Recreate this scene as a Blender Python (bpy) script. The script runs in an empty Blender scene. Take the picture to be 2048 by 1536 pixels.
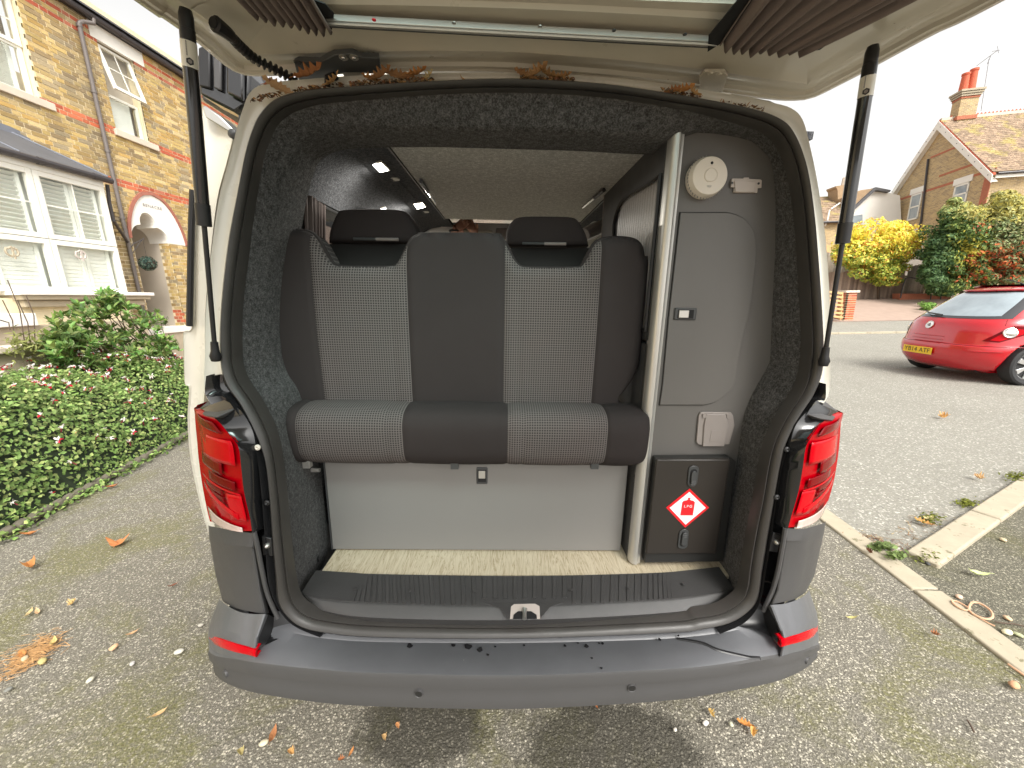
import bpy, bmesh, math, random
import numpy as np
from mathutils import Vector, Matrix
random.seed(7); rng = np.random.default_rng(5)
scene = bpy.context.scene
COL = scene.collection
# ------------------------------------------------------------------ camera
FPX = 769.0
def _n(v): return Vector(v).normalized()
Zw = _n((-70, 3455, 769)); Yw = _n((41, 172, -769)); Xw = Yw.cross(Zw).normalized(); Yw = Zw.cross(Xw)
Zv = _n((63, 3388, 769)); Yv = _n((-14, 174.8, -769)); Xv = Yv.cross(Zv).normalized(); Yv = Zv.cross(Xv)
Rw = Matrix((Xw, Yw, Zw)); Rv = Matrix((Xv, Yv, Zv))
CW = Vector((0, 0, 1.45)); CV = Vector((-0.065, -1.0, 1.45))
VM = (Rw @ Rv.transposed()).to_4x4(); VM.translation = CW - (Rw @ Rv.transposed()) @ CV
cam = bpy.data.cameras.new('camera'); camo = bpy.data.objects.new('camera', cam); COL.objects.link(camo)
cam.sensor_width = 36; cam.lens = FPX / 2048 * 36; cam.clip_start = .02; cam.clip_end = 800
m4 = Rw.to_4x4(); m4.translation = CW; camo.matrix_world = m4
scene.camera = camo
# ------------------------------------------------------------------ light
wd = bpy.data.worlds.new('World'); scene.world = wd; wd.use_nodes = True
nt = wd.node_tree; bg = nt.nodes['Background']
sky = nt.nodes.new('ShaderNodeTexSky'); sky.sky_type = 'NISHITA'; sky.sun_disc = False
SE, SR = math.radians(48), math.radians(150)
sky.sun_elevation = SE; sky.sun_rotation = SR; sky.dust_density = 4.0; sky.air_density = 1.0
hs = nt.nodes.new('ShaderNodeHueSaturation'); hs.inputs['Saturation'].default_value = .05
nt.links.new(sky.outputs[0], hs.inputs['Color']); wm = nt.nodes.new('ShaderNodeMix'); wm.data_type = 'RGBA'; wm.blend_type = 'MULTIPLY'; wm.inputs[0].default_value = 1; wm.inputs[7].default_value = (1, .985, .955, 1)
nt.links.new(hs.outputs[0], wm.inputs[6]); nt.links.new(wm.outputs[2], bg.inputs[0]); bg.inputs[1].default_value = .15
sl = bpy.data.lights.new('sun', 'SUN'); so = bpy.data.objects.new('sun', sl); COL.objects.link(so)
sl.energy = 1.3; sl.angle = math.radians(22); sl.color = (1, .96, .90)
sd = Vector((math.sin(SR) * math.cos(SE), math.cos(SR) * math.cos(SE), math.sin(SE)))
so.rotation_euler = (-sd).to_track_quat('-Z', 'Y').to_euler()
vs = scene.view_settings; vs.view_transform = 'Standard'; vs.look = 'None'; vs.gamma = 1; vs.exposure = 1.14; vs.use_curve_mapping = False
scene.render.engine = 'CYCLES'
scene.cycles.max_bounces = 8; scene.cycles.transparent_max_bounces = 12
# ------------------------------------------------------------------ pixel rays of the design drawing -> 3D
def ray(px, py, fr='v'):
    R, c = (Rv, CV) if fr == 'v' else (Rw, CW)
    return c, R @ Vector((px - 1024, 768 - py, -FPX))
def P(px, py, y=None, x=None, z=None, b=0, fr='v'):
    c, d = ray(px, py, fr)
    if y is not None: t = (y + b * c.z - c.y) / (d.y - b * d.z)
    elif x is not None: t = (x - c.x) / d.x
    else: t = (z - c.z) / d.z
    return c + d * t
def RP(px, py, o=0): return P(px, py, y=-.1495 + o, b=.09)      # plane of the tailgate opening
def W(px, py, **k): return P(px, py, fr='w', **k)
def proj(p, fr='v'):
    R, c = (Rv, CV) if fr == 'v' else (Rw, CW)
    q = R.transposed() @ (Vector(p) - c)
    return 1024 + q.x / -q.z * FPX, 768 - q.y / -q.z * FPX
def terr(y):
    pts = [(-60, 0), (14.2, 0), (17.2, .2), (21.2, 1.02), (24, 1.2), (60, 1.5), (600, 2)]
    for (a, za), (b, zb) in zip(pts, pts[1:]):
        if y <= b: return za + (zb - za) * (y - a) / (b - a)
    return 2
def WT(px, py):
    c, d = ray(px, py, 'w'); d = d / d.y; y = 2.0
    for i in range(4000):
        p = c + d * y
        if p.z < terr(y): return p
        y += .01
    return c + d * 30
# ------------------------------------------------------------------ scene graph helpers
ORG = {}
def props(o, label=None, cat=None, group=None, kind=None):
    if label: o['label'] = label
    if cat: o['category'] = cat
    if group: o['group'] = group
    if kind: o['kind'] = kind
def thing(name, label, cat, origin=(0, 0, 0), fr='v', group=None):
    o = bpy.data.objects.new(name, None); COL.objects.link(o); o.empty_display_size = .05
    org = Vector(origin)
    o.matrix_world = (VM @ Matrix.Translation(org)) if fr == 'v' else Matrix.Translation(org)
    ORG[o.name] = (org, fr); props(o, label, cat, group); return o
class MB:
    def __init__(s): s.v = []; s.f = []; s.c = []; s.u = []
    def add(s, v, f, c=None, u=None):
        n = len(s.v); s.v += [tuple(p) for p in v]; s.f += [tuple(i + n for i in q) for q in f]; s.c += [c] * len(f)
        s.u += ([tuple(q) for q in u] if u else [(0, 0, 0)] * len(v)); return s
    def box(s, x0, x1, y0, y1, z0, z1, c=None, M=None):
        v = [Vector((x, y, z)) for z in (z0, z1) for y in (y0, y1) for x in (x0, x1)]
        if M: v = [M @ p for p in v]
        return s.add(v, [(0, 2, 3, 1), (4, 5, 7, 6), (0, 1, 5, 4), (2, 6, 7, 3), (0, 4, 6, 2), (1, 3, 7, 5)], c)
    def bar(s, a, b, w, h, up=(0, 0, 1), c=None):
        a = Vector(a); b = Vector(b); d = (b - a); L = d.length; d.normalize(); up = Vector(up)
        x = d.cross(up).normalized(); z = x.cross(d); M = Matrix((x, d, z)).transposed().to_4x4(); M.translation = a
        return s.box(-w / 2, w / 2, 0, L, -h / 2, h / 2, c, M)
    def tube(s, pts, r, n=10, closed=False, cap=True, c=None, flat=1):
        pts = [Vector(p) for p in pts]; N = len(pts); V = []; F = []
        rr = r if hasattr(r, '__len__') else [r] * N
        prev = None
        for i, p in enumerate(pts):
            if closed: t = pts[(i + 1) % N] - pts[i - 1]
            else: t = pts[min(i + 1, N - 1)] - pts[max(i - 1, 0)]
            t.normalize()
            if prev is None:
                a = Vector((0, 0, 1)) if abs(t.z) < .9 else Vector((1, 0, 0)); prev = t.cross(a).normalized()
            prev = (prev - t * prev.dot(t)).normalized(); q = t.cross(prev)
            for k in range(n):
                an = 2 * math.pi * k / n; V.append(p + (prev * math.cos(an) + q * math.sin(an) * flat) * rr[i])
        for i in range(N if closed else N - 1):
            j = (i + 1) % N
            for k in range(n): F.append((i * n + k, i * n + (k + 1) % n, j * n + (k + 1) % n, j * n + k))
        if cap and not closed: F.append(tuple(range(n - 1, -1, -1))); F.append(tuple((N - 1) * n + k for k in range(n)))
        return s.add(V, F, c)
    def prism(s, loop, vec, c=None):
        n = len(loop); L = [Vector(p) for p in loop]; vec = Vector(vec)
        V = L + [p + vec for p in L]
        F = [tuple(range(n)), tuple(range(2 * n - 1, n - 1, -1))] + [(i, i + n, (i + 1) % n + n, (i + 1) % n) for i in range(n)]
        return s.add(V, F, c)
    def loft(s, rows, closed=False, c=None, u=None, cap=False):
        n = len(rows[0]); V = [p for r in rows for p in r]; F = []
        for i in range(len(rows) - 1):
            for k in range(n if closed else n - 1):
                F.append((i * n + k, i * n + (k + 1) % n, (i + 1) * n + (k + 1) % n, (i + 1) * n + k))
        if cap: F.append(tuple(range(n - 1, -1, -1))); F.append(tuple((len(rows) - 1) * n + k for k in range(n)))
        return s.add(V, F, c, u)
    def lathe(s, ctr, axis, prof, n=24, c=None):
        ctr = Vector(ctr); ax = Vector(axis).normalized(); a = Vector((0, 0, 1)) if abs(ax.z) < .9 else Vector((1, 0, 0))
        x = ax.cross(a).normalized(); y = ax.cross(x)
        rows = [[ctr + ax * h + (x * math.cos(2 * math.pi * k / n) + y * math.sin(2 * math.pi * k / n)) * r for k in range(n)] for h, r in prof]
        return s.loft(rows, True, c, cap=True)
    def mesh(s, name, off, smooth=True, ang=35, mats=None):
        me = bpy.data.meshes.new(name)
        me.from_pydata([Vector(p) - off for p in s.v], [], s.f); 
        if any(c is not None for c in s.c):
            at = me.color_attributes.new('Col', 'FLOAT_COLOR', 'CORNER'); A = []
            for fc, c in zip(s.f, s.c):
                c = c or (.5, .5, .5); A += [c[0], c[1], c[2], 1] * len(fc)
            at.data.foreach_set('color', A)
        if any(q != (0, 0, 0) for q in s.u):
            at = me.attributes.new('uvw', 'FLOAT_VECTOR', 'POINT'); at.data.foreach_set('vector', [x for q in s.u for x in q])
        me.validate()
        if smooth:
            me.shade_smooth(); me.set_sharp_from_angle(angle=math.radians(ang))
        return me
    def build(s, name, mat, parent=None, smooth=True, ang=35, bevel=0, bseg=2, origin=None, fr='v', label=None, cat=None, group=None, kind=None, recalc=True, solid=0):
        if parent is not None: org, fr = ORG[parent.name]
        else: org = Vector(origin if origin is not None else (0, 0, 0))
        me = s.mesh(name, org, smooth, ang)
        if recalc:
            bm = bmesh.new(); bm.from_mesh(me); bmesh.ops.recalc_face_normals(bm, faces=bm.faces); bm.to_mesh(me); bm.free()
        me.materials.append(mat)
        o = bpy.data.objects.new(name, me); COL.objects.link(o)
        if parent is not None: o.parent = parent
        else: o.matrix_world = (VM @ Matrix.Translation(org)) if fr == 'v' else Matrix.Translation(org)
        ORG[o.name] = (org, fr)
        if solid:
            m = o.modifiers.new('s', 'SOLIDIFY'); m.thickness = solid; m.offset = 0
        if bevel:
            m = o.modifiers.new('b', 'BEVEL'); m.width = bevel; m.segments = bseg; m.limit_method = 'ANGLE'; m.angle_limit = math.radians(40)
        props(o, label, cat, group, kind); return o
def cr(pts, n, closed=False):
    """Catmull-Rom through points, resampled to n points by arc length"""
    pts = [Vector(p) for p in pts]; N = len(pts); out = []
    seg = N if closed else N - 1
    for i in range(seg):
        if closed: a, b, c, d = pts[i - 1], pts[i], pts[(i + 1) % N], pts[(i + 2) % N]
        else: a, b, c, d = pts[max(i - 1, 0)], pts[i], pts[i + 1], pts[min(i + 2, N - 1)]
        for k in range(8):
            t = k / 8; out.append(.5 * ((2 * b) + (c - a) * t + (2 * a - 5 * b + 4 * c - d) * t * t + (3 * b - a - 3 * c + d) * t ** 3))
    out.append(pts[0] if closed else pts[-1])
    return resample(out, n, closed)
def resample(out, n, closed=False):
    L = [0]
    for a, b in zip(out, out[1:]): L.append(L[-1] + (b - a).length)
    res = []; j = 0; m = n if closed else n - 1
    for k in range(n):
        s = L[-1] * k / m
        while j < len(L) - 2 and L[j + 1] < s: j += 1
        t = (s - L[j]) / max(L[j + 1] - L[j], 1e-9); res.append(out[j].lerp(out[j + 1], min(t, 1)))
    return res
def lin(pts, n, closed=False):
    pts = [Vector(p) for p in pts]; 
    if closed: pts = pts + [pts[0]]
    return resample(pts, n, closed)
# ------------------------------------------------------------------ materials
def nmat(name):
    m = bpy.data.materials.new(name); m.use_nodes = True
    return m, m.node_tree, m.node_tree.nodes['Principled BSDF']
def N(nt, t, **k):
    n = nt.nodes.new(t)
    for a, b in k.items():
        if a.startswith('i_'):
            key = a[2:]; n.inputs[int(key) if key.isdigit() else key.replace('_', ' ')].default_value = b
        else: setattr(n, a, b)
    return n
def L(nt, a, b): nt.links.new(a, b)
def coord(nt, scale=None):
    tc = N(nt, 'ShaderNodeTexCoord')
    if scale is None: return tc.outputs['Object']
    mp = N(nt, 'ShaderNodeMapping'); mp.inputs['Scale'].default_value = scale; L(nt, tc.outputs['Object'], mp.inputs[0]); return mp.outputs[0]
def noise(nt, co, sc, det=4, rough=.6, dist=0):
    n = N(nt, 'ShaderNodeTexNoise'); n.inputs['Scale'].default_value = sc; n.inputs['Detail'].default_value = det; n.inputs['Roughness'].default_value = rough; n.inputs['Distortion'].default_value = dist
    L(nt, co, n.inputs['Vector']); return n.outputs['Fac']
def ramp(nt, fac, stops):
    r = N(nt, 'ShaderNodeValToRGB'); e = r.color_ramp.elements
    while len(e) < len(stops): e.new(.5)
    for i, (p, c) in enumerate(stops):
        e[i].position = p; e[i].color = (c, c, c, 1) if not hasattr(c, '__len__') else (*c[:3], 1)
    L(nt, fac, r.inputs[0]); return r.outputs[0]
def mix(nt, f, a, b, mode='MIX'):
    m = N(nt, 'ShaderNodeMix', data_type='RGBA', blend_type=mode)
    for sock, v in ((m.inputs[0], f), (m.inputs[6], a), (m.inputs[7], b)):
        if isinstance(v, (int, float)): sock.default_value = v
        elif isinstance(v, (tuple, list)): sock.default_value = (*v[:3], 1)
        else: L(nt, v, sock)
    return m.outputs[2]
def math_(nt, op, a, b=None, c=None):
    m = N(nt, 'ShaderNodeMath', operation=op)
    for i, v in enumerate((a, b, c)):
        if v is None: continue
        if isinstance(v, (int, float)): m.inputs[i].default_value = v
        else: L(nt, v, m.inputs[i])
    return m.outputs[0]
def bump(nt, bs, h, st, dist=.01):
    b = N(nt, 'ShaderNodeBump'); b.inputs['Strength'].default_value = st; b.inputs['Distance'].default_value = dist
    L(nt, h, b.inputs['Height']); L(nt, b.outputs[0], bs.inputs['Normal'])
def mat(name, col, rough=.6, metal=0, var=.12, vsc=6, bp=0, bsc=200, spec=.5, coat=0, emis=0, dirt=None, rvar=.08, trans=0, ior=1.45, sub=0):
    m, nt, bs = nmat(name); co = coord(nt)
    c = tuple(col)
    f = noise(nt, co, vsc, 6)
    colr = mix(nt, f, tuple(x * (1 - var) for x in c), tuple(min(x * (1 + var), 1) for x in c))
    if dirt:                # (colour, scale, threshold)
        f2 = noise(nt, co, dirt[1], 8, .7); mk = ramp(nt, f2, [(dirt[2], 0), (min(dirt[2] + .04, 1), 1)]); colr = mix(nt, mk, colr, dirt[0])
    L(nt, colr, bs.inputs['Base Color'])
    rr = N(nt, 'ShaderNodeMapRange'); rr.inputs['To Min'].default_value = max(rough - rvar, .02); rr.inputs['To Max'].default_value = min(rough + rvar, 1)
    L(nt, noise(nt, co, vsc * 3, 5), rr.inputs[0]); L(nt, rr.outputs[0], bs.inputs['Roughness'])
    bs.inputs['Metallic'].default_value = metal; bs.inputs['Specular IOR Level'].default_value = spec; bs.inputs['Coat Weight'].default_value = coat
    bs.inputs['Coat Roughness'].default_value = .06
    if trans: bs.inputs['Transmission Weight'].default_value = trans; bs.inputs['IOR'].default_value = ior
    if bp: bump(nt, bs, noise(nt, co, bsc, 4), bp, .002)
    if emis:
        bs.inputs['Emission Color'].default_value = (*c, 1); bs.inputs['Emission Strength'].default_value = emis
    return m
def carpet(name, lo, hi, sc=260):
    m, nt, bs = nmat(name); co = coord(nt)
    f = noise(nt, co, sc, 3, .75); f3 = noise(nt, co, sc * .35, 2)
    v = math_(nt, 'MULTIPLY_ADD', f3, .35, math_(nt, 'MULTIPLY', f, .65))
    c = ramp(nt, v, [(.38, lo), (.5, tuple((a + b) * .42 for a, b in zip(lo, hi))), (.62, hi)])
    L(nt, c, bs.inputs['Base Color']); bs.inputs['Roughness'].default_value = .95; bs.inputs['Specular IOR Level'].default_value = .1
    bs.inputs['Sheen Weight'].default_value = .05
    bump(nt, bs, v, .9, .006); return m
def check(name):
    m, nt, bs = nmat(name); at = N(nt, 'ShaderNodeAttribute', attribute_name='uvw'); sp = N(nt, 'ShaderNodeSeparateXYZ'); L(nt, at.outputs['Vector'], sp.inputs[0])
    p = .0072; g = []
    for k in (0, 1):
        s = math_(nt, 'MULTIPLY', sp.outputs[k], 2 * math.pi / p); s = math_(nt, 'SINE', s); g.append(s)
    a = math_(nt, 'MULTIPLY_ADD', g[0], .5, .5); b = math_(nt, 'MULTIPLY_ADD', g[1], .5, .5)
    mn = math_(nt, 'MAXIMUM', a, b)
    nz = noise(nt, coord(nt), 900, 2); nb = noise(nt, coord(nt), 5, 3)
    c = ramp(nt, math_(nt, 'MULTIPLY_ADD', nz, .2, mn), [(.5, (.011, .009, .009)), (.8, (.063, .053, .051)), (1.0, (.175, .152, .145))])
    c = mix(nt, .35, c, ramp(nt, nb, [(.35, (.066, .054, .052)), (.65, (.056, .056, .055))]), 'MIX')
    L(nt, c, bs.inputs['Base Color']); bs.inputs['Roughness'].default_value = .9; bs.inputs['Specular IOR Level'].default_value = .15
    bump(nt, bs, mn, .35, .001); return m
def laminate(name, c):
    m, nt, bs = nmat(name); co = coord(nt); sp = N(nt, 'ShaderNodeSeparateXYZ'); L(nt, co, sp.inputs[0])
    h = math_(nt, 'ADD', sp.outputs[0], sp.outputs[1])
    a = math_(nt, 'SINE', math_(nt, 'MULTIPLY', math_(nt, 'ADD', h, sp.outputs[2]), 1700)); b = math_(nt, 'SINE', math_(nt, 'MULTIPLY', math_(nt, 'SUBTRACT', h, sp.outputs[2]), 1700))
    v = math_(nt, 'MULTIPLY_ADD', math_(nt, 'MULTIPLY', a, b), .5, .5)
    cc = mix(nt, v, tuple(x * .78 for x in c), tuple(x * 1.2 for x in c)); cc = mix(nt, noise(nt, co, 4, 3), cc, tuple(x * 1.05 for x in c)); L(nt, cc, bs.inputs['Base Color'])
    bs.inputs['Roughness'].default_value = .42; bump(nt, bs, v, .15, .0005); return m
def vcol(name, rough=.85, var=.25, vsc=40, bp=.5, bsc=120, obj=False, trans=0, spec=.3):
    """colour comes from the piece: object colour (obj) or face colour attribute"""
    m, nt, bs = nmat(name); co = coord(nt)
    src = N(nt, 'ShaderNodeObjectInfo').outputs['Color'] if obj else N(nt, 'ShaderNodeAttribute', attribute_name='Col').outputs['Color']
    f = noise(nt, co, vsc, 5, .7); v = N(nt, 'ShaderNodeMapRange'); v.inputs['To Min'].default_value = 1 - var; v.inputs['To Max'].default_value = 1 + var; L(nt, f, v.inputs[0])
    c = mix(nt, 1.0, src, v.outputs[0], 'MULTIPLY'); L(nt, c, bs.inputs['Base Color']); bs.inputs['Roughness'].default_value = rough; bs.inputs['Specular IOR Level'].default_value = spec
    if bp: bump(nt, bs, noise(nt, co, bsc, 4), bp, .004)
    if trans:
        tr = N(nt, 'ShaderNodeBsdfTranslucent'); L(nt, c, tr.inputs[0]); ms = N(nt, 'ShaderNodeMixShader'); ms.inputs[0].default_value = trans
        out = nt.nodes['Material Output']; L(nt, bs.outputs[0], ms.inputs[1]); L(nt, tr.outputs[0], ms.inputs[2]); L(nt, ms.outputs[0], out.inputs[0])
    return m
def asphalt(name, stone, bind, sc=95, moss=.6, mosscol=(.145, .14, .03), wet=None, bs_=.8, thr=.52):
    m, nt, bs = nmat(name); co = coord(nt)
    vo = N(nt, 'ShaderNodeTexVoronoi'); vo.inputs['Scale'].default_value = sc; L(nt, co, vo.inputs['Vector'])
    vo2 = N(nt, 'ShaderNodeTexVoronoi'); vo2.inputs['Scale'].default_value = sc * 2.3; L(nt, co, vo2.inputs['Vector'])
    sp = N(nt, 'ShaderNodeSeparateColor'); L(nt, vo.outputs['Color'], sp.inputs[0])
    sp2 = N(nt, 'ShaderNodeSeparateColor'); L(nt, vo2.outputs['Color'], sp2.inputs[0])
    r1 = math_(nt, 'MULTIPLY_ADD', sp.outputs[0], thr * .9, .08)
    mk = math_(nt, 'LESS_THAN', vo.outputs['Distance'], r1); mk2 = math_(nt, 'LESS_THAN', vo2.outputs['Distance'], math_(nt, 'MULTIPLY', sp2.outputs[1], thr))
    sc1 = ramp(nt, sp.outputs[1], [(0, tuple(x * .45 for x in stone)), (.5, stone), (1, tuple(min(1, x * 1.55) for x in stone))])
    sc2 = ramp(nt, sp2.outputs[0], [(0, tuple(x * .5 for x in stone)), (1, tuple(x * 1.15 for x in stone))])
    bindc = mix(nt, noise(nt, co, 60, 4), tuple(x * .6 for x in bind), tuple(x * 1.5 for x in bind))
    c = mix(nt, mk2, bindc, sc2); c = mix(nt, mk, c, sc1)
    lf = noise(nt, co, 1.1, 6, .62); c = mix(nt, ramp(nt, lf, [(.35, .0), (.7, .25)]), c, tuple(x * .75 for x in bind))
    if moss:
        mm = ramp(nt, noise(nt, co, 1.7, 8, .72, .4), [(1 - moss, 0), (1 - moss + .12, .62)]); fine = noise(nt, co, 70, 3)
        mm = math_(nt, 'MULTIPLY', mm, ramp(nt, fine, [(.35, .25), (.6, 1)])); c = mix(nt, mm, c, mosscol)
    rgh = .85
    if wet:   # list of (x,y,r) dark damp patches
        tot = None
        for (x, y, rx, ry) in wet:
            mp = N(nt, 'ShaderNodeMapping'); mp.inputs['Location'].default_value = (-x / rx, -y / ry, 0); mp.inputs['Scale'].default_value = (1 / rx, 1 / ry, 0)
            L(nt, co, mp.inputs[0]); ln = N(nt, 'ShaderNodeVectorMath', operation='LENGTH'); L(nt, mp.outputs[0], ln.inputs[0])
            v = math_(nt, 'SUBTRACT', 1.0, ln.outputs['Value']); v = math_(nt, 'ADD', v, math_(nt, 'MULTIPLY_ADD', noise(nt, co, 5, 6, .7), 1.3, -.65)); v = ramp(nt, v, [(.05, 0), (.3, 1)])
            tot = v if tot is None else math_(nt, 'MAXIMUM', tot, v)
        c = mix(nt, math_(nt, 'MULTIPLY', tot, .68), c, (.022, .02, .014))
    L(nt, c, bs.inputs['Base Color']); bs.inputs['Roughness'].default_value = rgh; bs.inputs['Specular IOR Level'].default_value = .35
    h = math_(nt, 'SUBTRACT', 1.0, vo.outputs['Distance']); h = math_(nt, 'ADD', math_(nt, 'MULTIPLY', h, .7), math_(nt, 'MULTIPLY', math_(nt, 'SUBTRACT', 1.0, vo2.outputs['Distance']), .4))
    bump(nt, bs, h, bs_, .006); return m
def glass(name, tint=(.8, .85, .85), rough=.02, alpha=.25):
    m, nt, bs = nmat(name); bs.inputs['Base Color'].default_value = (*tint, 1); bs.inputs['Roughness'].default_value = rough
    gl = N(nt, 'ShaderNodeBsdfGlossy'); gl.inputs['Roughness'].default_value = rough; tr = N(nt, 'ShaderNodeBsdfTransparent'); tr.inputs[0].default_value = (*tint, 1)
    fr = N(nt, 'ShaderNodeFresnel'); fr.inputs[0].default_value = 1.5; geo = N(nt, 'ShaderNodeNewGeometry'); f = math_(nt, 'MULTIPLY', math_(nt, 'MINIMUM', math_(nt, 'MULTIPLY_ADD', fr.outputs[0], 1.1, alpha * .2), 1.0), math_(nt, 'SUBTRACT', 1.0, geo.outputs['Backfacing']))
    ms = N(nt, 'ShaderNodeMixShader'); L(nt, f, ms.inputs[0]); L(nt, tr.outputs[0], ms.inputs[1]); L(nt, gl.outputs[0], ms.inputs[2]); L(nt, ms.outputs[0], nt.nodes['Material Output'].inputs[0]); return m
def wood(name, a, b, sc=(3, 22, 3), rough=.45, axis='X', scale=1.0, dist=6):
    m, nt, bs = nmat(name); co = coord(nt, sc)
    w = N(nt, 'ShaderNodeTexWave', bands_direction=axis); w.inputs['Scale'].default_value = scale; w.inputs['Distortion'].default_value = dist; w.inputs['Detail'].default_value = 3; w.inputs['Detail Scale'].default_value = 1.2
    L(nt, co, w.inputs['Vector']); f = noise(nt, co, 9, 6, .7)
    v = math_(nt, 'MULTIPLY_ADD', f, .55, math_(nt, 'MULTIPLY', w.outputs['Fac'], .5)); L(nt, ramp(nt, v, [(.25, a), (.6, b), (.9, tuple(min(1, x * 1.1) for x in b))]), bs.inputs['Base Color'])
    bs.inputs['Roughness'].default_value = rough; bump(nt, bs, v, .12, .001); return m
def fluted_plastic():
    m, nt, bs = nmat('fluted_plastic'); bs.inputs['Base Color'].default_value = (.55, .54, .53, 1); bs.inputs['Roughness'].default_value = .25; bs.inputs['Alpha'].default_value = .5; return m
def oakm():
    m, nt, bs = nmat('oak_vinyl'); co = coord(nt, (34, 3.0, 8)); a = noise(nt, co, 1.0, 5, .6, 1.8); fine = noise(nt, coord(nt, (220, 8, 20)), 1, 4)
    r = math_(nt, 'PINGPONG', math_(nt, 'MULTIPLY', a, 7.0), .5)
    c = ramp(nt, r, [(.0, (.30, .235, .14)), (.09, (.50, .42, .29)), (.5, (.63, .56, .425))]); c = mix(nt, ramp(nt, fine, [(.45, 0), (.7, .35)]), c, (.42, .34, .22)); L(nt, c, bs.inputs['Base Color']); bs.inputs['Roughness'].default_value = .42; bump(nt, bs, r, .1, .001); return m
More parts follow.
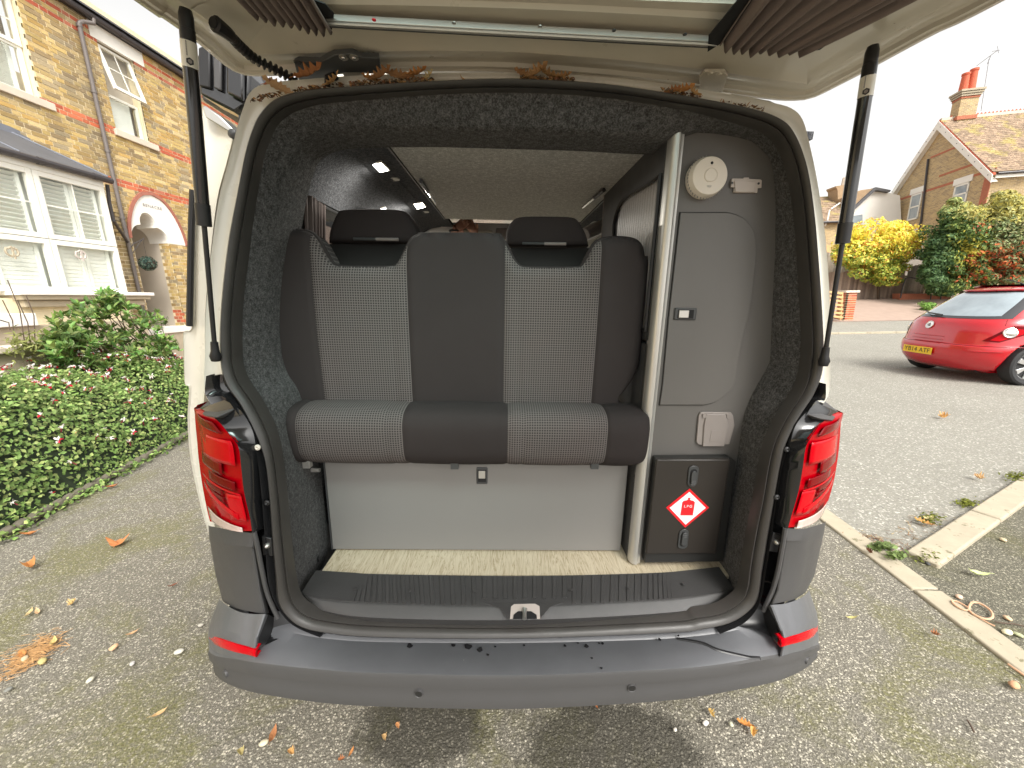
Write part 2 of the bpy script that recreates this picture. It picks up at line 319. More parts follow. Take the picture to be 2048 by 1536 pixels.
M_ = dict(
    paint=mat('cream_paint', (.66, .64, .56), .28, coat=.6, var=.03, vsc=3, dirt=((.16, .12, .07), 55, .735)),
    gate=mat('shaded_cream_paint', (.50, .455, .375), .30, coat=.4, var=.06, vsc=5, dirt=((.10, .07, .04), 60, .70)),  # cream body paint made darker and tan: shade and warm light in its colour
    rubber=mat('rubber_seal', (.040, .037, .034), .40, var=.25, vsc=14, spec=.45, dirt=((.22, .19, .14), 60, .72)),
    rubber2=mat('black_rubber', (.012, .012, .013), .45, var=.3, vsc=20, spec=.4),
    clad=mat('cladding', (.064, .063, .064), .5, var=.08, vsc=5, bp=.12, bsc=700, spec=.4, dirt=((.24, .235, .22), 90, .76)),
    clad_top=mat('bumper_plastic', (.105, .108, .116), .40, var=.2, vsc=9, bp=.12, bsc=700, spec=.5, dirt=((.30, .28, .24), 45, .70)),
    sill=mat('sill_plastic', (.045, .044, .044), .42, var=.25, vsc=12, bp=.35, bsc=900, spec=.5, dirt=((.16, .14, .11), 130, .74)),
    black=mat('black_plastic', (.014, .014, .015), .38, var=.2, spec=.45),
    gloss=mat('gloss_black', (.012, .012, .013), .15, var=.2, spec=.5, coat=.4, dirt=((.15, .14, .12), 70, .74)),
    carpet=carpet('carpet_lining', (.030, .029, .029), (.145, .143, .143)),
    carpet_dk=carpet('carpet_dark', (.020, .022, .026), (.16, .165, .18), 300),
    carpet_lt=carpet('carpet_light', (.38, .38, .375), (.78, .78, .76), 240),
    fabric=mat('charcoal_fabric', (.034, .0285, .028), .85, var=.16, vsc=3, bp=.3, bsc=1300, spec=.15, dirt=((.12, .115, .11), 190, .79)),
    check=check('check_fabric'),
    lam=laminate('grey_laminate', (.112, .106, .099)),
    lam2=laminate('grey_board', (.19, .184, .176)),
    lamdk=mat('dark_board', (.045, .046, .048), .5, var=.05),
    alu=mat('aluminium', (.58, .57, .54), .36, metal=.65, var=.03, vsc=3, rvar=.02),
    steel=mat('steel', (.5, .49, .46), .3, metal=.9, var=.1),
    oak=oakm(),
    locker=mat('locker_black', (.026, .022, .019), .38, var=.2, vsc=4, spec=.45),
    locker_dk=mat('locker_rim', (.018, .018, .017), .5, var=.1),
    handle=mat('handle_plastic', (.045, .047, .048), .42, var=.05),
    white=mat('white_plastic', (.70, .64, .56), .4, var=.02), pinkish=mat('pale_plastic', (.52, .46, .42), .4, var=.03),
    socket=mat('grey_plastic', (.24, .215, .20), .42, var=.03),
    red_print=mat('red_print', (.70, .012, .02), .4, var=.03), white_print=mat('white_print', (.82, .82, .84), .4, var=.02),
    black_print=mat('black_print', (.01, .01, .01), .5), grey_print=mat('grey_print', (.25, .24, .23), .5),
    curtain=mat('grey_curtain', (.20, .16, .145), .9, var=.15, vsc=12, bp=.3, bsc=900, spec=.1),
    curtain_in=mat('curtain_lining', (.010, .010, .011), .8),
    skin=mat('skin', (.42, .22, .15), .5, var=.1, vsc=30, bp=.2, bsc=300),
    jacket=mat('blue_jacket', (.05, .065, .10), .8, var=.1),
    cab=mat('cab_headliner', (.85, .84, .80), .8, var=.03), 
    lampbezel=mat('lamp_bezel', (.7, .68, .6), .35), led=mat('led', (1, .97, .88), .5, emis=9, var=0),
    upvc=mat('white_upvc', (.80, .79, .72), .35, var=.02), shutter=mat('shutter_white', (.86, .87, .82), .5, var=.03),
    render=mat('white_render', (.80, .78, .72), .8, var=.05, vsc=2, bp=.2, bsc=60), stone=mat('weathered_stone', (.42, .36, .26), .85, var=.3, vsc=6, bp=.5, bsc=60),
    sillstone=mat('painted_sill', (.62, .54, .44), .8, var=.15, vsc=4, bp=.3, bsc=60),
    gutter=mat('gutter_plastic', (.045, .04, .042), .4, var=.2, vsc=5), pipe=mat('downpipe_paint', (.15, .13, .12), .55, var=.25, vsc=9, bp=.2, bsc=80),
    slate=mat('slate', (.10, .10, .105), .7, var=.2, vsc=3, bp=.3, bsc=60), lead=mat('lead', (.16, .17, .20), .55, var=.3, vsc=8),
    mortar=mat('mortar', (.74, .64, .44), .95, var=.2, vsc=12, bp=.5, bsc=120),
    porch=mat('porch_wall', (.52, .46, .38), .85, var=.12, vsc=2, bp=.3, bsc=40),
    soil=mat('soil', (.06, .045, .03), .95, var=.4, vsc=20, bp=.8, bsc=60),
    dark=mat('dark_inside', (.008, .008, .009), .8, var=.1), shelf=mat('dark_trim', (.020, .018, .017), .85, spec=.2, var=.1),
    pane=glass('window_glass', (.97, .98, .97), .02, .05), tint=glass('tinted_glass', (.32, .34, .34), .02, .5),
    carred=mat('red_car_paint', (.50, .003, .012), .22, var=.02, coat=1.0, spec=.5), carglass=mat('car_glass', (.32, .38, .42), .06, var=.5, vsc=2.4, spec=.9, coat=1, rvar=.03),
    cardark=mat('car_glass_edge', (.05, .05, .055), .12, spec=.6), tyre=mat('tyre', (.022, .022, .023), .75, bp=.3, bsc=90), rim=mat('alloy_rim', (.6, .6, .6), .3, metal=.7),
    lampred=mat('lamp_red', (.34, .0, .004), .2, coat=.06, spec=.12, var=.15, vsc=16), lampdark=mat('lamp_deep_red', (.15, .0, .002), .2, coat=.06, spec=.12, var=.3, vsc=20), lampbright=mat('lamp_bright_red', (.50, .0, .006), .2, coat=.06, spec=.12, var=.2, vsc=30),
    lampclear=mat('lamp_clear', (.55, .42, .38), .15, coat=.7, var=.2, vsc=60), plate=mat('plate_yellow', (.80, .50, .02), .35, var=.02),
    chrome=mat('chrome', (.85, .84, .82), .15, metal=.9), terracotta=mat('terracotta', (.55, .12, .06), .8, var=.15), wire=mat('galvanised_wire', (.25, .25, .26), .5),
    kerb=mat('kerb_stone', (.40, .35, .26), .9, var=.22, vsc=9, bp=.8, bsc=90, dirt=((.20, .18, .11), 14, .60)),
    fencewood=vcol('fence_board', .9, .3, 14, .5, 60, obj=True), 
    brick_o=vcol('brick_piece', .9, .35, 28, .6, 90, obj=True), brick_c=vcol('brick_far', .9, .35, 28, .6, 90),
    leaf_c=vcol('leaf_mass', .55, .22, 30, 0, trans=.28), leaf_o=vcol('leaf_piece', .5, .22, 30, .2, 60, obj=True, trans=.22),
    dry_o=vcol('dry_leaf', .75, .3, 60, .4, 120, obj=True, trans=.15), peb_o=vcol('pebble', .8, .25, 60, .3, 90, obj=True),
    flower=vcol('flower_petals', .6, .08, 30, 0, trans=.3), bark=mat('bark', (.09, .06, .04), .9, var=.3, bp=.5, bsc=60),
    pine=wood('pallet_wood', (.36, .20, .08), (.68, .46, .22), sc=(4, 4, 30), rough=.8, axis='Z'),
    roof_t=None,
    tar=asphalt('tarmac', (.40, .37, .30), (.15, .138, .112), 118, .52, wet=[(-.40, 1.02, .26, .16), (.24, 1.0, .34, .16), (-.05, 1.25, .6, .14)]),
    tar_r=asphalt('road_surface', (.37, .355, .315), (.235, .225, .19), 60, .30, (.12, .10, .05), bs_=.5),
    tar_p=asphalt('mossy_pavement', (.30, .28, .21), (.105, .098, .073), 115, .50, (.105, .10, .03)),
    drive=mat('driveway_paving', (.34, .25, .20), .9, var=.2, vsc=3, bp=.4, bsc=40), tanbrick=mat('tan_brick', (.36, .25, .15), .9, var=.3, vsc=6), curtain2=mat('window_curtain_cloth', (.075, .055, .050), .9, var=.2, vsc=12), twine=mat('twine', (.62, .38, .24), .8),
    heather=mat('litter_twig', (.10, .07, .05), .9, var=.3),
)
# ================================================================== CAMPER VAN
van = thing('camper_van', 'cream camper van seen from behind, tailgate raised over a grey rear bench and cupboard', 'camper van', (0, 0, 0))
SEAL = [((1040,1273),(1040,1250)), ((760,1271),(760,1246)), ((653,1262),(655,1236)), ((604,1250),(615,1225)), ((575,1228),(594,1207)), ((557,1201),(584,1180)), ((553,1146),(577,1140)), ((547,1078),(570,1078)), ((542,1000),(563,1000)), ((536,934),(555,934)), ((526,895),(548,892)), ((508,856),(534,848)), ((485,810),(508,800)), ((460,775),(483,763)), ((448,745),(471,729)), ((443,700),(469,700)), ((444,644),(469,634)), ((450,566),(475,566)), ((461,478),(487,478)), ((476,400),(500,400)), ((493,315),(516,315)), ((506,268),(530,275)), ((522,233),(547,243)), ((555,200),(575,221)), ((610,184),(620,206)), ((680,177),(680,198)), ((850,166),(850,185)), ((1024,160),(1024,180)), ((1200,170),(1200,189)), ((1340,190),(1340,209)), ((1438,207),(1438,225)), ((1516,224),(1512,244)), ((1559,242),(1550,262)), ((1580,263),(1569,285)), ((1598,302),(1583,315)), ((1613,355),(1595,362)), ((1625,440),(1606,440)), ((1634,540),(1613,540)), ((1641,640),(1618,640)), ((1643,700),(1619,700)), ((1640,745),(1613,749)), ((1623,788),(1598,788)), ((1594,833),(1567,835)), ((1568,886),(1543,886)), ((1557,934),(1531,934)), ((1545,1000),(1520,1000)), ((1533,1068),(1506,1068)), ((1522,1137),(1496,1127)), ((1514,1189),(1490,1172)), ((1496,1217),(1477,1199)), ((1457,1242),(1440,1222)), ((1399,1256),(1390,1230)), ((1340,1262),(1340,1237))]
def crp(pts, per=4, closed=True):
    """Catmull-Rom, fixed samples per segment so that matched loops stay matched"""
    pts = [Vector(p) for p in pts]; Nn = len(pts); out = []
    for i in range(Nn if closed else Nn - 1):
        a, b, c, d = (pts[i - 1], pts[i], pts[(i + 1) % Nn], pts[(i + 2) % Nn]) if closed else (pts[max(i - 1, 0)], pts[i], pts[i + 1], pts[min(i + 2, Nn - 1)])
        for k in range(per):
            t = k / per; out.append(.5 * ((2 * b) + (c - a) * t + (2 * a - 5 * b + 4 * c - d) * t * t + (3 * b - a - 3 * c + d) * t ** 3))
    if not closed: out.append(pts[-1])
    return out
so_ = crp([RP(*a, .012) for a, b in SEAL]); si_ = crp([RP(*b, .012) for a, b in SEAL])
rows = []
for f, dy in ((-.05, .03), (0, .004), (.12, -.012), (.35, -.019), (.55, -.016), (.70, -.008), (.74, .002), (.80, -.004), (.92, -.006), (1.0, .004), (1.02, .03)):
    rows.append([a.lerp(b, f) + Vector((0, dy, 0)) for a, b in zip(so_, si_)])
MB().loft(rows, True).build('door_seal', M_['rubber'], van, ang=50)
# body flange round the opening
BODY = [(505,1262),(492,1200),(478,1050),(468,930),(456,850),(412,792),(411,700),(413,615),(422,517),(438,400),(458,325),(475,256),(487,217),(500,186),(528,168),(600,160),(760,150),(1024,146),(1200,155),(1340,170),(1480,193),(1540,205),(1580,216),(1604,240),(1619,296),(1633,365),(1645,443),(1651,496),(1658,609),(1658,709),(1655,792),(1612,850),(1600,950),(1590,1050),(1572,1190),(1556,1262)]
bod = crp([RP(*p, .045) for p in BODY], 4, False)
def nearest_seal(p):
    return min(so_, key=lambda q: (q - p).length)
n_b = len(bod)
# seal outline resampled to follow the body outline
top_i = so_
def seal_open():
    zb = min(p.z for p in so_); i0 = min(range(len(so_)), key=lambda i: abs(so_[i].x - (-.60)) + abs(so_[i].z - zb) * 2)
    i1 = min(range(len(so_)), key=lambda i: abs(so_[i].x - .60) + abs(so_[i].z - zb) * 2)
    seq = [so_[i % len(so_)] for i in range(i0, (i1 if i1 > i0 else i1 + len(so_)) + 1)]; return seq
seq = seal_open()
inn = []
j = 0
for p in bod:
    best = min(range(j, min(j + 30, len(seq))), key=lambda i: (seq[i] - p).length); j = max(j, best); inn.append(seq[best])
inn = [sum((inn[max(0, min(len(inn) - 1, i + k))] for k in range(-2, 3)), Vector()) / 5 for i in range(len(inn))]
inn = [Vector((p.x, p.y + .012, p.z)) for p in inn]
rr = [inn, [a.lerp(b, .5) + Vector((0, .012, 0)) for a, b in zip(inn, bod)], [a.lerp(b, .80) + Vector((0, .004, 0)) for a, b in zip(inn, bod)], [a.lerp(b, .93) + Vector((0, -.006, 0)) for a, b in zip(inn, bod)], bod,
      [p + Vector((0, .03, 0)) + (p - Vector((0, p.y, 1.1))).normalized() * .006 for p in bod]]
zlim = RP(411, 796, .045).z
up_i = [i for i, p in enumerate(bod) if p.z > zlim]; u0, u1 = up_i[0], up_i[-1]
MB().loft([r[u0:u1 + 1] for r in rr]).build('rear_pillar_panel', M_['paint'], van, ang=60)
MB().loft([r[:u0 + 1] for r in rr]).build('lower_pillar', M_['gloss'], van, ang=60)
MB().loft([r[u1:] for r in rr]).build('lower_pillar', M_['gloss'], van, ang=60)
# dark plastic trim on the flange, below the paint
for side, (ol, il) in enumerate([([(412,752),(412,792),(445,793),(470,820),(505,875),(520,960),(530,1080),(536,1160),(552,1210),(585,1250),(640,1275)], [(446,752),(452,770),(470,795),(494,825),(512,864),(538,940),(548,1078),(554,1146),(560,1203),(600,1250),(650,1268)]),
                                 ([(1652,768),(1650,800),(1632,802),(1600,852),(1570,915),(1556,980),(1545,1060),(1532,1140),(1520,1205),(1490,1245),(1440,1268)], [(1633,768),(1625,788),(1604,825),(1580,862),(1566,900),(1553,965),(1541,1040),(1527,1120),(1516,1192),(1482,1234),(1430,1256)])]):
    a = crp([RP(*p, -.01) for p in ol], 5, False); b = crp([RP(*p, .006) for p in il], 5, False)
    rws = [[q + Vector((0, .03, 0)) for q in a], a, [p.lerp(q, .3) + Vector((0, .004, 0)) for p, q in zip(a, b)], [p.lerp(q, .45) + Vector((0, .022, 0)) for p, q in zip(a, b)], [p.lerp(q, .75) + Vector((0, .022, 0)) for p, q in zip(a, b)], [p.lerp(q, .9) + Vector((0, .004, 0)) for p, q in zip(a, b)], b]
    MB().loft(rws).build('pillar_trim', M_['gloss'], van, ang=40)
    for (px, py) in ([(518, 893), (537, 1003)] if side == 0 else [(1570, 897), (1550, 992)]):
        c = RP(px, py, -.002); MB().lathe(c + Vector((0, -.004, 0)), (0, -1, 0), [(0, .0075), (.004, .0075), (.006, .004), (.003, 0.001)], 12).build('trim_clip', M_['white'] if (px == 518) else M_['black'], van)
# body shell going forward
ys = [.03, .14, 1.25, 1.4, 2.6, 3.6, 4.3, 4.6]
shell = [p + Vector((0, .03, 0)) + (p - Vector((0, p.y, 1.1))).normalized() * .006 for p in bod]
V = []; rws = []
for k, y in enumerate(ys):
    s = [1, 1.02, 1.03, 1.03, 1.03, 1.0, .9, .8][k]; zz = [0, 0, 0, 0, 0, 0, -.1, -.35][k]
    rws.append([Vector((p.x * s + (0 if k == 0 or p.z > 1.2 else math.copysign(.11 * min(1, (1.2 - p.z) / .08), p.x)), (p.y if k == 0 else y), p.z if p.z < 1.0 else p.z + zz * (p.z - 1.0))) for p in shell])
mb = MB(); n = len(shell)
V = [p for r in rws for p in r]; F = []
for i in range(len(rws) - 1):
    for k in range(n - 1):
        zc = (rws[0][k].z + rws[0][k + 1].z) / 2; xc = abs(rws[0][k].x)
        if i in (1, 3) and 1.30 < zc < 1.72 and xc > .5: continue        # window openings
        if i == 3 and .55 < zc < 1.80 and rws[0][k].x < -.5: continue      # open side doorway
        if (i == 4 and 1.3 < zc < 1.78) or (i in (5, 6) and 1.25 < zc): continue                              # cab glass
        F.append((i * n + k, i * n + k + 1, (i + 1) * n + k + 1, (i + 1) * n + k))
F.append(tuple((len(rws) - 1) * n + k for k in range(n) if rws[0][k].z < 1.25))
mb.add(V, F); mb.build('body_shell', M_['paint'], van, ang=40)
# side glass in the openings
for sg in (-1, 1):
    for (y0, y1) in ((.28, 1.27),):
        pts = [Vector((sg * .775, y0, 1.28)), Vector((sg * .775, y1, 1.28)), Vector((sg * .70, y1, 1.74)), Vector((sg * .70, y0, 1.74))]
        MB().prism(pts, (sg * .004, 0, 0)).build('side_window', M_['tint'], van, smooth=False)
# wheels
for sg in (-1, 1):
    for y in (.95, 3.85):
        w = MB().lathe((sg * .70, y, .34), (sg, 0, 0), [(0, .2), (0, .30), (.03, .335), (.17, .335), (.2, .30), (.2, .2), (.15, .19)], 28).build('wheel', M_['tyre'], van)
        MB().lathe((sg * .82, y, .34), (sg, 0, 0), [(0, .2), (.05, .2), (.03, .12), (.05, .05), (.055, .01)], 20).build('hub_cap', M_['steel'], w)
# under body
MB().box(-.85, .85, .05, 4.4, .28, .46).build('underbody', M_['black'], van, smooth=False)
MB().tube([(.3, .5, .22), (.32, 0.02, .22)], .025).build('exhaust_pipe', M_['steel'], van)
# ---------------------------------------------------------------- roof, pop top, awning
MB().prism([(-.62, .30, 2.0), (.62, .30, 2.0), (.66, .5, 2.0), (.64, 2.9, 2.0), (.5, 3.15, 2.0), (-.5, 3.15, 2.0), (-.64, 2.9, 2.0), (-.66, .5, 2.0)], (0, 0, .09)).build('pop_top', M_['paint'], van, bevel=.02)
rub = MB(); rub.tube([(-.63, .32, 2.0), (.63, .32, 2.0), (.67, .5, 2.0), (.65, 2.9, 2.0), (-.65, 2.9, 2.0), (-.67, .5, 2.0)], .02, 8, closed=True); rub.build('pop_top_seal', M_['rubber'], van)
# rain channel / spoiler ends beside the hinge line on the right
q = [RP(*p, .05) for p in [(1425,195),(1465,186),(1540,200),(1575,216),(1580,240),(1520,228)]]
MB().prism(q, (0, .05, 0)).build('roof_gutter_end', M_['paint'], van, bevel=.004)
awn = thing('roll_out_awning', 'black box of a roll-out awning on the van roof edge, left of the tailgate', 'awning', P(440, 150, y=.45))
a0 = P(455, 168, y=.40)
MB().prism([P(392,110,y=.40), P(398,188,y=.40), P(470,225,y=.42), P(497,206,y=.42), P(500,150,y=.42), P(470,95,y=.42), P(430,75,y=.40)], (0, .10, 0)).build('end_cap', M_['gloss'], awn, bevel=.008)
MB().prism([P(402,100,y=.405), P(402,175,y=.405), P(425,180,y=.405), P(425,90,y=.405)], (0, -.012, 0)).build('end_cap_rib', M_['black'], awn, bevel=.004)
MB().prism([P(431,95,y=.405), P(431,178,y=.405), P(446,184,y=.405), P(446,98,y=.405)], (0, -.010, 0)).build('end_cap_rib', M_['clad'], awn, bevel=.004)
MB().prism([P(458,110,y=.405), P(458,190,y=.405), P(492,206,y=.405), P(492,135,y=.405)], (0, -.014, 0)).build('end_cap_panel', M_['gloss'], awn, bevel=.01)
pr = [P(398,112,y=.5), P(402,200,y=.5), P(490,235,y=.5), P(500,205,y=.5), P(490,110,y=.5)]
MB().prism([Vector((p.x, .5, p.z)) for p in pr], (0, 2.4, 0)).build('casing', M_['clad'], awn, bevel=.01)
# ---------------------------------------------------------------- sliding door, slid back beside the body
sd_ = thing('sliding_door', 'cream sliding side door standing open beside the left rear corner of the van', 'van door', P(395, 650, y=.22))
DL = [(403,215),(398,300),(389,400),(386,520),(385,654),(369,662),(366,675),(367,700),(369,766),(378,776),(375,837),(381,915),(399,1000),(417,1062)]
DR = [(470,262),(452,330),(434,400),(420,517),(412,600),(410,662),(410,680),(410,700),(410,750),(410,776),(405,837),(408,915),(424,1000),(430,1062)]
yd = .20
A = crp([P(*p, y=yd + .02) for p in DL], 4, False); Bd = crp([P(*p, y=yd) for p in DR], 4, False)
rws = [[p + Vector((-.012, .9, 0)) for p in A], [p + Vector((-.010, .05, 0)) for p in A], A, [p.lerp(q, .10) + Vector((0, -.006, 0)) for p, q in zip(A, Bd)], [p.lerp(q, .16) for p, q in zip(A, Bd)], [p.lerp(q, .5) + Vector((0, .006, 0)) for p, q in zip(A, Bd)], Bd, [p + Vector((.03, .9, 0)) for p in Bd]]
MB().loft(rws).build('door_panel', M_['paint'], sd_, ang=50)
MB().tube([P(*p, y=yd - .002) for p in [(386,380),(383,450),(381,540),(379,652)]], .0085, 8).build('edge_rubber', M_['rubber2'], sd_)
MB().prism([P(403,213,y=yd-.01), P(409,210,y=yd-.01), P(440,232,y=yd-.01), P(470,262,y=yd-.01), P(462,266,y=yd-.01), P(411,235,y=yd-.01)], (0, .06, 0)).build('top_runner', M_['steel'], sd_, bevel=.003)
MB().lathe(P(462, 266, y=yd - .02), (0, 1, 0), [(0, .006), (.004, .012), (.03, .012)], 14).build('roller', M_['handle'], sd_)
# ---------------------------------------------------------------- bumper and lower corners
RIDGE = [(417,1302,-.01),(432,1312,-.07),(470,1318,-.12),(520,1326,-.16),(640,1339,-.19),(760,1346,-.208),(1027,1351,-.22),(1300,1340,-.208),(1420,1331,-.19),(1535,1312,-.155),(1590,1302,-.11),(1625,1293,-.06),(1638,1288,0)]
BACK = [(452,1225,-.02),(505,1255,-.06),(540,1262,-.085),(585,1266,-.095),(650,1277,-.10),(760,1284,-.10),(1027,1286,-.10),(1300,1279,-.10),(1420,1269,-.10),(1480,1259,-.095),(1530,1252,-.085),(1565,1240,-.06),(1600,1215,-.01)]
BOT = [(430,1350,.0),(446,1364,-.07),(480,1379,-.12),(530,1391,-.155),(640,1407,-.18),(760,1415,-.196),(1027,1420,-.21),(1300,1406,-.196),(1420,1391,-.18),(1535,1369,-.15),(1585,1352,-.10),(1615,1335,-.05),(1634,1316,.0)]
def PY(l): return [P(px, py, y=y) for px, py, y in l]
rid, bak, bot = crp(PY(RIDGE), 6, False), crp(PY(BACK), 6, False), crp(PY(BOT), 6, False)
def off(ps, y=0, z=0): return [p + Vector((0, y, z)) for p in ps]
top_rows = [off(bak, .03, .012), off(bak, .004, .004), bak, [a.lerp(b, .5) + Vector((0, 0, .004)) for a, b in zip(bak, rid)], [a.lerp(b, .93) + Vector((0, 0, .002)) for a, b in zip(bak, rid)], rid]
fr_rows = [[a.lerp(b, .0) for a, b in zip(rid, bot)], [a.lerp(b, .06) + Vector((0, -.004, 0)) for a, b in zip(rid, bot)], [a.lerp(b, .33) + Vector((0, -.005, 0)) for a, b in zip(rid, bot)], [a.lerp(b, .37) + Vector((0, .0045, 0)) for a, b in zip(rid, bot)],
           [a.lerp(b, .66) + Vector((0, .002, 0)) for a, b in zip(rid, bot)], [a.lerp(b, .72) + Vector((0, -.001, 0)) for a, b in zip(rid, bot)], [a.lerp(b, .97) for a, b in zip(rid, bot)], off(bot, .01, -.006), off(bot, .12, -.005)]
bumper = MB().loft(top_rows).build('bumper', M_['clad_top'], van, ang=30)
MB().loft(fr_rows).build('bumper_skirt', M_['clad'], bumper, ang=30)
for (px, py) in ((449,1347), (857,1388), (1249,1377), (1613,1320)):
    best = None
    for i in range(len(rid)):
        for k in range(20):
            p = rid[i].lerp(bot[i], k / 20); x, y = proj(p); dd = (x - px) ** 2 + (y - py) ** 2
            if best is None or dd < best[0]: best = (dd, p)
    p = best[1]; nrm = Vector((p.x * .9 if abs(p.x) > .7 else p.x * .15, -1, 0)).normalized()
    s = MB().lathe(p - nrm * .012, nrm, [(0, .0115), (.013, .0115), (.0145, .0105), (.013, .009)], 18).build('parking_sensor', M_['clad'], bumper)
    MB().lathe(p - nrm * .011, nrm, [(0, .0088), (.0128, .0088), (.0128, .001)], 16).build('sensor_face', M_['black'], bumper)
# bumper seam towards the right corner
i_s = min(range(len(rid)), key=lambda i: abs(proj(rid[i])[0] - 1518))
MB().tube(cr([bak[max(0, int(i_s - 9 + 9 * f ** .8))].lerp(rid[int(i_s - 9 + 9 * f ** .8)], f) + Vector((0, 0, .0018 + .0022 * math.sin(f * 3.14))) for f in (.04, .3, .6, .97)], 16) + [rid[i_s] + Vector((0, -.0005, .001)), rid[i_s].lerp(bot[i_s], .30) + Vector((0, -.003, 0))], [.004] + [.0055] * 15 + [.003, .0016], 6, flat=.5).build('bumper_seam', M_['black'], bumper)
# corner blocks: left / right
def corner(polys, name, mt, **k):
    mb = MB()
    for a, b, dy0 in polys: pass
    return mb
def strip(rows_, name, mt, parent, per=5, ang=40, **k):
    return MB().loft([crp(PY(r), per, False) for r in rows_]).build(name, mt, parent, ang=ang, **k)
LC = [[(417,1050,.10),(420,1052,.0),(450,1058,-.06),(480,1063,-.088),(507,1066,-.098),(514,1062,-.08)],
      [(419,1078,.10),(422,1082,.0),(452,1090,-.065),(480,1093,-.092),(505,1094,-.102),(513,1088,-.08)],
      [(420,1084,.10),(424,1086,.0),(454,1094,-.060),(480,1097,-.087),(505,1099,-.097),(514,1094,-.08)],
      [(431,1150,.10),(435,1154,.0),(462,1170,-.062),(490,1176,-.09),(517,1180,-.10),(527,1180,-.08)],
      [(443,1192,.10),(447,1203,.0),(470,1215,-.065),(495,1222,-.09),(528,1227,-.102),(538,1226,-.08)]]
RC = [[(1652,1040,.10),(1648,1046,.0),(1625,1053,-.06),(1605,1058,-.085),(1574,1056,-.098),(1568,1052,-.08)],
      [(1648,1066,.10),(1644,1072,.0),(1622,1078,-.065),(1605,1081,-.09),(1574,1081,-.102),(1568,1078,-.08)],
      [(1647,1070,.10),(1643,1076,.0),(1621,1083,-.06),(1605,1086,-.085),(1573,1087,-.097),(1567,1084,-.08)],
      [(1629,1150,.10),(1625,1152,.0),(1608,1164,-.062),(1590,1171,-.09),(1558,1180,-.10),(1549,1180,-.08)],
      [(1615,1178,.10),(1610,1185,.0),(1592,1197,-.065),(1575,1202,-.09),(1546,1208,-.102),(1537,1206,-.08)]]
for q in (LC, RC): strip(q, 'corner_cladding', M_['clad'], van, ang=25)
LB = [[(440,1196,.12),(440,1200,.02),(455,1212,-.05),(480,1224,-.085),(505,1228,-.10),(531,1228,-.112),(536,1232,-.09)],
      [(421,1240,.12),(422,1246,.0),(440,1258,-.085),(470,1266,-.122),(500,1272,-.135),(515,1275,-.14),(522,1276,-.10)],
      [(418,1254,.12),(419,1264,.0),(440,1275,-.09),(470,1285,-.13),(497,1292,-.143),(512,1296,-.148),(520,1296,-.10)],
      [(417,1266,.12),(418,1272,.0),(440,1284,-.08),(470,1295,-.12),(497,1303,-.135),(511,1306,-.14),(520,1304,-.10)],
      [(418,1290,.12),(420,1296,.0),(440,1308,-.08),(470,1316,-.12),(497,1322,-.14),(516,1326,-.15),(524,1322,-.10)]]
RB = [[(1618,1180,.12),(1616,1184,.02),(1605,1194,-.05),(1585,1203,-.085),(1566,1208,-.10),(1541,1210,-.112),(1536,1214,-.09)],
      [(1634,1226,.12),(1633,1232,.0),(1620,1242,-.085),(1600,1252,-.122),(1580,1258,-.135),(1562,1262,-.14),(1556,1264,-.10)],
      [(1636,1240,.12),(1635,1248,.0),(1622,1257,-.09),(1600,1266,-.13),(1580,1272,-.143),(1566,1276,-.148),(1557,1278,-.10)],
      [(1636,1250,.12),(1635,1256,.0),(1622,1266,-.08),(1600,1276,-.12),(1580,1283,-.135),(1566,1288,-.14),(1556,1288,-.10)],
      [(1637,1276,.12),(1636,1284,.0),(1622,1294,-.08),(1600,1302,-.12),(1580,1307,-.14),(1560,1313,-.15),(1552,1310,-.10)]]
for q in (LB, RB): strip(q, 'bumper_corner', M_['clad_top'], bumper, ang=25)
for q in ([[(419,1267,.0),(440,1278,-.095),(470,1288,-.133),(497,1296,-.146),(512,1300,-.152),(519,1296,-.12)], [(420,1282,-.0),(440,1294,-.095),(470,1304,-.133),(497,1310,-.146),(512,1314,-.152),(518,1312,-.12)]],
          [[(1635,1250,.0),(1622,1260,-.095),(1600,1269,-.133),(1580,1275,-.146),(1562,1279,-.152),(1555,1277,-.12)], [(1634,1266,.0),(1622,1276,-.095),(1600,1284,-.133),(1580,1289,-.146),(1562,1294,-.152),(1557,1292,-.12)]]):
    r0, r1 = [crp(PY(r), 5, False) for r in q]
    MB().loft([off(r0, .02), r0, off([a.lerp(b, .5) for a, b in zip(r0, r1)], -.003), r1, off(r1, .02)]).build('reflector', M_['lampbright'], bumper)
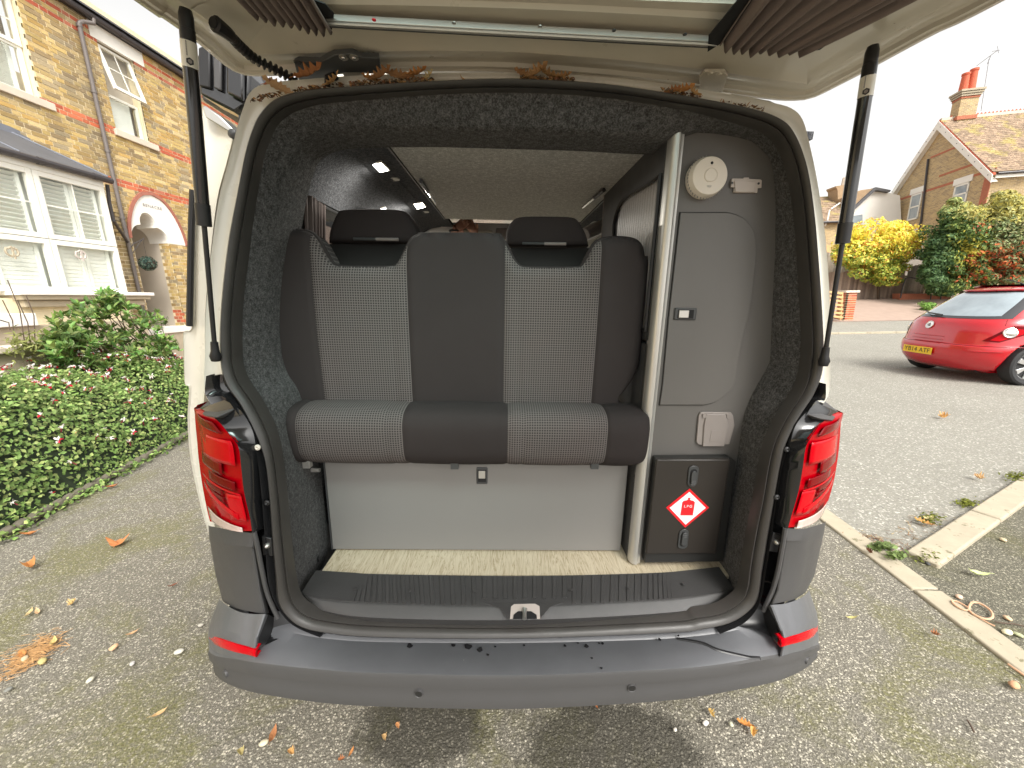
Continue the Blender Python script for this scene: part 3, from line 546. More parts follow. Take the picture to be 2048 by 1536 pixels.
# ledge between seal and bumper, both lower corners
for q in ([[(532,1226,-.10),(520,1265,-.125),(513,1298,-.14)], [(548,1235,-.07),(545,1262,-.085),(530,1290,-.125)], [(560,1212,-.05),(600,1258,-.08),(560,1275,-.105)]],
          [[(1541,1208,-.10),(1552,1250,-.125),(1556,1290,-.14)], [(1525,1214,-.07),(1530,1245,-.085),(1545,1275,-.125)], [(1515,1196,-.05),(1470,1245,-.08),(1510,1258,-.105)]]):
    strip(q, 'corner_gusset', M_['black'], bumper)
for l in ([(508,1064,-.10),(514,1088,-.10),(524,1140,-.095),(536,1190,-.09),(556,1236,-.09)], [(1571,1056,-.10),(1566,1086,-.10),(1556,1140,-.095),(1545,1180,-.09),(1526,1222,-.09)]):
    MB().tube(crp(PY(l), 6, False), .006, 8).build('corner_edge', M_['clad'], van)
for px, py in ((537, 1087), (1547, 1080)):
    c = P(px, py, y=-.075); MB().prism([c + Vector((dx, 0, dz)) for dx, dz in ((-.014, -.03), (.012, -.034), (.014, .02), (-.010, .028))], (0, -.008, 0)).build('latch_bracket', M_['black'], van, bevel=.002)
    MB().lathe(c + Vector((.002, -.008, 0)), (0, -1, 0), [(0, .008), (.004, .0075), (.008, .004), (.010, .001)], 12).build('bracket_bolt', M_['steel'], van)
# water drops and dirt flecks on the bumper top
blob = MB()
for (px, py, r) in [(817,1288,8),(935,1290,11),(960,1296,8),(905,1287,6),(1049,1288,3),(1131,1288,4),(1159,1282,3),(1174,1288,6),(1201,1283,3),(1208,1283,4),(1175,1313,3.2),(1185,1333,3.4),(1326,1275,4.5),(1367,1269,3),(990,1290,3),(976,1306,4)]:
    py += 6; c = P(px, py, y=-.13) ; bi = min(range(len(rid)), key=lambda i: abs(rid[i].x - c.x))
    best = min(((bak[bi].lerp(rid[bi], t / 30) for t in range(31))), key=lambda p: abs(proj(p)[1] - py)); best = best + Vector((c.x - best.x, 0, .0045))
    rr_ = r / 769 * .72; k0 = random.random() * 6
    blob.prism([best + Vector((math.cos(a) * rr_ * (1 + .25 * math.sin(3 * a + k0)), math.sin(a) * rr_ * .9 * (1 + .3 * math.cos(2 * a + k0)), 0)) for a in [i * .5236 for i in range(12)]], (0, 0, .0012))
blob.build('water_drops', M_['gloss'], bumper, kind='stuff')
# ---------------------------------------------------------------- tail lamps
def lamp(front, inner, sgn):
    ln = thing_l = None
    # housing: shiny dark plastic wrapped behind the lens
    A, Bq = resample(crp(PY(front['in']), 5, False), 40), resample(crp(PY(front['out']), 5, False), 40)
    lamp_o = MB().loft([off(A, .05), A, [a.lerp(b, .25) + Vector((0, -.012, 0)) for a, b in zip(A, Bq)], [a.lerp(b, .55) + Vector((0, -.014, 0)) for a, b in zip(A, Bq)], [a.lerp(b, .82) + Vector((0, .004, 0)) for a, b in zip(A, Bq)], Bq, off(Bq, .08)], False, cap=False).build('tail_lamp', M_['lampred'], van, ang=50)
    zt_, zb_l = max(A[0].z, Bq[0].z) - .004, min(A[-1].z, Bq[-1].z) + .002
    I = crp(PY(inner), 5, False)
    J = A; I = resample(I, len(J))
    MB().loft([off(I, .03), I, [a.lerp(b, .5) + Vector((0, -.012, 0)) for a, b in zip(I, J)], [a.lerp(b, .9) + Vector((0, -.006, 0)) for a, b in zip(I, J)], off(J, .02)]).build('lamp_housing', M_['gloss'], lamp_o, ang=40)
    def q(t, s, dy):      # t along height, s across
        z = zt_ + (zb_l - zt_) * t
        def atz(c):
            for u, v in zip(c, c[1:]):
                if u.z >= z >= v.z: return u.lerp(v, (u.z - z) / max(u.z - v.z, 1e-6))
            return c[0] if z > c[0].z else c[-1]
        a, b = atz(A), atz(Bq)
        return a.lerp(b, s) + Vector((0, dy - .02 * (1 - (2 * s - .9) ** 2), 0))
    def patch(t0, t1, s0, s1, name, m, dy=-.003, sk=0):
        dy = dy * .45 - .001
        rws = [[q(min(1, max(0, t0 + (t1 - t0) * i / 6 + sk * (s0 + (s1 - s0) * j / 8))), s0 + (s1 - s0) * j / 8, dy) for j in range(9)] for i in range(7)]
        MB().loft(rws).build(name, M_[m], lamp_o, solid=.0012)
    patch(.02, .10, .12, .9, 'lens_band', 'lampdark'); patch(.14, .34, .06, .78, 'lens_panel', 'lampbright', sk=.05)
    patch(.36, .46, .30, .80, 'lens_band', 'lampdark'); patch(.48, .56, .10, .62, 'lens_band', 'lampdark'); patch(.57, .585, .04, .85, 'lens_line', 'lampbright', -.005)
    patch(.60, .64, .35, .75, 'lens_band', 'lampdark'); patch(.66, .69, .35, .72, 'lens_band', 'lampdark'); patch(.71, .74, .35, .72, 'lens_band', 'lampdark')
    patch(.58, .80, .04, .30, 'lens_panel', 'lampbright', -.002, .1)
    patch(.78, .83, .15, .85, 'lens_line', 'lampbright', -.006, -.16); patch(.865, .965, .12, .90, 'clear_window', 'lampclear', -.006, .015)
    return lamp_o
lamp(dict(**{'in': [(398,817,.03),(412,824,-.01),(436,842,-.06),(458,866,-.082),(476,888,-.09),(482,930,-.092),(488,980,-.096),(500,1030,-.10),(505,1062,-.10)],
             'out': [(394,810,.05),(390,828,.06),(391,850,.06),(394,880,.06),(397,915,.055),(403,960,.05),(412,1010,.03),(420,1043,.0)]}), [(449,800,-.03),(478,818,-.05),(500,850,-.06),(510,882,-.062),(513,930,-.066),(516,980,-.07),(521,1030,-.075),(524,1058,-.078)], -1)
lamp(dict(**{'in': [(1676,824,.03),(1664,830,-.01),(1642,846,-.06),(1624,868,-.082),(1612,890,-.09),(1606,930,-.092),(1597,980,-.096),(1582,1030,-.10),(1575,1055,-.10)],
             'out': [(1680,822,.05),(1682,836,.06),(1681,855,.06),(1679,885,.06),(1675,920,.055),(1668,960,.05),(1657,1000,.03),(1645,1030,.0)]}), [(1634,806,-.03),(1615,822,-.05),(1592,850,-.06),(1581,885,-.062),(1573,930,-.066),(1565,980,-.07),(1557,1030,-.075),(1553,1048,-.078)], 1)
for (a, b) in ([(392,822),(420,797),(447,793),(462,800),(475,815),(449,808),(430,836),(408,832)], 0), ([(1681,826),(1652,802),(1634,802),(1618,812),(1606,826),(1636,815),(1645,838),(1668,842)], 0):
    qd = [P(a[0][0], a[0][1], y=.05), P(a[1][0], a[1][1], y=.06), P(a[2][0], a[2][1], y=.05), P(a[3][0], a[3][1], y=.0), P(a[4][0], a[4][1], y=-.045), P(a[6][0], a[6][1], y=-.085), P(a[7][0], a[7][1], y=-.04)]
    MB().prism(qd, (0, .03, -.01)).build('lamp_cap', M_['clad'], van, bevel=.006, bseg=3)
# ---------------------------------------------------------------- carpet lined pillars
IN = [(1040,1182),(760,1182),(680,1182),(640,1182),(606,1190),(612,1180),(624,1141),(622,1107),(614,1049),(608,1000),(604,954),(600,923),(590,860),(583,817),(571,784),(555,759),(544,729),(540,700),(537,654),(540,576),(547,509),(555,455),(563,400),(574,345),(588,303),(600,285),(620,273),(660,263),(760,259),(900,259),(1024,262),(1180,268),(1340,276),(1390,262),(1440,264),(1500,276),(1525,292),(1547,318),(1553,345),(1557,400),(1557,450),(1556,509),(1551,600),(1547,700),(1543,729),(1524,764),(1506,798),(1492,837),(1484,886),(1477,934),(1465,1000),(1457,1039),(1449,1088),(1442,1121),(1440,1170),(1400,1182),(1300,1182)]
SI = [((1040,1250),(1040,1182))]
# pair each seal inner point with the closest direction on the inner outline
cx_, cy_ = 1040, 720
def angp(p): return math.atan2(p[1] - cy_, (p[0] - cx_) * 1.0)
innerL = crp([Vector((x, y, 0)) for x, y in IN], 6)
def param(l):
    Ls = [0]
    for a, b in zip(l, l[1:] + l[:1]): Ls.append(Ls[-1] + (Vector(b) - Vector(a)).length)
    return Ls
outerL = crp([Vector((*b, 0)) for a, b in SEAL], 6)
# match by corner anchors (pixel outline coordinates) so that strips do not shear
anch_o = [(1040,1250),(590,1207),(563,1000),(508,800),(469,700),(500,400),(547,243),(620,206),(1024,180),(1512,244),(1595,362),(1619,700),(1567,835),(1520,1000),(1485,1185)]
anch_i = [(1040,1182),(606,1190),(608,1000),(571,784),(540,700),(563,400),(600,285),(660,263),(1024,262),(1500,276),(1553,345),(1547,700),(1492,837),(1465,1000),(1440,1170)]
def idx(l, p): return min(range(len(l)), key=lambda i: (l[i].x - p[0]) ** 2 + (l[i].y - p[1]) ** 2)
def sub(l, anchors, m=14):
    ids = [idx(l, a) for a in anchors]; out = []
    for a, b in zip(ids, ids[1:] + [ids[0] + len(l)]):
        if b <= a: b += len(l)
        seg = [l[i % len(l)] for i in range(a, b + 1)]; out += resample(seg, m + 1)[:-1]
    return out
oo, ii = sub(outerL, anch_o), sub(innerL, anch_i)
def dep(p):          # depth of the inner edge behind the opening
    return .115
O3 = [RP(p.x, p.y, .02) for p in oo]; I3 = [P(p.x, p.y, y=.10) for p in ii]
O3b = [p + Vector((0, .02, 0)) for p in O3]
mid1 = [a.lerp(b, .35) + Vector((0, .0, 0)) for a, b in zip(O3, I3)]; mid2 = [a.lerp(b, .85) + Vector((0, -.006, 0)) for a, b in zip(O3, I3)]
back = [p + Vector((-math.copysign(min(abs(p.x), .0), p.x), .12, 0)) for p in I3]
# skip the bottom strip (the load sill is there)
keep = [i for i in range(len(oo)) if not (oo[i].y > 1195)]
st = keep.index(min(keep, key=lambda i: (i < len(oo) // 2, oo[i].y * -1 if i < len(oo) // 2 else 0))) if False else 0
# contiguous run starting from left bottom going up and over to right bottom
run = [i for i in range(len(oo)) if oo[i].y <= 1222 or (ii[i].y <= 1181)]
run = [i for i in run]
rw = [[X[i] for i in run] for X in (O3b, O3, mid1, mid2, I3, back)]
MB().loft(rw).build('pillar_lining', M_['carpet'], van, ang=50)
# ---------------------------------------------------------------- load sill, floor
def PZr(l, z): return [P(px, py, z=z) for px, py in l]
sb = crp(PZr([(633,1141),(700,1145),(760,1148),(1040,1152),(1300,1146),(1380,1140),(1436,1134)], .602), 6, False)
sf = crp(PZr([(606,1186),(640,1199),(760,1207),(1040,1212),(1300,1201),(1400,1192),(1469,1180)], .592), 6, False)
sl_ = crp(PZr([(602,1200),(650,1222),(760,1236),(1040,1240),(1300,1228),(1400,1216),(1480,1196)], .570), 6, False)
rws = [off(sb, .01, -.03), sb] + [[a.lerp(b, q / 5) for a, b in zip(sb, sf)] for q in (1, 2, 3, 4)] + [sf, [a.lerp(b, .12) + Vector((0, -.002, 0)) for a, b in zip(sf, sl_)], [a.lerp(b, .9) for a, b in zip(sf, sl_)], sl_, off(sl_, .012, -.03)]
sillo = MB().loft(rws).build('load_sill', M_['sill'], van, ang=30)
ribm = None
nr = 86
for k in range(nr):
    t = (k + 1) / (nr + 1); i = t * (len(sb) - 1); j = int(i); a = sb[j].lerp(sb[j + 1], i - j); b = sf[j].lerp(sf[j + 1], i - j)
    px = proj(b)[0]; e = 1.0
    if 965 < px < 1130: e = .80
    a2, b2 = a.lerp(b, .03), a.lerp(b, .985 * e); w = .0065
    mb = MB(); mb.loft([[p + Vector((-w, 0, -.001)), p + Vector((-w * .85, 0, .0030)), p + Vector((w * .85, 0, .0030)), p + Vector((w, 0, -.001))] for p in (a2, b2)], cap=True)
    mb.build('rib', M_['sill'], sillo, smooth=False)
for px, py in ((710,1177),(820,1182),(949,1182),(1143,1180),(1258,1176),(1368,1168)):
    c = P(px, py, z=.606); MB().lathe(c, (0, 0, 1), [(0, .006), (.001, .0062), (.0016, .005)], 16).build('sill_plug', M_['sill'], sillo)
# latch recess
lr = [P(*p, z=.592) for p in [(968,1208),(1128,1206),(1100,1216),(1080,1240),(1018,1241),(1002,1219)]]
MB().prism([p + Vector((0, 0, .0005)) for p in lr], (0, 0, .0022)).build('latch_ramp', M_['sill'], sillo, bevel=.002)
cen = P(1048, 1227, z=.585)
MB().prism([P(*p, z=.592) + Vector((0, 0, .0035)) for p in [(1020,1240),(1022,1216),(1028,1211),(1070,1210),(1079,1215),(1080,1240)]], (0, 0, .001)).build('latch_plate', M_['pinkish'], sillo)
MB().prism([P(*p, z=.592) + Vector((0, 0, .005)) for p in [(1026,1241),(1027,1233),(1036,1226),(1062,1226),(1073,1233),(1074,1241)]], (0, 0, .001)).build('latch_hole', M_['dark'], sillo)
MB().tube([P(1049, 1238, z=.598), P(1049, 1226, z=.602), P(1049, 1217, z=.606)], [.006, .006, .0075], 10).build('striker', M_['steel'], sillo)
MB().box(-.63, .78, .046, 3.4, .585, .5965).build('floor', M_['oak'], van, smooth=False)
MB().box(-.60, .60, -.04, .03, .50, .56).build('sill_core', M_['black'], van, smooth=False)
# ---------------------------------------------------------------- interior shell
CZ = 1.90
_a, _b = P(775, 277, z=CZ).x, P(1312, 285, z=CZ).x; _c = P(893, 432, z=CZ).y
mb = MB(); mb.box(-.80, _a, .20, 1.9, CZ, CZ + .02); mb.box(_b, .80, .20, 1.9, CZ, CZ + .02); mb.box(_a, _b, .20, _c, CZ + .0005, CZ + .0205); mb.build('ceiling_lining', M_['carpet_dk'], van, smooth=False)
hd = [P(px, py, y=.22) for px, py in [(590,300),(601,281),(622,270),(660,261),(760,258),(1024,261),(1340,276)]]
mb = MB(); hA = crp(hd, 6, False); mb.loft([hA, [p + Vector((0, .05, -.006 if abs(p.x) < .6 else 0)) for p in hA], [Vector((p.x, .29, CZ + .01)) for p in hA]]); mb.build('header_lining', M_['carpet_dk'], van)
# cove between ceiling and left wall, wall with a window hole
rws = []
for y in (.20, .30, 1.26, 1.40, 2.6):
    rws.append([Vector(p) for p in ((-.50, y, CZ - .002), (-.60, y, CZ - .02), (-.67, y, CZ - .08), (-.69, y, 1.75), (-.745, y, 1.29), (-.76, y, 1.0), (-.76, y, .55))])
n = 7; V = [p for r in rws for p in r]; F = []
for i in range(4):
    for k in range(6):
        if k == 3 and i in (1, 3): continue
        F.append((i * n + k, i * n + k + 1, i * n + n + k + 1, i * n + n + k))
FR = F; FL = [f for f in F if not (f[0] >= 3 * 7 and f[0] < 4 * 7 and f[0] % 7 >= 3)]
MB().add(V, FL).build('wall_lining', M_['carpet_dk'], van, ang=60)
V2 = [Vector((-p.x, p.y, p.z)) for p in V]
MB().add(V2, F).build('wall_lining', M_['carpet_dk'], van, ang=60)
MB().tube([(-.70, .28, 1.745), (-.70, 1.30, 1.745)], .007, 6).build('curtain_rail', M_['handle'], van)
MB().box(-.76, -.70, .30, 1.3, 1.20, 1.285).build('window_ledge', M_['black'], van, smooth=False)
# board under the pop top
bx0, bx1 = P(775, 277, z=CZ).x, P(1312, 285, z=CZ).x
by0, by1 = P(775, 275, z=CZ).y, P(893, 432, z=CZ).y
pb = thing('roof_board', 'pale grey carpeted board closing the roof opening above the bench', 'board', ((bx0 + bx1) / 2, by0, CZ))
MB().box(bx0, bx1, by0, by1, CZ - .016, CZ - .002).build('board', M_['carpet_lt'], pb, bevel=.004)
MB().box(bx0 - .006, bx0, by0, by1, CZ - .02, CZ - .0005).build('edge_strip', M_['black'], pb); MB().box(bx1, bx1 + .006, by0, by1, CZ - .02, CZ - .0005).build('edge_strip', M_['black'], pb)
MB().box(bx0, bx1, by0 - .012, by0, CZ - .022, CZ - .002).build('front_rail', M_['carpet_dk'], pb)
for a, b in (((842,362),(872,408)), ((1208,380),(1166,414))):
    A = P(*a, z=CZ - .03); B_ = P(*b, z=CZ - .03); g = MB().tube([A, A.lerp(B_, .4)], .008, 10).build('roof_strut', M_['black'], van)
    MB().tube([A.lerp(B_, .4), B_], .0055, 10).build('strut_rod', M_['chrome'], g)
# cab: dark recess, cream headliner with visors
MB().box(bx0, bx1, by1 + .002, 1.78, CZ + .058, CZ + .066).build('roof_recess', M_['dark'], van, smooth=False)
hl = [P(px, py, y=1.76) for px, py in [(838,470),(852,462),(868,452),(893,444),(1050,447),(1180,447),(1240,470),(1240,505),(838,505)]]
MB().prism(hl, (0, .05, 0)).build('cab_headliner', M_['cab'], van, bevel=.01)
for (a, b, c_, d) in (((910,458),(985,460),(985,478),(905,478)), ((992,456),(1058,457),(1056,478),(990,478))):
    MB().prism([P(*q, y=1.74) for q in (a, b, c_, d)], (0, .012, 0)).build('sun_visor', M_['lampbezel'] if a[0] == 910 else M_['socket'], van, bevel=.006, bseg=3)
for sx in (-.40, .40):
    fs_ = thing('front_seat', 'dark cab seat seen as a shape beyond the bench, on the ' + ('left' if sx < 0 else 'right'), 'seat', (sx, 2.3, .6), 'v', 'cab seats')
    MB().prism([(sx - .25, 2.2, .7), (sx + .25, 2.2, .7), (sx + .22, 2.3, 1.38), (sx - .22, 2.3, 1.38)], (0, .14, 0)).build('backrest', M_['fabric'], fs_, bevel=.04, bseg=3)
    MB().box(sx - .25, sx + .25, 2.3, 2.8, .6, .85).build('squab', M_['fabric'], fs_, bevel=.04, bseg=3); MB().box(sx - .12, sx + .12, 2.3, 2.38, 1.38, 1.56).build('headrest', M_['fabric'], fs_, bevel=.03, bseg=3)
MB().tube([P(1168, 470, y=.9), P(1185, 462, y=.95), P(1206, 452, y=1.0)], [.03, .034, .03], 10).build('seat_belt_guide', M_['socket'], van)
MB().lathe(P(1190, 458, y=1.0), (.3, -1, 0), [(-.03, .03), (0, .036), (.012, .03)], 18).build('cab_roll', M_['cab'], van)
# ---------------------------------------------------------------- bench seat
bn = thing('bench_seat', 'charcoal and grey check rear bench with two notched headrest gaps over the oak floor', 'bench seat', (-.1, .2, .6))
BY = .165
prof = [(516,458),(535,456),(560,456),(597,458),(616,464),(630,480),(646,508),(657,524),(672,531),(730,533),(780,532),(795,522),(806,500),(818,478),(832,468),(850,465),(985,466),(1000,471),(1012,488),(1024,512),(1034,526),(1048,533),(1100,535),(1158,534),(1170,527),(1182,505),(1194,484),(1212,475),(1240,472),(1272,476),(1287,488),(1292,510)]
pf = crp([P(px, py, y=BY) for px, py in prof], 6, False)
xs0, xs1 = P(518, 640, y=BY).x, P(1292, 640, y=BY).x
def top_z(x):
    for a, b in zip(pf, pf[1:]):
        if a.x <= x <= b.x: return a.z + (b.z - a.z) * (x - a.x) / max(b.x - a.x, 1e-6)
    return pf[0].z if x < pf[0].x else pf[-1].z
zb_ = P(900, 812, y=BY).z
xr_top = [P(px, py, y=BY) for px, py in [(1292,510),(1292,640),(1288,700),(1276,780),(1256,805)]]
seams_px = [633, 818, 1008, 1194]
seams = [P(s, 640, y=BY).x for s in seams_px]
def pillow(x, z, k):
    """surface depth: rounded at the upper border, seams sunk in"""
    y = BY
    dtop = 1e9
    for p in pf[::2]: dtop = min(dtop, math.hypot(p.x - x, p.z - z))
    r = .035
    if dtop < r: y += (r - math.sqrt(max(r * r - (r - dtop) ** 2, 0))) * .9
    for s in seams: y += .006 * math.exp(-((x - s) / .006) ** 2)
    for s in stitch: y += .003 * math.exp(-((x - s) / .004) ** 2) if z < zst else 0
    de = min(x - xs0, xs1 - x)
    if de < .04: y += .04 - math.sqrt(max(.0016 - (.04 - de) ** 2, 0))
    y -= .012 * math.sin(min(max((z - zb_) / .6, 0), 1) * math.pi)
    return y
stitch = [P(s, 700, y=BY).x for s in (666, 790, 1038, 1162)]; zst = P(700, 575, y=BY).z
edges = [xs0] + seams + [xs1]; kinds = ['plain', 'check', 'plain', 'check', 'plain']
for k in range(5):
    x0, x1 = edges[k], edges[k + 1]; nx = 30; nz = 60; rws = []; U = []
    for i in range(nx + 1):
        x = x0 + (x1 - x0) * i / nx; zt = top_z(x) - .001; r = []
        for j in range(nz + 1):
            z = zb_ - .02 + (zt - zb_ + .02) * (j / nz) ** .8
            xx = x
            if k == 4:       # right edge draws in towards the bottom
                t = max(0, min(1, (P(1290, 720, y=BY).z - z) / .12)); xx = x0 + (x - x0) * (1 - .38 * t ** 2 * (x - x0) / (x1 - x0))
            r.append(Vector((xx, pillow(x, z, k), z))); U.append((xx, z, 0))
        r.append(Vector((x, BY + .10, zt - .004))); U.append((x, zt + .05, 0)); rws.append(r)
    MB().loft(rws, u=U).build('backrest_' + kinds[k] + '_panel', M_['check'] if kinds[k] == 'check' else M_['fabric'], bn, ang=50)
MB().tube([p + Vector((0, .030, -.003)) for p in pf], .008, 8).build('piping', M_['fabric'], bn)
MB().box(xs0 + .03, xs1 - .05, BY + .09, BY + .11, zb_ - .2, P(700, 545, y=BY).z).build('backrest_shell', M_['shelf'], bn)
# parcel tray and headrests behind
for (x0, x1, yt, x2, x3) in ((655, 800, 487, 640, 815), (1030, 1180, 495, 1020, 1195)):
    A = [P(x2, yt, y=.34), P(x3, yt, y=.34), P(x1, 534, y=.24), P(x0, 534, y=.24)]
    MB().prism(A, (0, .03, -.01)).build('headrest_well', M_['shelf'], bn, bevel=.004)
for (pts, bar) in (([(662,488),(664,466),(678,432),(692,423),(750,421),(806,423),(822,434),(838,462),(842,488)], (707, 797, 478)), ([(1012,494),(1013,462),(1024,444),(1040,437),(1090,436),(1142,438),(1156,446),(1170,470),(1176,494)], (1045, 1132, 487))):
    A = crp([P(px, py, y=.36) for px, py in pts], 5, False)
    cxx = sum((p for p in A), Vector()) / len(A)
    rws = [[cxx + (p - cxx) * .80 + Vector((0, -.040, 0)) for p in A], [cxx + (p - cxx) * .93 + Vector((0, -.034, 0)) for p in A], [cxx + (p - cxx) * .985 + Vector((0, -.018, 0)) for p in A], [p + Vector((0, .02, 0)) for p in A], [cxx + (p - cxx) * .9 + Vector((0, .08, 0)) for p in A]]
    mb = MB().loft(rws, True, cap=True); h = mb.build('headrest', M_['fabric'], bn, ang=60)
    a, b = P(bar[0], bar[2], y=.31), P(bar[1], bar[2] + 1, y=.31); c = a.lerp(b, .5)
    MB().tube([a, c], .0045, 8).build('guide_bar', M_['handle'], h); MB().tube([c, b], .0052, 8).build('guide_bar', M_['socket'], h)
# seat squab: section profile swept across
fr_ = [P(900, 803, y=.17), P(900, 806, y=.15), P(900, 812, y=.12), P(900, 824, y=.085), P(900, 838, y=.066), P(900, 856, y=.056), P(900, 880, y=.056), P(900, 905, y=.062), P(900, 918, y=.072), P(900, 925, y=.09), P(900, 927, y=.15)]
fr_ = crp([Vector((0, p.y, p.z)) for p in fr_], 4, False)
arc = [0]
for a, b in zip(fr_, fr_[1:]): arc.append(arc[-1] + (b - a).length)
cx0, cx1 = P(561, 870, y=.06).x, P(1302, 870, y=.06).x
cs = [P(s, 870, y=.06).x for s in (592, 805, 1015, 1215)]; cst = [P(s, 870, y=.06).x for s in (627, 771, 1045, 1181)]
ce = [cx0] + cs + [cx1]; cyc = sum(p.y for p in fr_) / len(fr_); czc = sum(p.z for p in fr_) / len(fr_)
for k in range(5):
    x0, x1 = ce[k], ce[k + 1]; nx = 26; rws = []; U = []
    for i in range(nx + 1):
        x = x0 + (x1 - x0) * i / nx; de = min(x - cx0, cx1 - x); s = 1
        if de < .045: s = .55 + .45 * math.sqrt(max(1 - ((.045 - de) / .045) ** 2, 0))
        g = .004 * sum(math.exp(-((x - q) / .005) ** 2) for q in cs) + .0035 * sum(math.exp(-((x - q) / .0045) ** 2) for q in cst)
        puff = .004 * math.cos((x - (x0 + x1) / 2) / (x1 - x0) * math.pi)
        r = []
        for p, ar in zip(fr_, arc):
            d = Vector((0, p.y - cyc, p.z - czc)); dn = d.normalized(); q = Vector((x, cyc + d.y * s, czc + d.z * (s * .35 + .65))) - dn * (g - puff)
            r.append(q); U.append((x, ar, 0))
        rws.append(r)
    MB().loft(rws, u=U).build('squab_' + kinds[k] + '_panel', M_['check'] if kinds[k] == 'check' else M_['fabric'], bn, ang=60)
for s in (-1, 1):
    x = cx0 if s < 0 else cx1; MB().tube([Vector((x + s * -.004, cyc + (p.y - cyc) * .56, czc + (p.z - czc) * .85)) for p in fr_[4:-4]], .003, 6).build('piping', M_['fabric'], bn)
MB().box(cx0 + .02, cx1 - .03, .08, .3, czc - .06, czc + .05).build('squab_core', M_['shelf'], bn)
for px in (910, 1188):
    a = P(px, 925, y=.10); MB().box(a.x - .012, a.x + .012, .085, .10, a.z - .016, a.z + .01).build('fixing_tab', M_['handle'], bn, bevel=.001)
a = P(612, 926, y=.12); MB().box(a.x - .015, a.x + .015, .11, .13, a.z - .014, a.z + .01).build('fixing_tab', M_['alu'], bn, bevel=.001)
MB().lathe(P(640, 940, y=.16), (1, 0, 0), [(-.03, .004), (-.03, .007), (0, .007)], 12).build('pivot_bolt', M_['alu'], bn)
# box front
a, b, c = P(650, 926, y=.16), P(665, 1100, y=.16), P(1258, 1100, y=.16)
zz0 = .6025
base = MB().box(b.x + .002, .345, .16, .176, zz0, a.z + .05).build('base_panel', M_['lam2'], bn, bevel=.0015)
MB().box(b.x - .002, b.x + .002, .158, .5, zz0, a.z + .05).build('panel_edge', M_['lamdk'], bn)
MB().box(-.2, .3, .40, .42, zz0, 1.2).build('seat_frame', M_['shelf'], bn)
def latch(cx, cy, wpx, hpx, y, parent, vertical):
    A = P(cx - wpx / 2, cy - hpx / 2, y=y); B_ = P(cx + wpx / 2, cy + hpx / 2, y=y)
    x0, x1, z0, z1 = min(A.x, B_.x), max(A.x, B_.x), min(A.z, B_.z), max(A.z, B_.z)
    l = MB().box(x0, x1, y - .004, y + .004, z0, z1).build('latch', M_['handle'], parent, bevel=.003, bseg=3)
    w, h = x1 - x0, z1 - z0
    MB().box(x0 + w * .14, x1 - w * .14, y - .0046, y - .0038, z0 + h * .14, z1 - h * .14).build('latch_recess', M_['dark'], l)
    if vertical: MB().box(x0 + w * .2, x1 - w * .2, y - .008, y - .003, z0 + h * .38, z1 - h * .17).build('latch_button', M_['alu'], l, bevel=.001)
    else: MB().box(x0 + w * .18, x0 + w * .62, y - .008, y - .003, z0 + h * .2, z1 - h * .2).build('latch_button', M_['alu'], l, bevel=.001)
    return l
latch(964, 951, 22, 33, .16, bn, True)
# dark void left of the box with seat mechanism
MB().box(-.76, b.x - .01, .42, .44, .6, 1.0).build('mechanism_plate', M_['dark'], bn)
MB().tube([P(628, 960, y=.25), P(640, 1020, y=.24), P(632, 1080, y=.2), P(628, 1122, y=.13)], [.02, .014, .012, .016], 8).build('seat_runner', M_['black'], bn)
MB().tube([P(622, 1040, y=.2), P(634, 1046, y=.2), P(631, 1120, y=.14)], .004, 6).build('release_cable', M_['gloss'], bn)
for q in ((520, 0),): pass
MB().lathe(P(647, 1073, y=.2), (0, -1, 0), [(0, .004), (.004, .006)], 10).build('bolt', M_['alu'], bn)
# ---------------------------------------------------------------- tall cupboard
FY = .112
cb = thing('tall_cupboard', 'tall dark grey cupboard with a rounded door beside the bench, behind an aluminium post', 'cupboard', (.6, FY, .6))
MB().prism([Vector((.391, FY, .6025)), Vector((.78, FY, .6025)), Vector((.78, FY, 1.28))] + [P(px, py, y=FY) for px, py in ((1562,640),(1569,520),(1570,400),(1567,345),(1556,312),(1532,284),(1500,266),(1440,256),(1380,250))] + [Vector((.391, FY, 1.885))], (0, .48, 0)).build('face_board', M_['lam'], cb, smooth=False)
def PF(l, y): return [P(px, py, y=y) for px, py in l]
DO = [(1359,426),(1400,426),(1440,426),(1458,427),(1484,437),(1503,459),(1509,485),(1509,520),(1499,609),(1484,671),(1474,721),(1466,768),(1449,788),(1429,803),(1405,809),(1318,809),(1324,768),(1336,634)]
do = PF(DO, FY)
cd = sum(do, Vector()) / len(do)
sm = [do[0], *crp(do[1:15], 4, False), do[15], do[16], do[17]]
MB().prism([cd + (p - cd) * 1.008 + Vector((0, -.0005, 0)) for p in sm], (0, -.0008, 0)).build('door_gap', M_['dark'], cb)
dr = MB().prism([cd + (p - cd) * .998 + Vector((0, -.0008, 0)) for p in sm], (0, -.006, 0)).build('door', M_['lam'], cb, bevel=.0012)
latch(1370, 628, 41, 25, FY - .008, cb, False)
# post: quarter-round aluminium extrusion
mb = MB(); px0, px1, ztop, zbot = .357, .390, 1.868, .603
sec = [(px0, FY + .02), (px0, FY - .004), (px0 + .002, FY - .013), (px0 + .007, FY - .020), (px0 + .014, FY - .024), (px0 + .020, FY - .0245), (px0 + .021, FY - .022), (px0 + .027, FY - .018), (px1, FY - .016), (px1, FY + .02)]
mb.loft([[Vector((x, y, z)) for x, y in sec] for z in (zbot, zbot + .3, ztop - .3, ztop)], cap=True); mb.build('corner_post', M_['alu'], cb, ang=50)
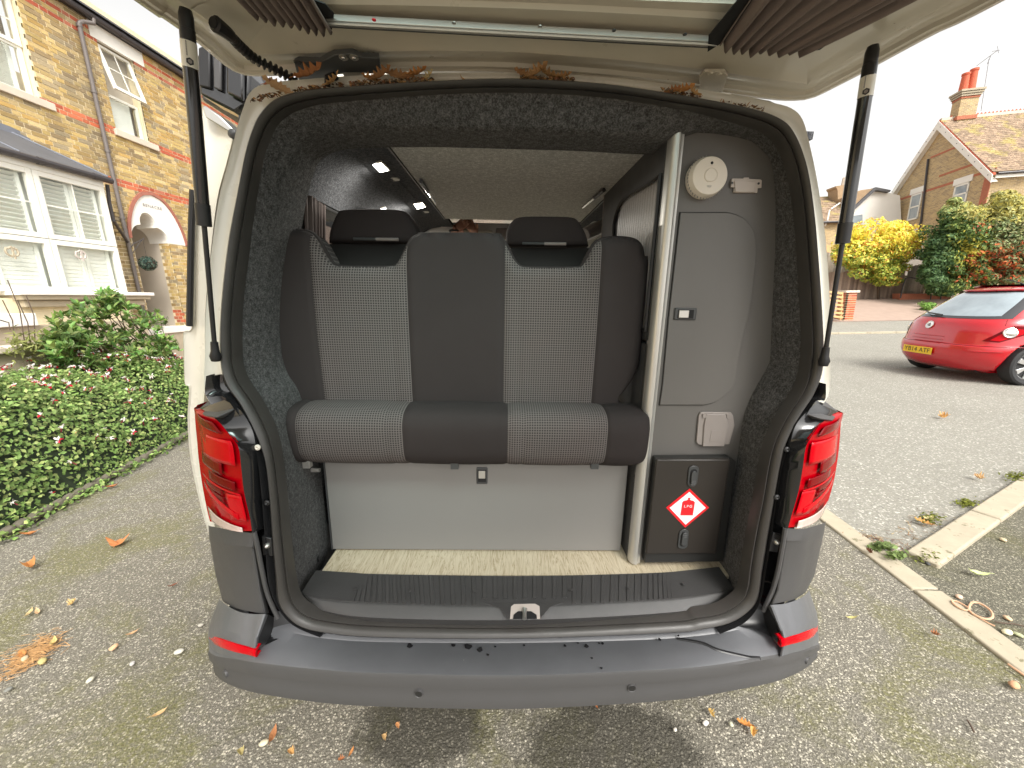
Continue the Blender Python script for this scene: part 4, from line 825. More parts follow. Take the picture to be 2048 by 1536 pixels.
# side board with fluted window
SX = .357
sp = thing('side_partition', 'grey partition with a fluted clear pane running forward from the aluminium post', 'partition', (SX, .12, .6))
yf = P(1210, 380, x=SX).y
hole = [P(1334, 340, x=SX), P(1300, 366, x=SX), P(1262, 388, x=SX), P(1246, 400, x=SX), P(1236, 420, x=SX), P(1229, 450, x=SX), P(1228, 480, x=SX)]
hole = [Vector((SX, max(.14, p.y), p.z)) for p in hole] + [Vector((SX, hole[-1].y, 1.36)), Vector((SX, .14, 1.36))]
ho = [hole[0]] + crp(hole[1:7], 5, False) + hole[7:]
ctr = Vector((SX, (ho[0].y + ho[8].y) / 2, 1.6))
outr = []
for p in ho:
    d = p - ctr; t = 1e9
    for lim, comp in ((.122, 'y'), (yf, 'y'), (1.893, 'z'), (1.32, 'z')):
        dv = getattr(d, comp)
        if abs(dv) > 1e-6:
            tt = (lim - getattr(ctr, comp)) / dv
            if tt > 0: t = min(t, tt)
    outr.append(ctr + d * t)
crn = MB()
mb = MB(); mb.loft([ho, outr], True); mb.loft([[p + Vector((.016, 0, 0)) for p in ho], [p + Vector((.016, 0, 0)) for p in outr]], True); mb.loft([ho, [p + Vector((.016, 0, 0)) for p in ho]], True)
for (y, z) in ((yf, 1.893), (.122, 1.893)):
    near = sorted(outr, key=lambda p: (p.y - y) ** 2 + (p.z - z) ** 2)[:2]
    mb.add([near[0], near[1], Vector((SX, y, z))], [(0, 1, 2)])
mb.box(SX, SX + .016, .122, yf, .603, 1.32); mb.build('board', M_['lamdk'], sp, smooth=False)
MB().box(SX - .003, SX + .019, yf, yf + .004, 1.0, 1.893).build('edge_trim', M_['socket'], sp)
MB().tube([p + Vector((-.003, 0, 0)) for p in ho], .006, 6, closed=True).build('window_gasket', M_['rubber2'], sp)
# fluted pane
y0, y1 = ho[0].y, max(p.y for p in ho); nf = 20; rws = []
for k in range(nf * 6 + 1):
    y = y0 + (y1 - y0) * k / (nf * 6); zt = 1.9
    pts_top = [p for p in ho]; 
    zc = None
    for a, b in zip(ho[:8], ho[1:8]):
        if min(a.y, b.y) <= y <= max(a.y, b.y) and abs(a.y - b.y) > 1e-5: zc = a.z + (b.z - a.z) * (y - a.y) / (b.y - a.y); break
    if zc is None: zc = ho[7].z if y > .3 else ho[0].z
    x = SX + .010 - .004 * abs(math.cos(k / 12 * 2 * math.pi)); rws.append([Vector((x, y, 1.355)), Vector((x, y, min(zc + .01, 1.88)))])
MB().loft(rws).build('fluted_pane', fluted_plastic(), sp, ang=80)
MB().box(SX + .03, SX + .04, .14, yf, 1.55, 1.88).build('cupboard_inside', M_['socket'], sp, smooth=False)
MB().box(SX + .03, SX + .04, .14, yf, 1.30, 1.54).build('cupboard_inside', M_['lamdk'], sp, smooth=False)
MB().box(SX + .024, SX + .03, .14, yf, 1.535, 1.553).build('inner_shelf', M_['white'], sp, smooth=False)
a = P(1285, 570, y=.20); b_ = P(1312, 640, y=.20); MB().box(a.x, SX - .001, .195, .205, b_.z, a.z).build('bracket_plate', M_['lamdk'], sp, bevel=.001)
# bits stuffed behind the bench end
MB().tube([P(1262, 800, y=.25), P(1275, 812, y=.22), P(1290, 806, y=.24), P(1300, 820, y=.2), P(1270, 790, y=.3)], .006, 6).build('loose_strap', M_['socket'], bn)
# wall items
sa = thing('smoke_alarm', 'round cream smoke alarm on the cupboard above its door', 'smoke alarm', P(1408, 358, y=FY))
c = P(1407, 359, y=FY - .001); R = .0505
MB().lathe(c, (0, -1, 0), [(0, R * .98), (.012, R), (.013, R * .985), (.016, R * .985), (.030, R * .93), (.034, R * .88), (.0355, R * .6), (.0355, R * .36), (.0345, R * .35), (.0345, R * .31), (.037, R * .29), (.037, .001)], 48).build('case', M_['white'], sa, ang=30)
MB().lathe(c + Vector((0, -.0352, R * .58)), (0, -1, 0), [(0, .0035), (.001, .0035), (.001, .001)], 12).build('indicator', M_['dark'], sa)
t_ = MB(); 
for k in range(26):
    an = math.pi * .55 + k * math.pi * 1.35 / 26; t_.box(-.0007, .0007, -.018, -.0145, -.003, .003, None, Matrix.Translation(c) @ Matrix.Rotation(0, 4, 'Y') @ Matrix.Translation(Vector((math.cos(an) * R * .99, 0, math.sin(an) * R * .99))))
t_.build('vent_slot', M_['grey_print'], sa, kind='stuff')
def text(name, s, size, ctr, xdir, zdir, mt, parent, ext=.0004, space=1.0):
    cu = bpy.data.curves.new(name, 'FONT'); cu.body = s; cu.size = size; cu.align_x = 'CENTER'; cu.align_y = 'CENTER'; cu.extrude = ext; cu.space_character = space
    tmp = bpy.data.objects.new(name, cu); COL.objects.link(tmp); dg = bpy.context.evaluated_depsgraph_get()
    me = bpy.data.meshes.new_from_object(tmp.evaluated_get(dg)); bpy.data.objects.remove(tmp); bpy.data.curves.remove(cu)
    xd = Vector(xdir).normalized(); zd = Vector(zdir).normalized(); nd = xd.cross(zd); M = Matrix((xd, zd, nd)).transposed().to_4x4(); M.translation = Vector(ctr) - ORG[parent.name][0]
    me.transform(M); me.materials.clear(); me.materials.append(mt); o = bpy.data.objects.new(name, me); COL.objects.link(o); o.parent = parent; ORG[o.name] = ORG[parent.name]; return o
text('lettering', 'TEST', .006, c + Vector((0, -.0358, -R * .52)), (1, 0, 0), (0, 0, 1), M_['grey_print'], sa)
br = thing('alarm_bracket', 'small pale plastic bracket screwed up right of the smoke alarm', 'bracket', P(1490, 372, y=FY))
BK = [(1461,360),(1463,358),(1485,358),(1486,356),(1495,356),(1496,359),(1518,360),(1521,362),(1520,377),(1513,377),(1512,387),(1465,386),(1467,376),(1460,375)]
MB().prism(PF(BK, FY - .001), (0, -.006, 0)).build('plate', M_['pinkish'], br, bevel=.0008)
MB().prism(PF([(1468,362),(1510,363),(1508,385),(1470,384)], FY - .007), (0, -.003, 0)).build('holder', M_['pinkish'], br, bevel=.001)
for q in ((1464, 366), (1517, 367)): MB().lathe(P(*q, y=FY - .007), (0, -1, 0), [(0, .003), (.001, .003), (.0015, .001)], 10).build('screw_hole', M_['handle'], br)
so2 = thing('power_socket', 'grey flap-covered socket low on the cupboard above the gas locker', 'socket', P(1430, 858, y=FY))
MB().prism(PF([(1400,823),(1460,824),(1464,830),(1467,850),(1457,887),(1448,888),(1404,890),(1394,887),(1391,882),(1396,830)], FY - .001), (0, -.006, 0)).build('backplate', M_['socket'], so2, bevel=.0015)
MB().prism(PF([(1412,827),(1450,828),(1456,850),(1447,892),(1404,892),(1407,850)], FY - .007), (0, -.005, 0)).build('flap', M_['socket'], so2, bevel=.002)
MB().prism(PF([(1423,861),(1441,861),(1439,883),(1419,883)], FY - .0125), (0, -.0006, 0)).build('flap_mark', M_['socket'], so2, bevel=.0008)
for q in ((1405,828,1413,836), (1453,829,1461,837)): MB().prism(PF([(q[0],q[1]),(q[2],q[1]),(q[2],q[3]),(q[0],q[3])], FY - .0085), (0, -.002, 0)).build('hinge_block', M_['socket'], so2, bevel=.0005)
# gas locker
gl = thing('gas_locker', 'black gas locker door at the foot of the cupboard, carrying a red diamond sticker', 'locker', P(1370, 1113, y=.10))
MB().prism(PF([(1305,910),(1450,908),(1462,916),(1436,1112),(1283,1114)], .105), (0, -.028, 0)).build('rim', M_['locker_dk'], gl, bevel=.002)
LK = PF([(1313,918),(1460,918),(1431,1106),(1291,1107)], .066)
MB().prism([Vector((p.x, .076, p.z)) for p in LK], (0, -.014, 0)).build('locker_door', M_['locker'], gl, bevel=.004, bseg=3)
LY = .0615
for (cx, cy, up) in ((1385, 952, 1), (1366, 1077, -1)):
    c = P(cx, cy, y=LY); w, h = .0155, .035
    ov = [Vector((c.x + w * math.cos(a) * (1 - .12 * math.sin(a) * up * -1), LY, c.z + (h - w) * (1 if math.sin(a) > 0 else -1) + w * math.sin(a))) for a in [i * math.pi / 12 for i in range(24)]]
    hn = MB().prism(ov, (0, -.004, 0)).build('latch_surround', M_['handle'], gl, bevel=.0015)
    MB().prism([Vector((c.x + (p.x - c.x) * .62, LY - .0045, c.z + (p.z - c.z) * .72)) for p in ov], (0, -.0008, 0)).build('latch_recess', M_['dark'], hn)
    MB().prism([Vector((c.x + (p.x - c.x) * .5, LY - .0052, c.z + (p.z - c.z) * .66 - up * .004)) for p in ov], (0, -.005, 0)).build('latch_tongue', M_['handle'], hn, bevel=.001)
    for k in range(3): z = c.z - up * (.012 + .006 * k); MB().tube([(c.x - .006, LY - .0105, z), (c.x + .006, LY - .0105, z)], .0011, 6).build('grip_rib', M_['handle'], hn)
stx = [P(*p, y=LY) for p in [(1332,1015),(1379,977),(1418,1015),(1370,1055)]]
sg = MB().prism([p + Vector((0, -.0004, 0)) for p in stx], (0, -.0006, 0)).build('lpg_sticker', M_['red_print'], gl, smooth=False)
cs_ = sum(stx, Vector()) / 4
MB().prism([cs_ + (p - cs_) * .94 + Vector((0, -.0011, 0)) for p in stx], (0, -.0002, 0)).build('sticker_edge', M_['red_print'], sg, smooth=False)
MB().prism([cs_ + (p - cs_) * .84 + Vector((0, -.0014, 0)) for p in stx], (0, -.0003, 0)).build('sticker_field', M_['white_print'], sg, smooth=False)
cyl = [(1360,1030),(1364,1004),(1367,1001),(1373,1000),(1376,998),(1375,995),(1378,995),(1381,995),(1379,998),(1381,1000),(1386,1001),(1389,1004),(1385,1030)]
MB().prism([P(*p, y=LY) + Vector((0, -.0019, 0)) for p in cyl], (0, -.0003, 0)).build('cylinder_mark', M_['red_print'], sg, smooth=False)
c = P(1375.5, 1012, y=LY); text('lettering', 'LPG', .0125, c + Vector((0, -.0024, 0)), (1, 0, -.0), (.06, 0, 1), M_['white_print'], sg, .0002, 1.35)
# ---------------------------------------------------------------- lights and vents in the ceiling
for i, (q, lb) in enumerate((([(737,324),(763,320),(781,338),(756,344)], 'square lit ceiling light nearest the tailgate, above the window curtain'), ([(825,405),(846,402),(853,412),(833,417)], 'square lit ceiling light further forward, above the left headrest'), ([(760,414),(770,412),(774,419),(763,421)], 'smallest lit ceiling light, half hidden by the left headrest'))):
    z = CZ - .001 if i < 2 else CZ - .07
    qq = [P(*p, z=z) for p in q]; cc = sum(qq, Vector()) / 4
    t = thing('ceiling_light', lb, 'ceiling light', cc, 'v', 'lit square lights in the van ceiling')
    MB().prism(qq, (0, 0, -.006)).build('bezel', M_['lampbezel'], t, bevel=.001)
    MB().prism([cc + (p - cc) * .78 + Vector((0, 0, -.0065)) for p in qq], (0, 0, -.001)).build('diffuser', M_['led'], t)
    ld = bpy.data.lights.new('spot_glow', 'AREA'); lo = bpy.data.objects.new('spot_glow', ld); COL.objects.link(lo); ld.size = .04; ld.energy = (1.0, 4.0, .12)[i]; ld.color = (1, .95, .85)
    lo.parent = t; lo.location = (0, 0, -.012)
for cx, cy, r, lb in ((788, 357, .022, 'round ceiling vent behind the nearest ceiling light'), (850, 423, .022, 'round ceiling vent beside the further ceiling light')):
    c = P(cx, cy, z=CZ - .001); t = thing('round_vent', lb, 'vent', c, 'v', 'round vents beside the ceiling lights')
    MB().lathe(c, (0, 0, -1), [(0, r), (.004, r), (.005, r * .8), (.003, r * .6), (.004, r * .3), (.004, .001)], 20).build('ring', M_['lampbezel'], t)
# ---------------------------------------------------------------- window curtains
def pleats(A, B, folds, amp, name, mt, parent=None, nrm=(1, 0, 0), seed=1, rows_n=10, **k):
    rnd = random.Random(seed); nrm = Vector(nrm); n = folds * 8; a = lin(A, n + 1); b = lin(B, n + 1); ph = [rnd.uniform(.6, 1.3) for _ in range(folds + 1)]; rws = []
    for j in range(rows_n + 1):
        t = j / rows_n; r = []
        for i in range(n + 1):
            am = amp * ph[i // 8 if i // 8 < folds else folds - 1] * (1 + .25 * math.sin(3 * t + i * .1)); r.append(a[i].lerp(b[i], t) + nrm * am * math.sin(i / 8 * 2 * math.pi + .5 * math.sin(t * 2 + i * .05)))
        rws.append(r)
    return MB().loft(rws).build(name, mt, parent, ang=80, solid=.002, **k)
cu = thing('window_curtain', 'bunched grey curtain at the rear end of the left side window', 'curtain', (-.69, .35, 1.3), 'v', 'curtains at the left side window')
pleats([(-.66, .235, 1.735), (-.685, .43, 1.74)], [(-.70, .235, 1.2), (-.725, .40, 1.2)], 7, .010, 'cloth', M_['curtain2'], cu)
cu = thing('window_curtain', 'second bunched curtain, at the forward end of the left side window', 'curtain', (-.69, 1.1, 1.3), 'v', 'curtains at the left side window')
pleats([(-.68, 1.02, 1.74), (-.69, 1.26, 1.74)], [(-.72, 1.02, 1.2), (-.735, 1.26, 1.2)], 6, .012, 'cloth', M_['curtain2'], cu)
# ---------------------------------------------------------------- person in the cab reaching up
def skinned(name, verts, edges, rad, mt, parent=None, sub=2, **k):
    me = bpy.data.meshes.new(name); me.from_pydata(verts, edges, []); o = bpy.data.objects.new(name, me); COL.objects.link(o)
    sk = o.modifiers.new('skin', 'SKIN'); sk.use_smooth_shade = True
    for v, r in zip(me.skin_vertices[0].data if me.skin_vertices else [], rad): v.radius = (r, r)
    return o
def add_skin(name, pts, edges, rad, mt, fr='v', parent=None, sub=2):
    """grow a surface on a skeleton and freeze it as a mesh"""
    org = ORG[parent.name][0] if parent else Vector()
    me = bpy.data.meshes.new(name); me.from_pydata([Vector(p) - org for p in pts], edges, []); o = bpy.data.objects.new(name, me); COL.objects.link(o)
    o.modifiers.new('skin', 'SKIN')
    sv = me.skin_vertices[0].data if len(me.skin_vertices) else None
    if sv is None:
        bm = bmesh.new(); bm.from_mesh(me); bm.verts.layers.skin.verify(); bm.to_mesh(me); bm.free(); sv = me.skin_vertices[0].data
    for v, r in zip(sv, rad): v.radius = (r, r)
    sv[0].use_root = True
    s = o.modifiers.new('sub', 'SUBSURF'); s.levels = sub; s.render_levels = sub
    dg = bpy.context.evaluated_depsgraph_get(); m2 = bpy.data.meshes.new_from_object(o.evaluated_get(dg)); bpy.data.objects.remove(o); m2.shade_smooth(); m2.materials.clear(); m2.materials.append(mt)
    o = bpy.data.objects.new(name, m2); COL.objects.link(o)
    if parent: o.parent = parent; ORG[o.name] = ORG[parent.name]
    return o
YH = 1.66
wr, hd_ = P(908, 462, y=YH), P(922, 450, y=YH)
pe = thing('person', 'person in the cab, mostly hidden, one watch-wearing hand raised to the roof', 'person', (wr.x, YH + .25, .9))
hx = wr.x; tor = Vector((hx - .05, YH + .32, 1.05))
pts = [tor, tor + Vector((0, 0, .25)), tor + Vector((0, 0, .42)), tor + Vector((.02, -.02, .50)), tor + Vector((.02, -.03, .60)),     # pelvis chest neck head
       tor + Vector((-.17, -.02, .36)), tor + Vector((-.20, -.16, .44)), Vector((hx - .03, YH + .02, 1.72)), tor + Vector((.17, -.02, .36)), tor + Vector((.22, -.12, .45)), Vector((hx + .09, YH + .02, 1.74))]
add_skin('body', pts, [(0, 1), (1, 2), (2, 3), (3, 4), (1, 5), (5, 6), (6, 7), (1, 8), (8, 9), (9, 10)], [.13, .14, .06, .07, .09, .06, .05, .032, .06, .05, .032], M_['jacket'], parent=pe)
MB().lathe(tor + Vector((.02, -.03, .60)), (0, 0, 1), [(-.11, .05), (-.08, .07), (0, .078), (.05, .07), (.085, .045), (.095, .01)], 20).build('head', M_['skin'], pe)
for (p0, d0, nm) in ((Vector((hx - .03, YH + .02, 1.72)), wr, 0), (Vector((hx + .09, YH + .02, 1.74)), P(950, 468, y=YH), 1)):
    up = (P(928, 446, y=YH) - wr).normalized() if nm == 0 else (P(935, 440, y=YH) - P(952, 470, y=YH)).normalized(); sx = Vector((0, 1, 0)).cross(up); pal = d0 + up * .045
    pts = [p0, d0, pal]; ed = [(0, 1), (1, 2)]; rad = [.032, .024, .030]
    for f in range(4):
        b0 = pal + up * .02 + sx * (.024 - .016 * f); L1 = (.030, .034, .032, .024)[f]; i0 = len(pts); pts += [b0, b0 + up * L1 + Vector((0, -.012, 0)), b0 + up * (L1 + .014) + Vector((0, -.03, 0))]; ed += [(2, i0), (i0, i0 + 1), (i0 + 1, i0 + 2)]; rad += [.0095, .0085, .007]
    i0 = len(pts); pts += [d0 + up * .02 + sx * .028, d0 + up * .05 + sx * .045 + Vector((0, -.02, 0))]; ed += [(1, i0), (i0, i0 + 1)]; rad += [.012, .009]
    add_skin('forearm_and_hand', pts, ed, rad, M_['skin'], parent=pe)
    if nm == 0: MB().tube([d0 + Vector((math.cos(a) * .028, math.sin(a) * .028, 0)) * 1 for a in [i * .5236 for i in range(12)]], .007, 6, closed=True).build('watch', M_['black'], pe)
# ---------------------------------------------------------------- tailgate
TZ = 1.985
TE = [(267,0),(315,30),(362,62),(400,90),(437,121),(462,140),(487,150),(512,153),(587,151),(762,147),(900,146),(1024,148),(1199,160),(1349,175),(1461,190),(1536,199),(1573,202),(1611,200),(1636,192),(1680,170),(1723,148),(1761,127),(1873,67),(2011,0)]
te = [P(px, py, z=TZ) for px, py in TE]
sl0 = te[0] + (te[0] - te[2]) * 0; 
near = [Vector((te[-1].x + .05, -.70, TZ - .01)), Vector((te[-1].x + .02, -1.05, TZ - .04)), Vector((te[-1].x - .10, -1.22, TZ - .07)), Vector((0, -1.26, TZ - .07)), Vector((te[0].x + .10, -1.22, TZ - .07)), Vector((te[0].x - .02, -1.05, TZ - .04)), Vector((te[0].x - .05, -.70, TZ - .01))]
loop = lin(crp(te + near, 5, True), 240, True); i0 = 0
ctr = Vector((0, -.5, TZ))
def inset(lp, d, dz):
    n = len(lp); out = []
    for i in range(n):
        t = (lp[(i + 3) % n] - lp[i - 3]).normalized(); nrm = Vector((t.y, -t.x, 0)).normalized()
        if nrm.dot(ctr - lp[i]) < 0: nrm = -nrm
        out.append(lp[i] + nrm * d + Vector((0, 0, dz)))
    return out
prof_t = [(-.004, .05), (-.004, .006), (0, 0), (.010, -.001), (.013, .003), (.020, .004), (.024, .012), (.030, .014), (.036, .013), (.048, .011), (.060, .011), (.072, .006), (.080, .004), (.088, .006), (.096, .010), (.12, .012)]
rws = [inset(loop, d, z) for d, z in prof_t]
# window opening inner edge
wn = P(1200, 2, z=TZ + .012); wy = wn.y - .005
wl = [Vector((x, y, TZ + .02)) for x, y in [(.45, wy + .01), (.50, wy - .03), (.53, wy - .3), (.52, wy - .62), (.44, wy - .68), (-.44, wy - .68), (-.52, wy - .62), (-.53, wy - .3), (-.50, wy - .03), (-.45, wy + .01)]]
wr_ = lin(wl, 240, True)
# rotate window loop so its points match the gate loop by angle
def ang_(p): return math.atan2(p.y - (wy - .33), p.x)
base_l = rws[-1]; wr2 = []
for p in base_l:
    d = Vector((p.x * 1.0, p.y - (wy - .33), 0)); a = math.atan2(d.y, d.x)
    best = min(wr_, key=lambda q: abs(((ang_(q) - a + math.pi) % (2 * math.pi)) - math.pi)); wr2.append(best)
for k in range(2): wr2 = [(wr2[i - 1] + wr2[i] * 2 + wr2[(i + 1) % 240]) / 4 for i in range(240)]
last = rws[-1]
rws += [[a.lerp(b, .25) + Vector((0, 0, .003)) for a, b in zip(last, wr2)], [a.lerp(b, .5) for a, b in zip(last, wr2)], [a.lerp(b, .74) + Vector((0, 0, .0)) for a, b in zip(last, wr2)], [a.lerp(b, .80) + Vector((0, 0, -.007)) for a, b in zip(last, wr2)], [a.lerp(b, .86) + Vector((0, 0, -.001)) for a, b in zip(last, wr2)], [a.lerp(b, .985) + Vector((0, 0, .0)) for a, b in zip(last, wr2)], [b + Vector((0, 0, .015)) for b in wr2]]
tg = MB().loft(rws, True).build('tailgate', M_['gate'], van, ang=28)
MB().loft([inset(loop, -.004, .05), [Vector((p.x * .9, p.y * .9 - .05, TZ + .09)) for p in loop], [Vector((p.x * .6, p.y * .6 - .2, TZ + .11)) for p in loop]], True, cap=True).build('outer_skin', M_['paint'], tg) if False else None
ring = [b + Vector((0, 0, .010)) for b in wr2]
cw = Vector((0, wy - .33, 0))
MB().loft([ring, [Vector((cw.x + (b.x - cw.x) * .985, cw.y + (b.y - cw.y) * .985, b.z)) for b in ring], [Vector((b.x * .985, cw.y + (b.y - cw.y) * .985, b.z + .02)) for b in ring]], True).build('window_rubber', M_['rubber2'], tg)
MB().add([b + Vector((0, 0, .012)) for b in wr2], [tuple(range(240))]).build('rear_window', glass('rear_glass', (.62, .82, .80), .02, .5), tg, smooth=False)
outer = inset(loop, -.004, .05); ow = [b + Vector((0, 0, .03)) for b in wr2]
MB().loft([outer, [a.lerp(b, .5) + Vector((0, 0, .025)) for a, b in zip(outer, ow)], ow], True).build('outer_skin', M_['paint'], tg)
# curtain rail on the gate
ra, rb = P(655, 40, z=TZ - .002), P(1432, 83, z=TZ - .002)
rl = MB(); rl.bar(ra, rb, .018, .012); rl_o = rl.build('curtain_rail', M_['alu'], tg, bevel=.001)
MB().tube([ra + Vector((0, -.006, -.009)), rb + Vector((0, -.006, -.009))], .0028, 6).build('rail_lip', M_['alu'], tg)
MB().tube([ra + Vector((0, .010, -.005)), rb + Vector((0, .010, -.005))], .0022, 6).build('rail_channel', M_['handle'], tg)
for px, py, mt in ((748,39,'red_print'), (908,45,'steel'), (1080,52,'steel'), (1228,60,'handle'), (1370,68,'handle')):
    MB().lathe(P(px, py, z=TZ - .009), (0, 0, -1), [(0, .0042), (.0015, .004), (.002, .0022), (.001, .001)], 12).build('rivet', M_[mt], tg)
# tailgate curtains
tc = thing('tailgate_curtain', 'bunched grey curtain hanging at the left of the tailgate window', 'curtain', P(600, 20, z=TZ - .02), 'v', 'curtains of the tailgate window')
c_l = pleats([P(500, 28, z=TZ - .018), P(570, 48, z=TZ - .018), P(625, 60, z=TZ - .018), P(664, 60, z=TZ - .018)], [P(330, -150, z=TZ - .02), P(380, -150, z=TZ - .02), P(440, -150, z=TZ - .02), P(560, -120, z=TZ - .02)], 10, .009, 'cloth', M_['curtain'], tc, (0, 0, 1), 4)
MB().prism([P(628, 0, z=TZ - .004), P(650, 8, z=TZ - .004), P(668, 28, z=TZ - .004), P(664, 60, z=TZ - .006), P(630, 30, z=TZ - .006), P(600, -10, z=TZ - .006)], (0, 0, .002)).build('lining', M_['curtain_in'], tc)
tc = thing('tailgate_curtain', 'bunched grey curtain hanging at the right of the tailgate window', 'curtain', P(1560, 60, z=TZ - .02), 'v', 'curtains of the tailgate window')
pleats([P(1440, 92, z=TZ - .02), P(1490, 100, z=TZ - .02), P(1550, 104, z=TZ - .02), P(1606, 102, z=TZ - .02)], [P(1590, -120, z=TZ - .025), P(1700, -130, z=TZ - .025), P(1850, -110, z=TZ - .025), P(1990, -90, z=TZ - .02)], 9, .011, 'cloth', M_['curtain'], tc, (0, 0, 1), 9)
MB().prism([P(1415, 104, z=TZ - .012), P(1417, 72, z=TZ - .012), P(1440, 44, z=TZ - .012), P(1500, -30, z=TZ - .012), P(1560, -60, z=TZ - .012), P(1520, 0, z=TZ - .012), P(1450, 82, z=TZ - .014)], (0, 0, .002)).build('lining', M_['curtain_in'], tc)
MB().prism([P(1598, 106, z=TZ - .004), P(1640, 100, z=TZ - .004), P(1720, 40, z=TZ - .004), P(1830, -40, z=TZ - .004), P(1760, -40, z=TZ - .004), P(1640, 60, z=TZ - .004)], (0, 0, .002)).build('lining', M_['curtain_in'], tc)
# hinges
h1 = [(588,116),(597,112),(640,113),(668,98),(705,95),(722,103),(758,105),(762,136),(735,136),(720,134),(690,134),(664,142),(630,150),(596,150)]
hg = MB().prism([P(px, py, z=TZ - .004) for px, py in h1], (0, 0, -.012)).build('hinge_cover', M_['handle'], tg, bevel=.002)
for px, py in ((687,114), (708,114)): MB().lathe(P(px, py, z=TZ - .016), (0, 0, -1), [(0, .010), (.002, .010), (.003, .007), (.002, .006), (.005, .005), (.006, .001)], 16).build('hinge_bolt', M_['steel'], tg)
MB().lathe(P(595, 124, z=TZ - .016), (0, 0, -1), [(0, .009), (.002, .008), (.002, .001)], 14).build('cover_pin', M_['black'], tg)
for sx, pts in ((0, [(682,134),(724,134),(724,160),(718,172),(694,172),(692,160)]), (1, [(1410,137),(1450,137),(1456,146),(1447,176),(1428,196),(1404,190),(1402,178),(1398,150)])):
    MB().prism([P(px, py, z=TZ - .006) for px, py in pts], (0, 0, -.006)).build('hinge_arm', M_['gate'], tg, bevel=.001)
for px in (1398, 1432): MB().prism([P(px, 183, z=TZ - .01), P(px + 9, 184, z=TZ - .01), P(px + 8, 208, z=TZ - .02), P(px + 1, 208, z=TZ - .02)], (0, 0, .015)).build('hinge_knuckle', M_['pinkish'], tg, bevel=.001)
for px in (694, 722): MB().prism([P(px - 4, 160, z=TZ - .01), P(px + 6, 160, z=TZ - .01), P(px + 6, 176, z=TZ - .02), P(px - 4, 176, z=TZ - .02)], (0, 0, .015)).build('hinge_knuckle', M_['steel'], tg, bevel=.001)
for px, py in ((1422,145), (1441,147)): MB().lathe(P(px, py, z=TZ - .012), (0, 0, -1), [(0, .009), (.002, .009), (.002, .006), (.004, .005), (.004, .001)], 16).build('hinge_bolt', M_['gate'], tg)
# corrugated cable sleeve
zs = TZ - .02
path = cr([P(425, 44, z=zs), P(455, 66, z=zs), P(480, 92, z=zs), P(510, 118, z=zs - .004), P(545, 136, z=zs - .008), P(575, 152, z=zs - .012), P(600, 168, z=zs - .02), P(632, 182, z=zs - .03)], 90)
rad = []
for i in range(90):
    if i < 16: rad.append(.0155 * (1 - .25 * (i / 16)) if i > 1 else .010)
    elif i < 20: rad.append(.010)
    else: rad.append(.0085 + .0030 * (1 if (i % 4) < 2 else -1))
MB().tube(path, rad, 12).build('cable_sleeve', M_['rubber2'], tg, ang=20)
MB().tube([P(655, 172, y=.06), P(655, 155, y=.05), P(668, 150, y=.05), P(672, 158, y=.05)], .007, 8).build('cable_end', M_['rubber2'], tg)
# ---------------------------------------------------------------- gas struts
def strut(top, bot, split, band, rt, bx, lab):
    A = P(*top, z=TZ - .01); B_ = RP(*bot, bx); s = thing('gas_strut', lab, 'gas strut', B_, 'v', 'gas struts holding up the tailgate')
    def at(py):
        lo, hi = 0, 1
        for _ in range(40):
            m = (lo + hi) / 2
            if proj(A.lerp(B_, m))[1] < py: lo = m
            else: hi = m
        return A.lerp(B_, lo)
    d = (B_ - A).normalized(); S = at(split); b0, b1 = at(band[0]), at(band[1]); b1b = at(band[1] + (split - band[1]) * .02)
    MB().tube([A - d * .0, A + d * .01, at(band[0] - 24), at(band[0] - 23), b0], [rt * .75, rt * .95, rt * .95, rt * 1.02, rt * 1.02], 16).build('end_fitting', M_['black'], s)
    MB().tube([b0, S], [rt, rt], 20).build('cylinder', M_['gloss'], s)
    MB().tube([b0 + d * .002, b1], [rt + .0006, rt + .0006], 20, cap=False).build('printed_band', M_['lampbezel'], s)
    MB().tube([S - d * .045, S, S + d * .001], [rt * 1.12, rt * 1.12, rt * .5], 18).build('collar', M_['black'], s)
    MB().tube([S, B_ - d * .03], .0052, 12).build('rod', M_['black'], s)
    MB().tube([B_ - d * .035, B_ - d * .012, B_, B_ + d * .012], [.008, .009, .013, .010], 12).build('ball_joint', M_['rubber2'], s)
    return s, b0, b1, d, rt
stL = strut((371, 18), (431, 712), 452, (82, 138), .0128, -.02, 'black gas strut at the left edge of the raised tailgate')
stR = strut((1746, 92), (1648, 722), 487, (152, 196), .0128, -.02, 'black gas strut at the right edge of the raised tailgate')
for (s, b0, b1, d, rt) in (stL, stR):
    toC = (CV - (b0 + b1) / 2); toC = (toC - d * toC.dot(d)).normalized(); sd2 = d.cross(toC)
    for k in range(6): c = b0.lerp(b1, .12 + .09 * k) + toC * rt; MB().box(-.0008, .0008, -.0005, .0005, -.0018, .0018, None, Matrix.Translation(c + sd2 * .004 + toC * .0008)).build('print_mark', M_['grey_print'], s)
    c = b0.lerp(b1, .8) + toC * (rt + .0008); MB().prism([c + (d * math.cos(a) + sd2 * math.sin(a)) * .0065 for a in [i * math.pi / 3 for i in range(6)]], toC * .0006).build('print_emblem', M_['black_print'], s)
    MB().prism([c + toC * .0007 + (d * math.cos(a) + sd2 * math.sin(a)) * .0035 for a in [i * math.pi / 6 for i in range(12)]], toC * .0004).build('print_emblem', M_['socket'], s)
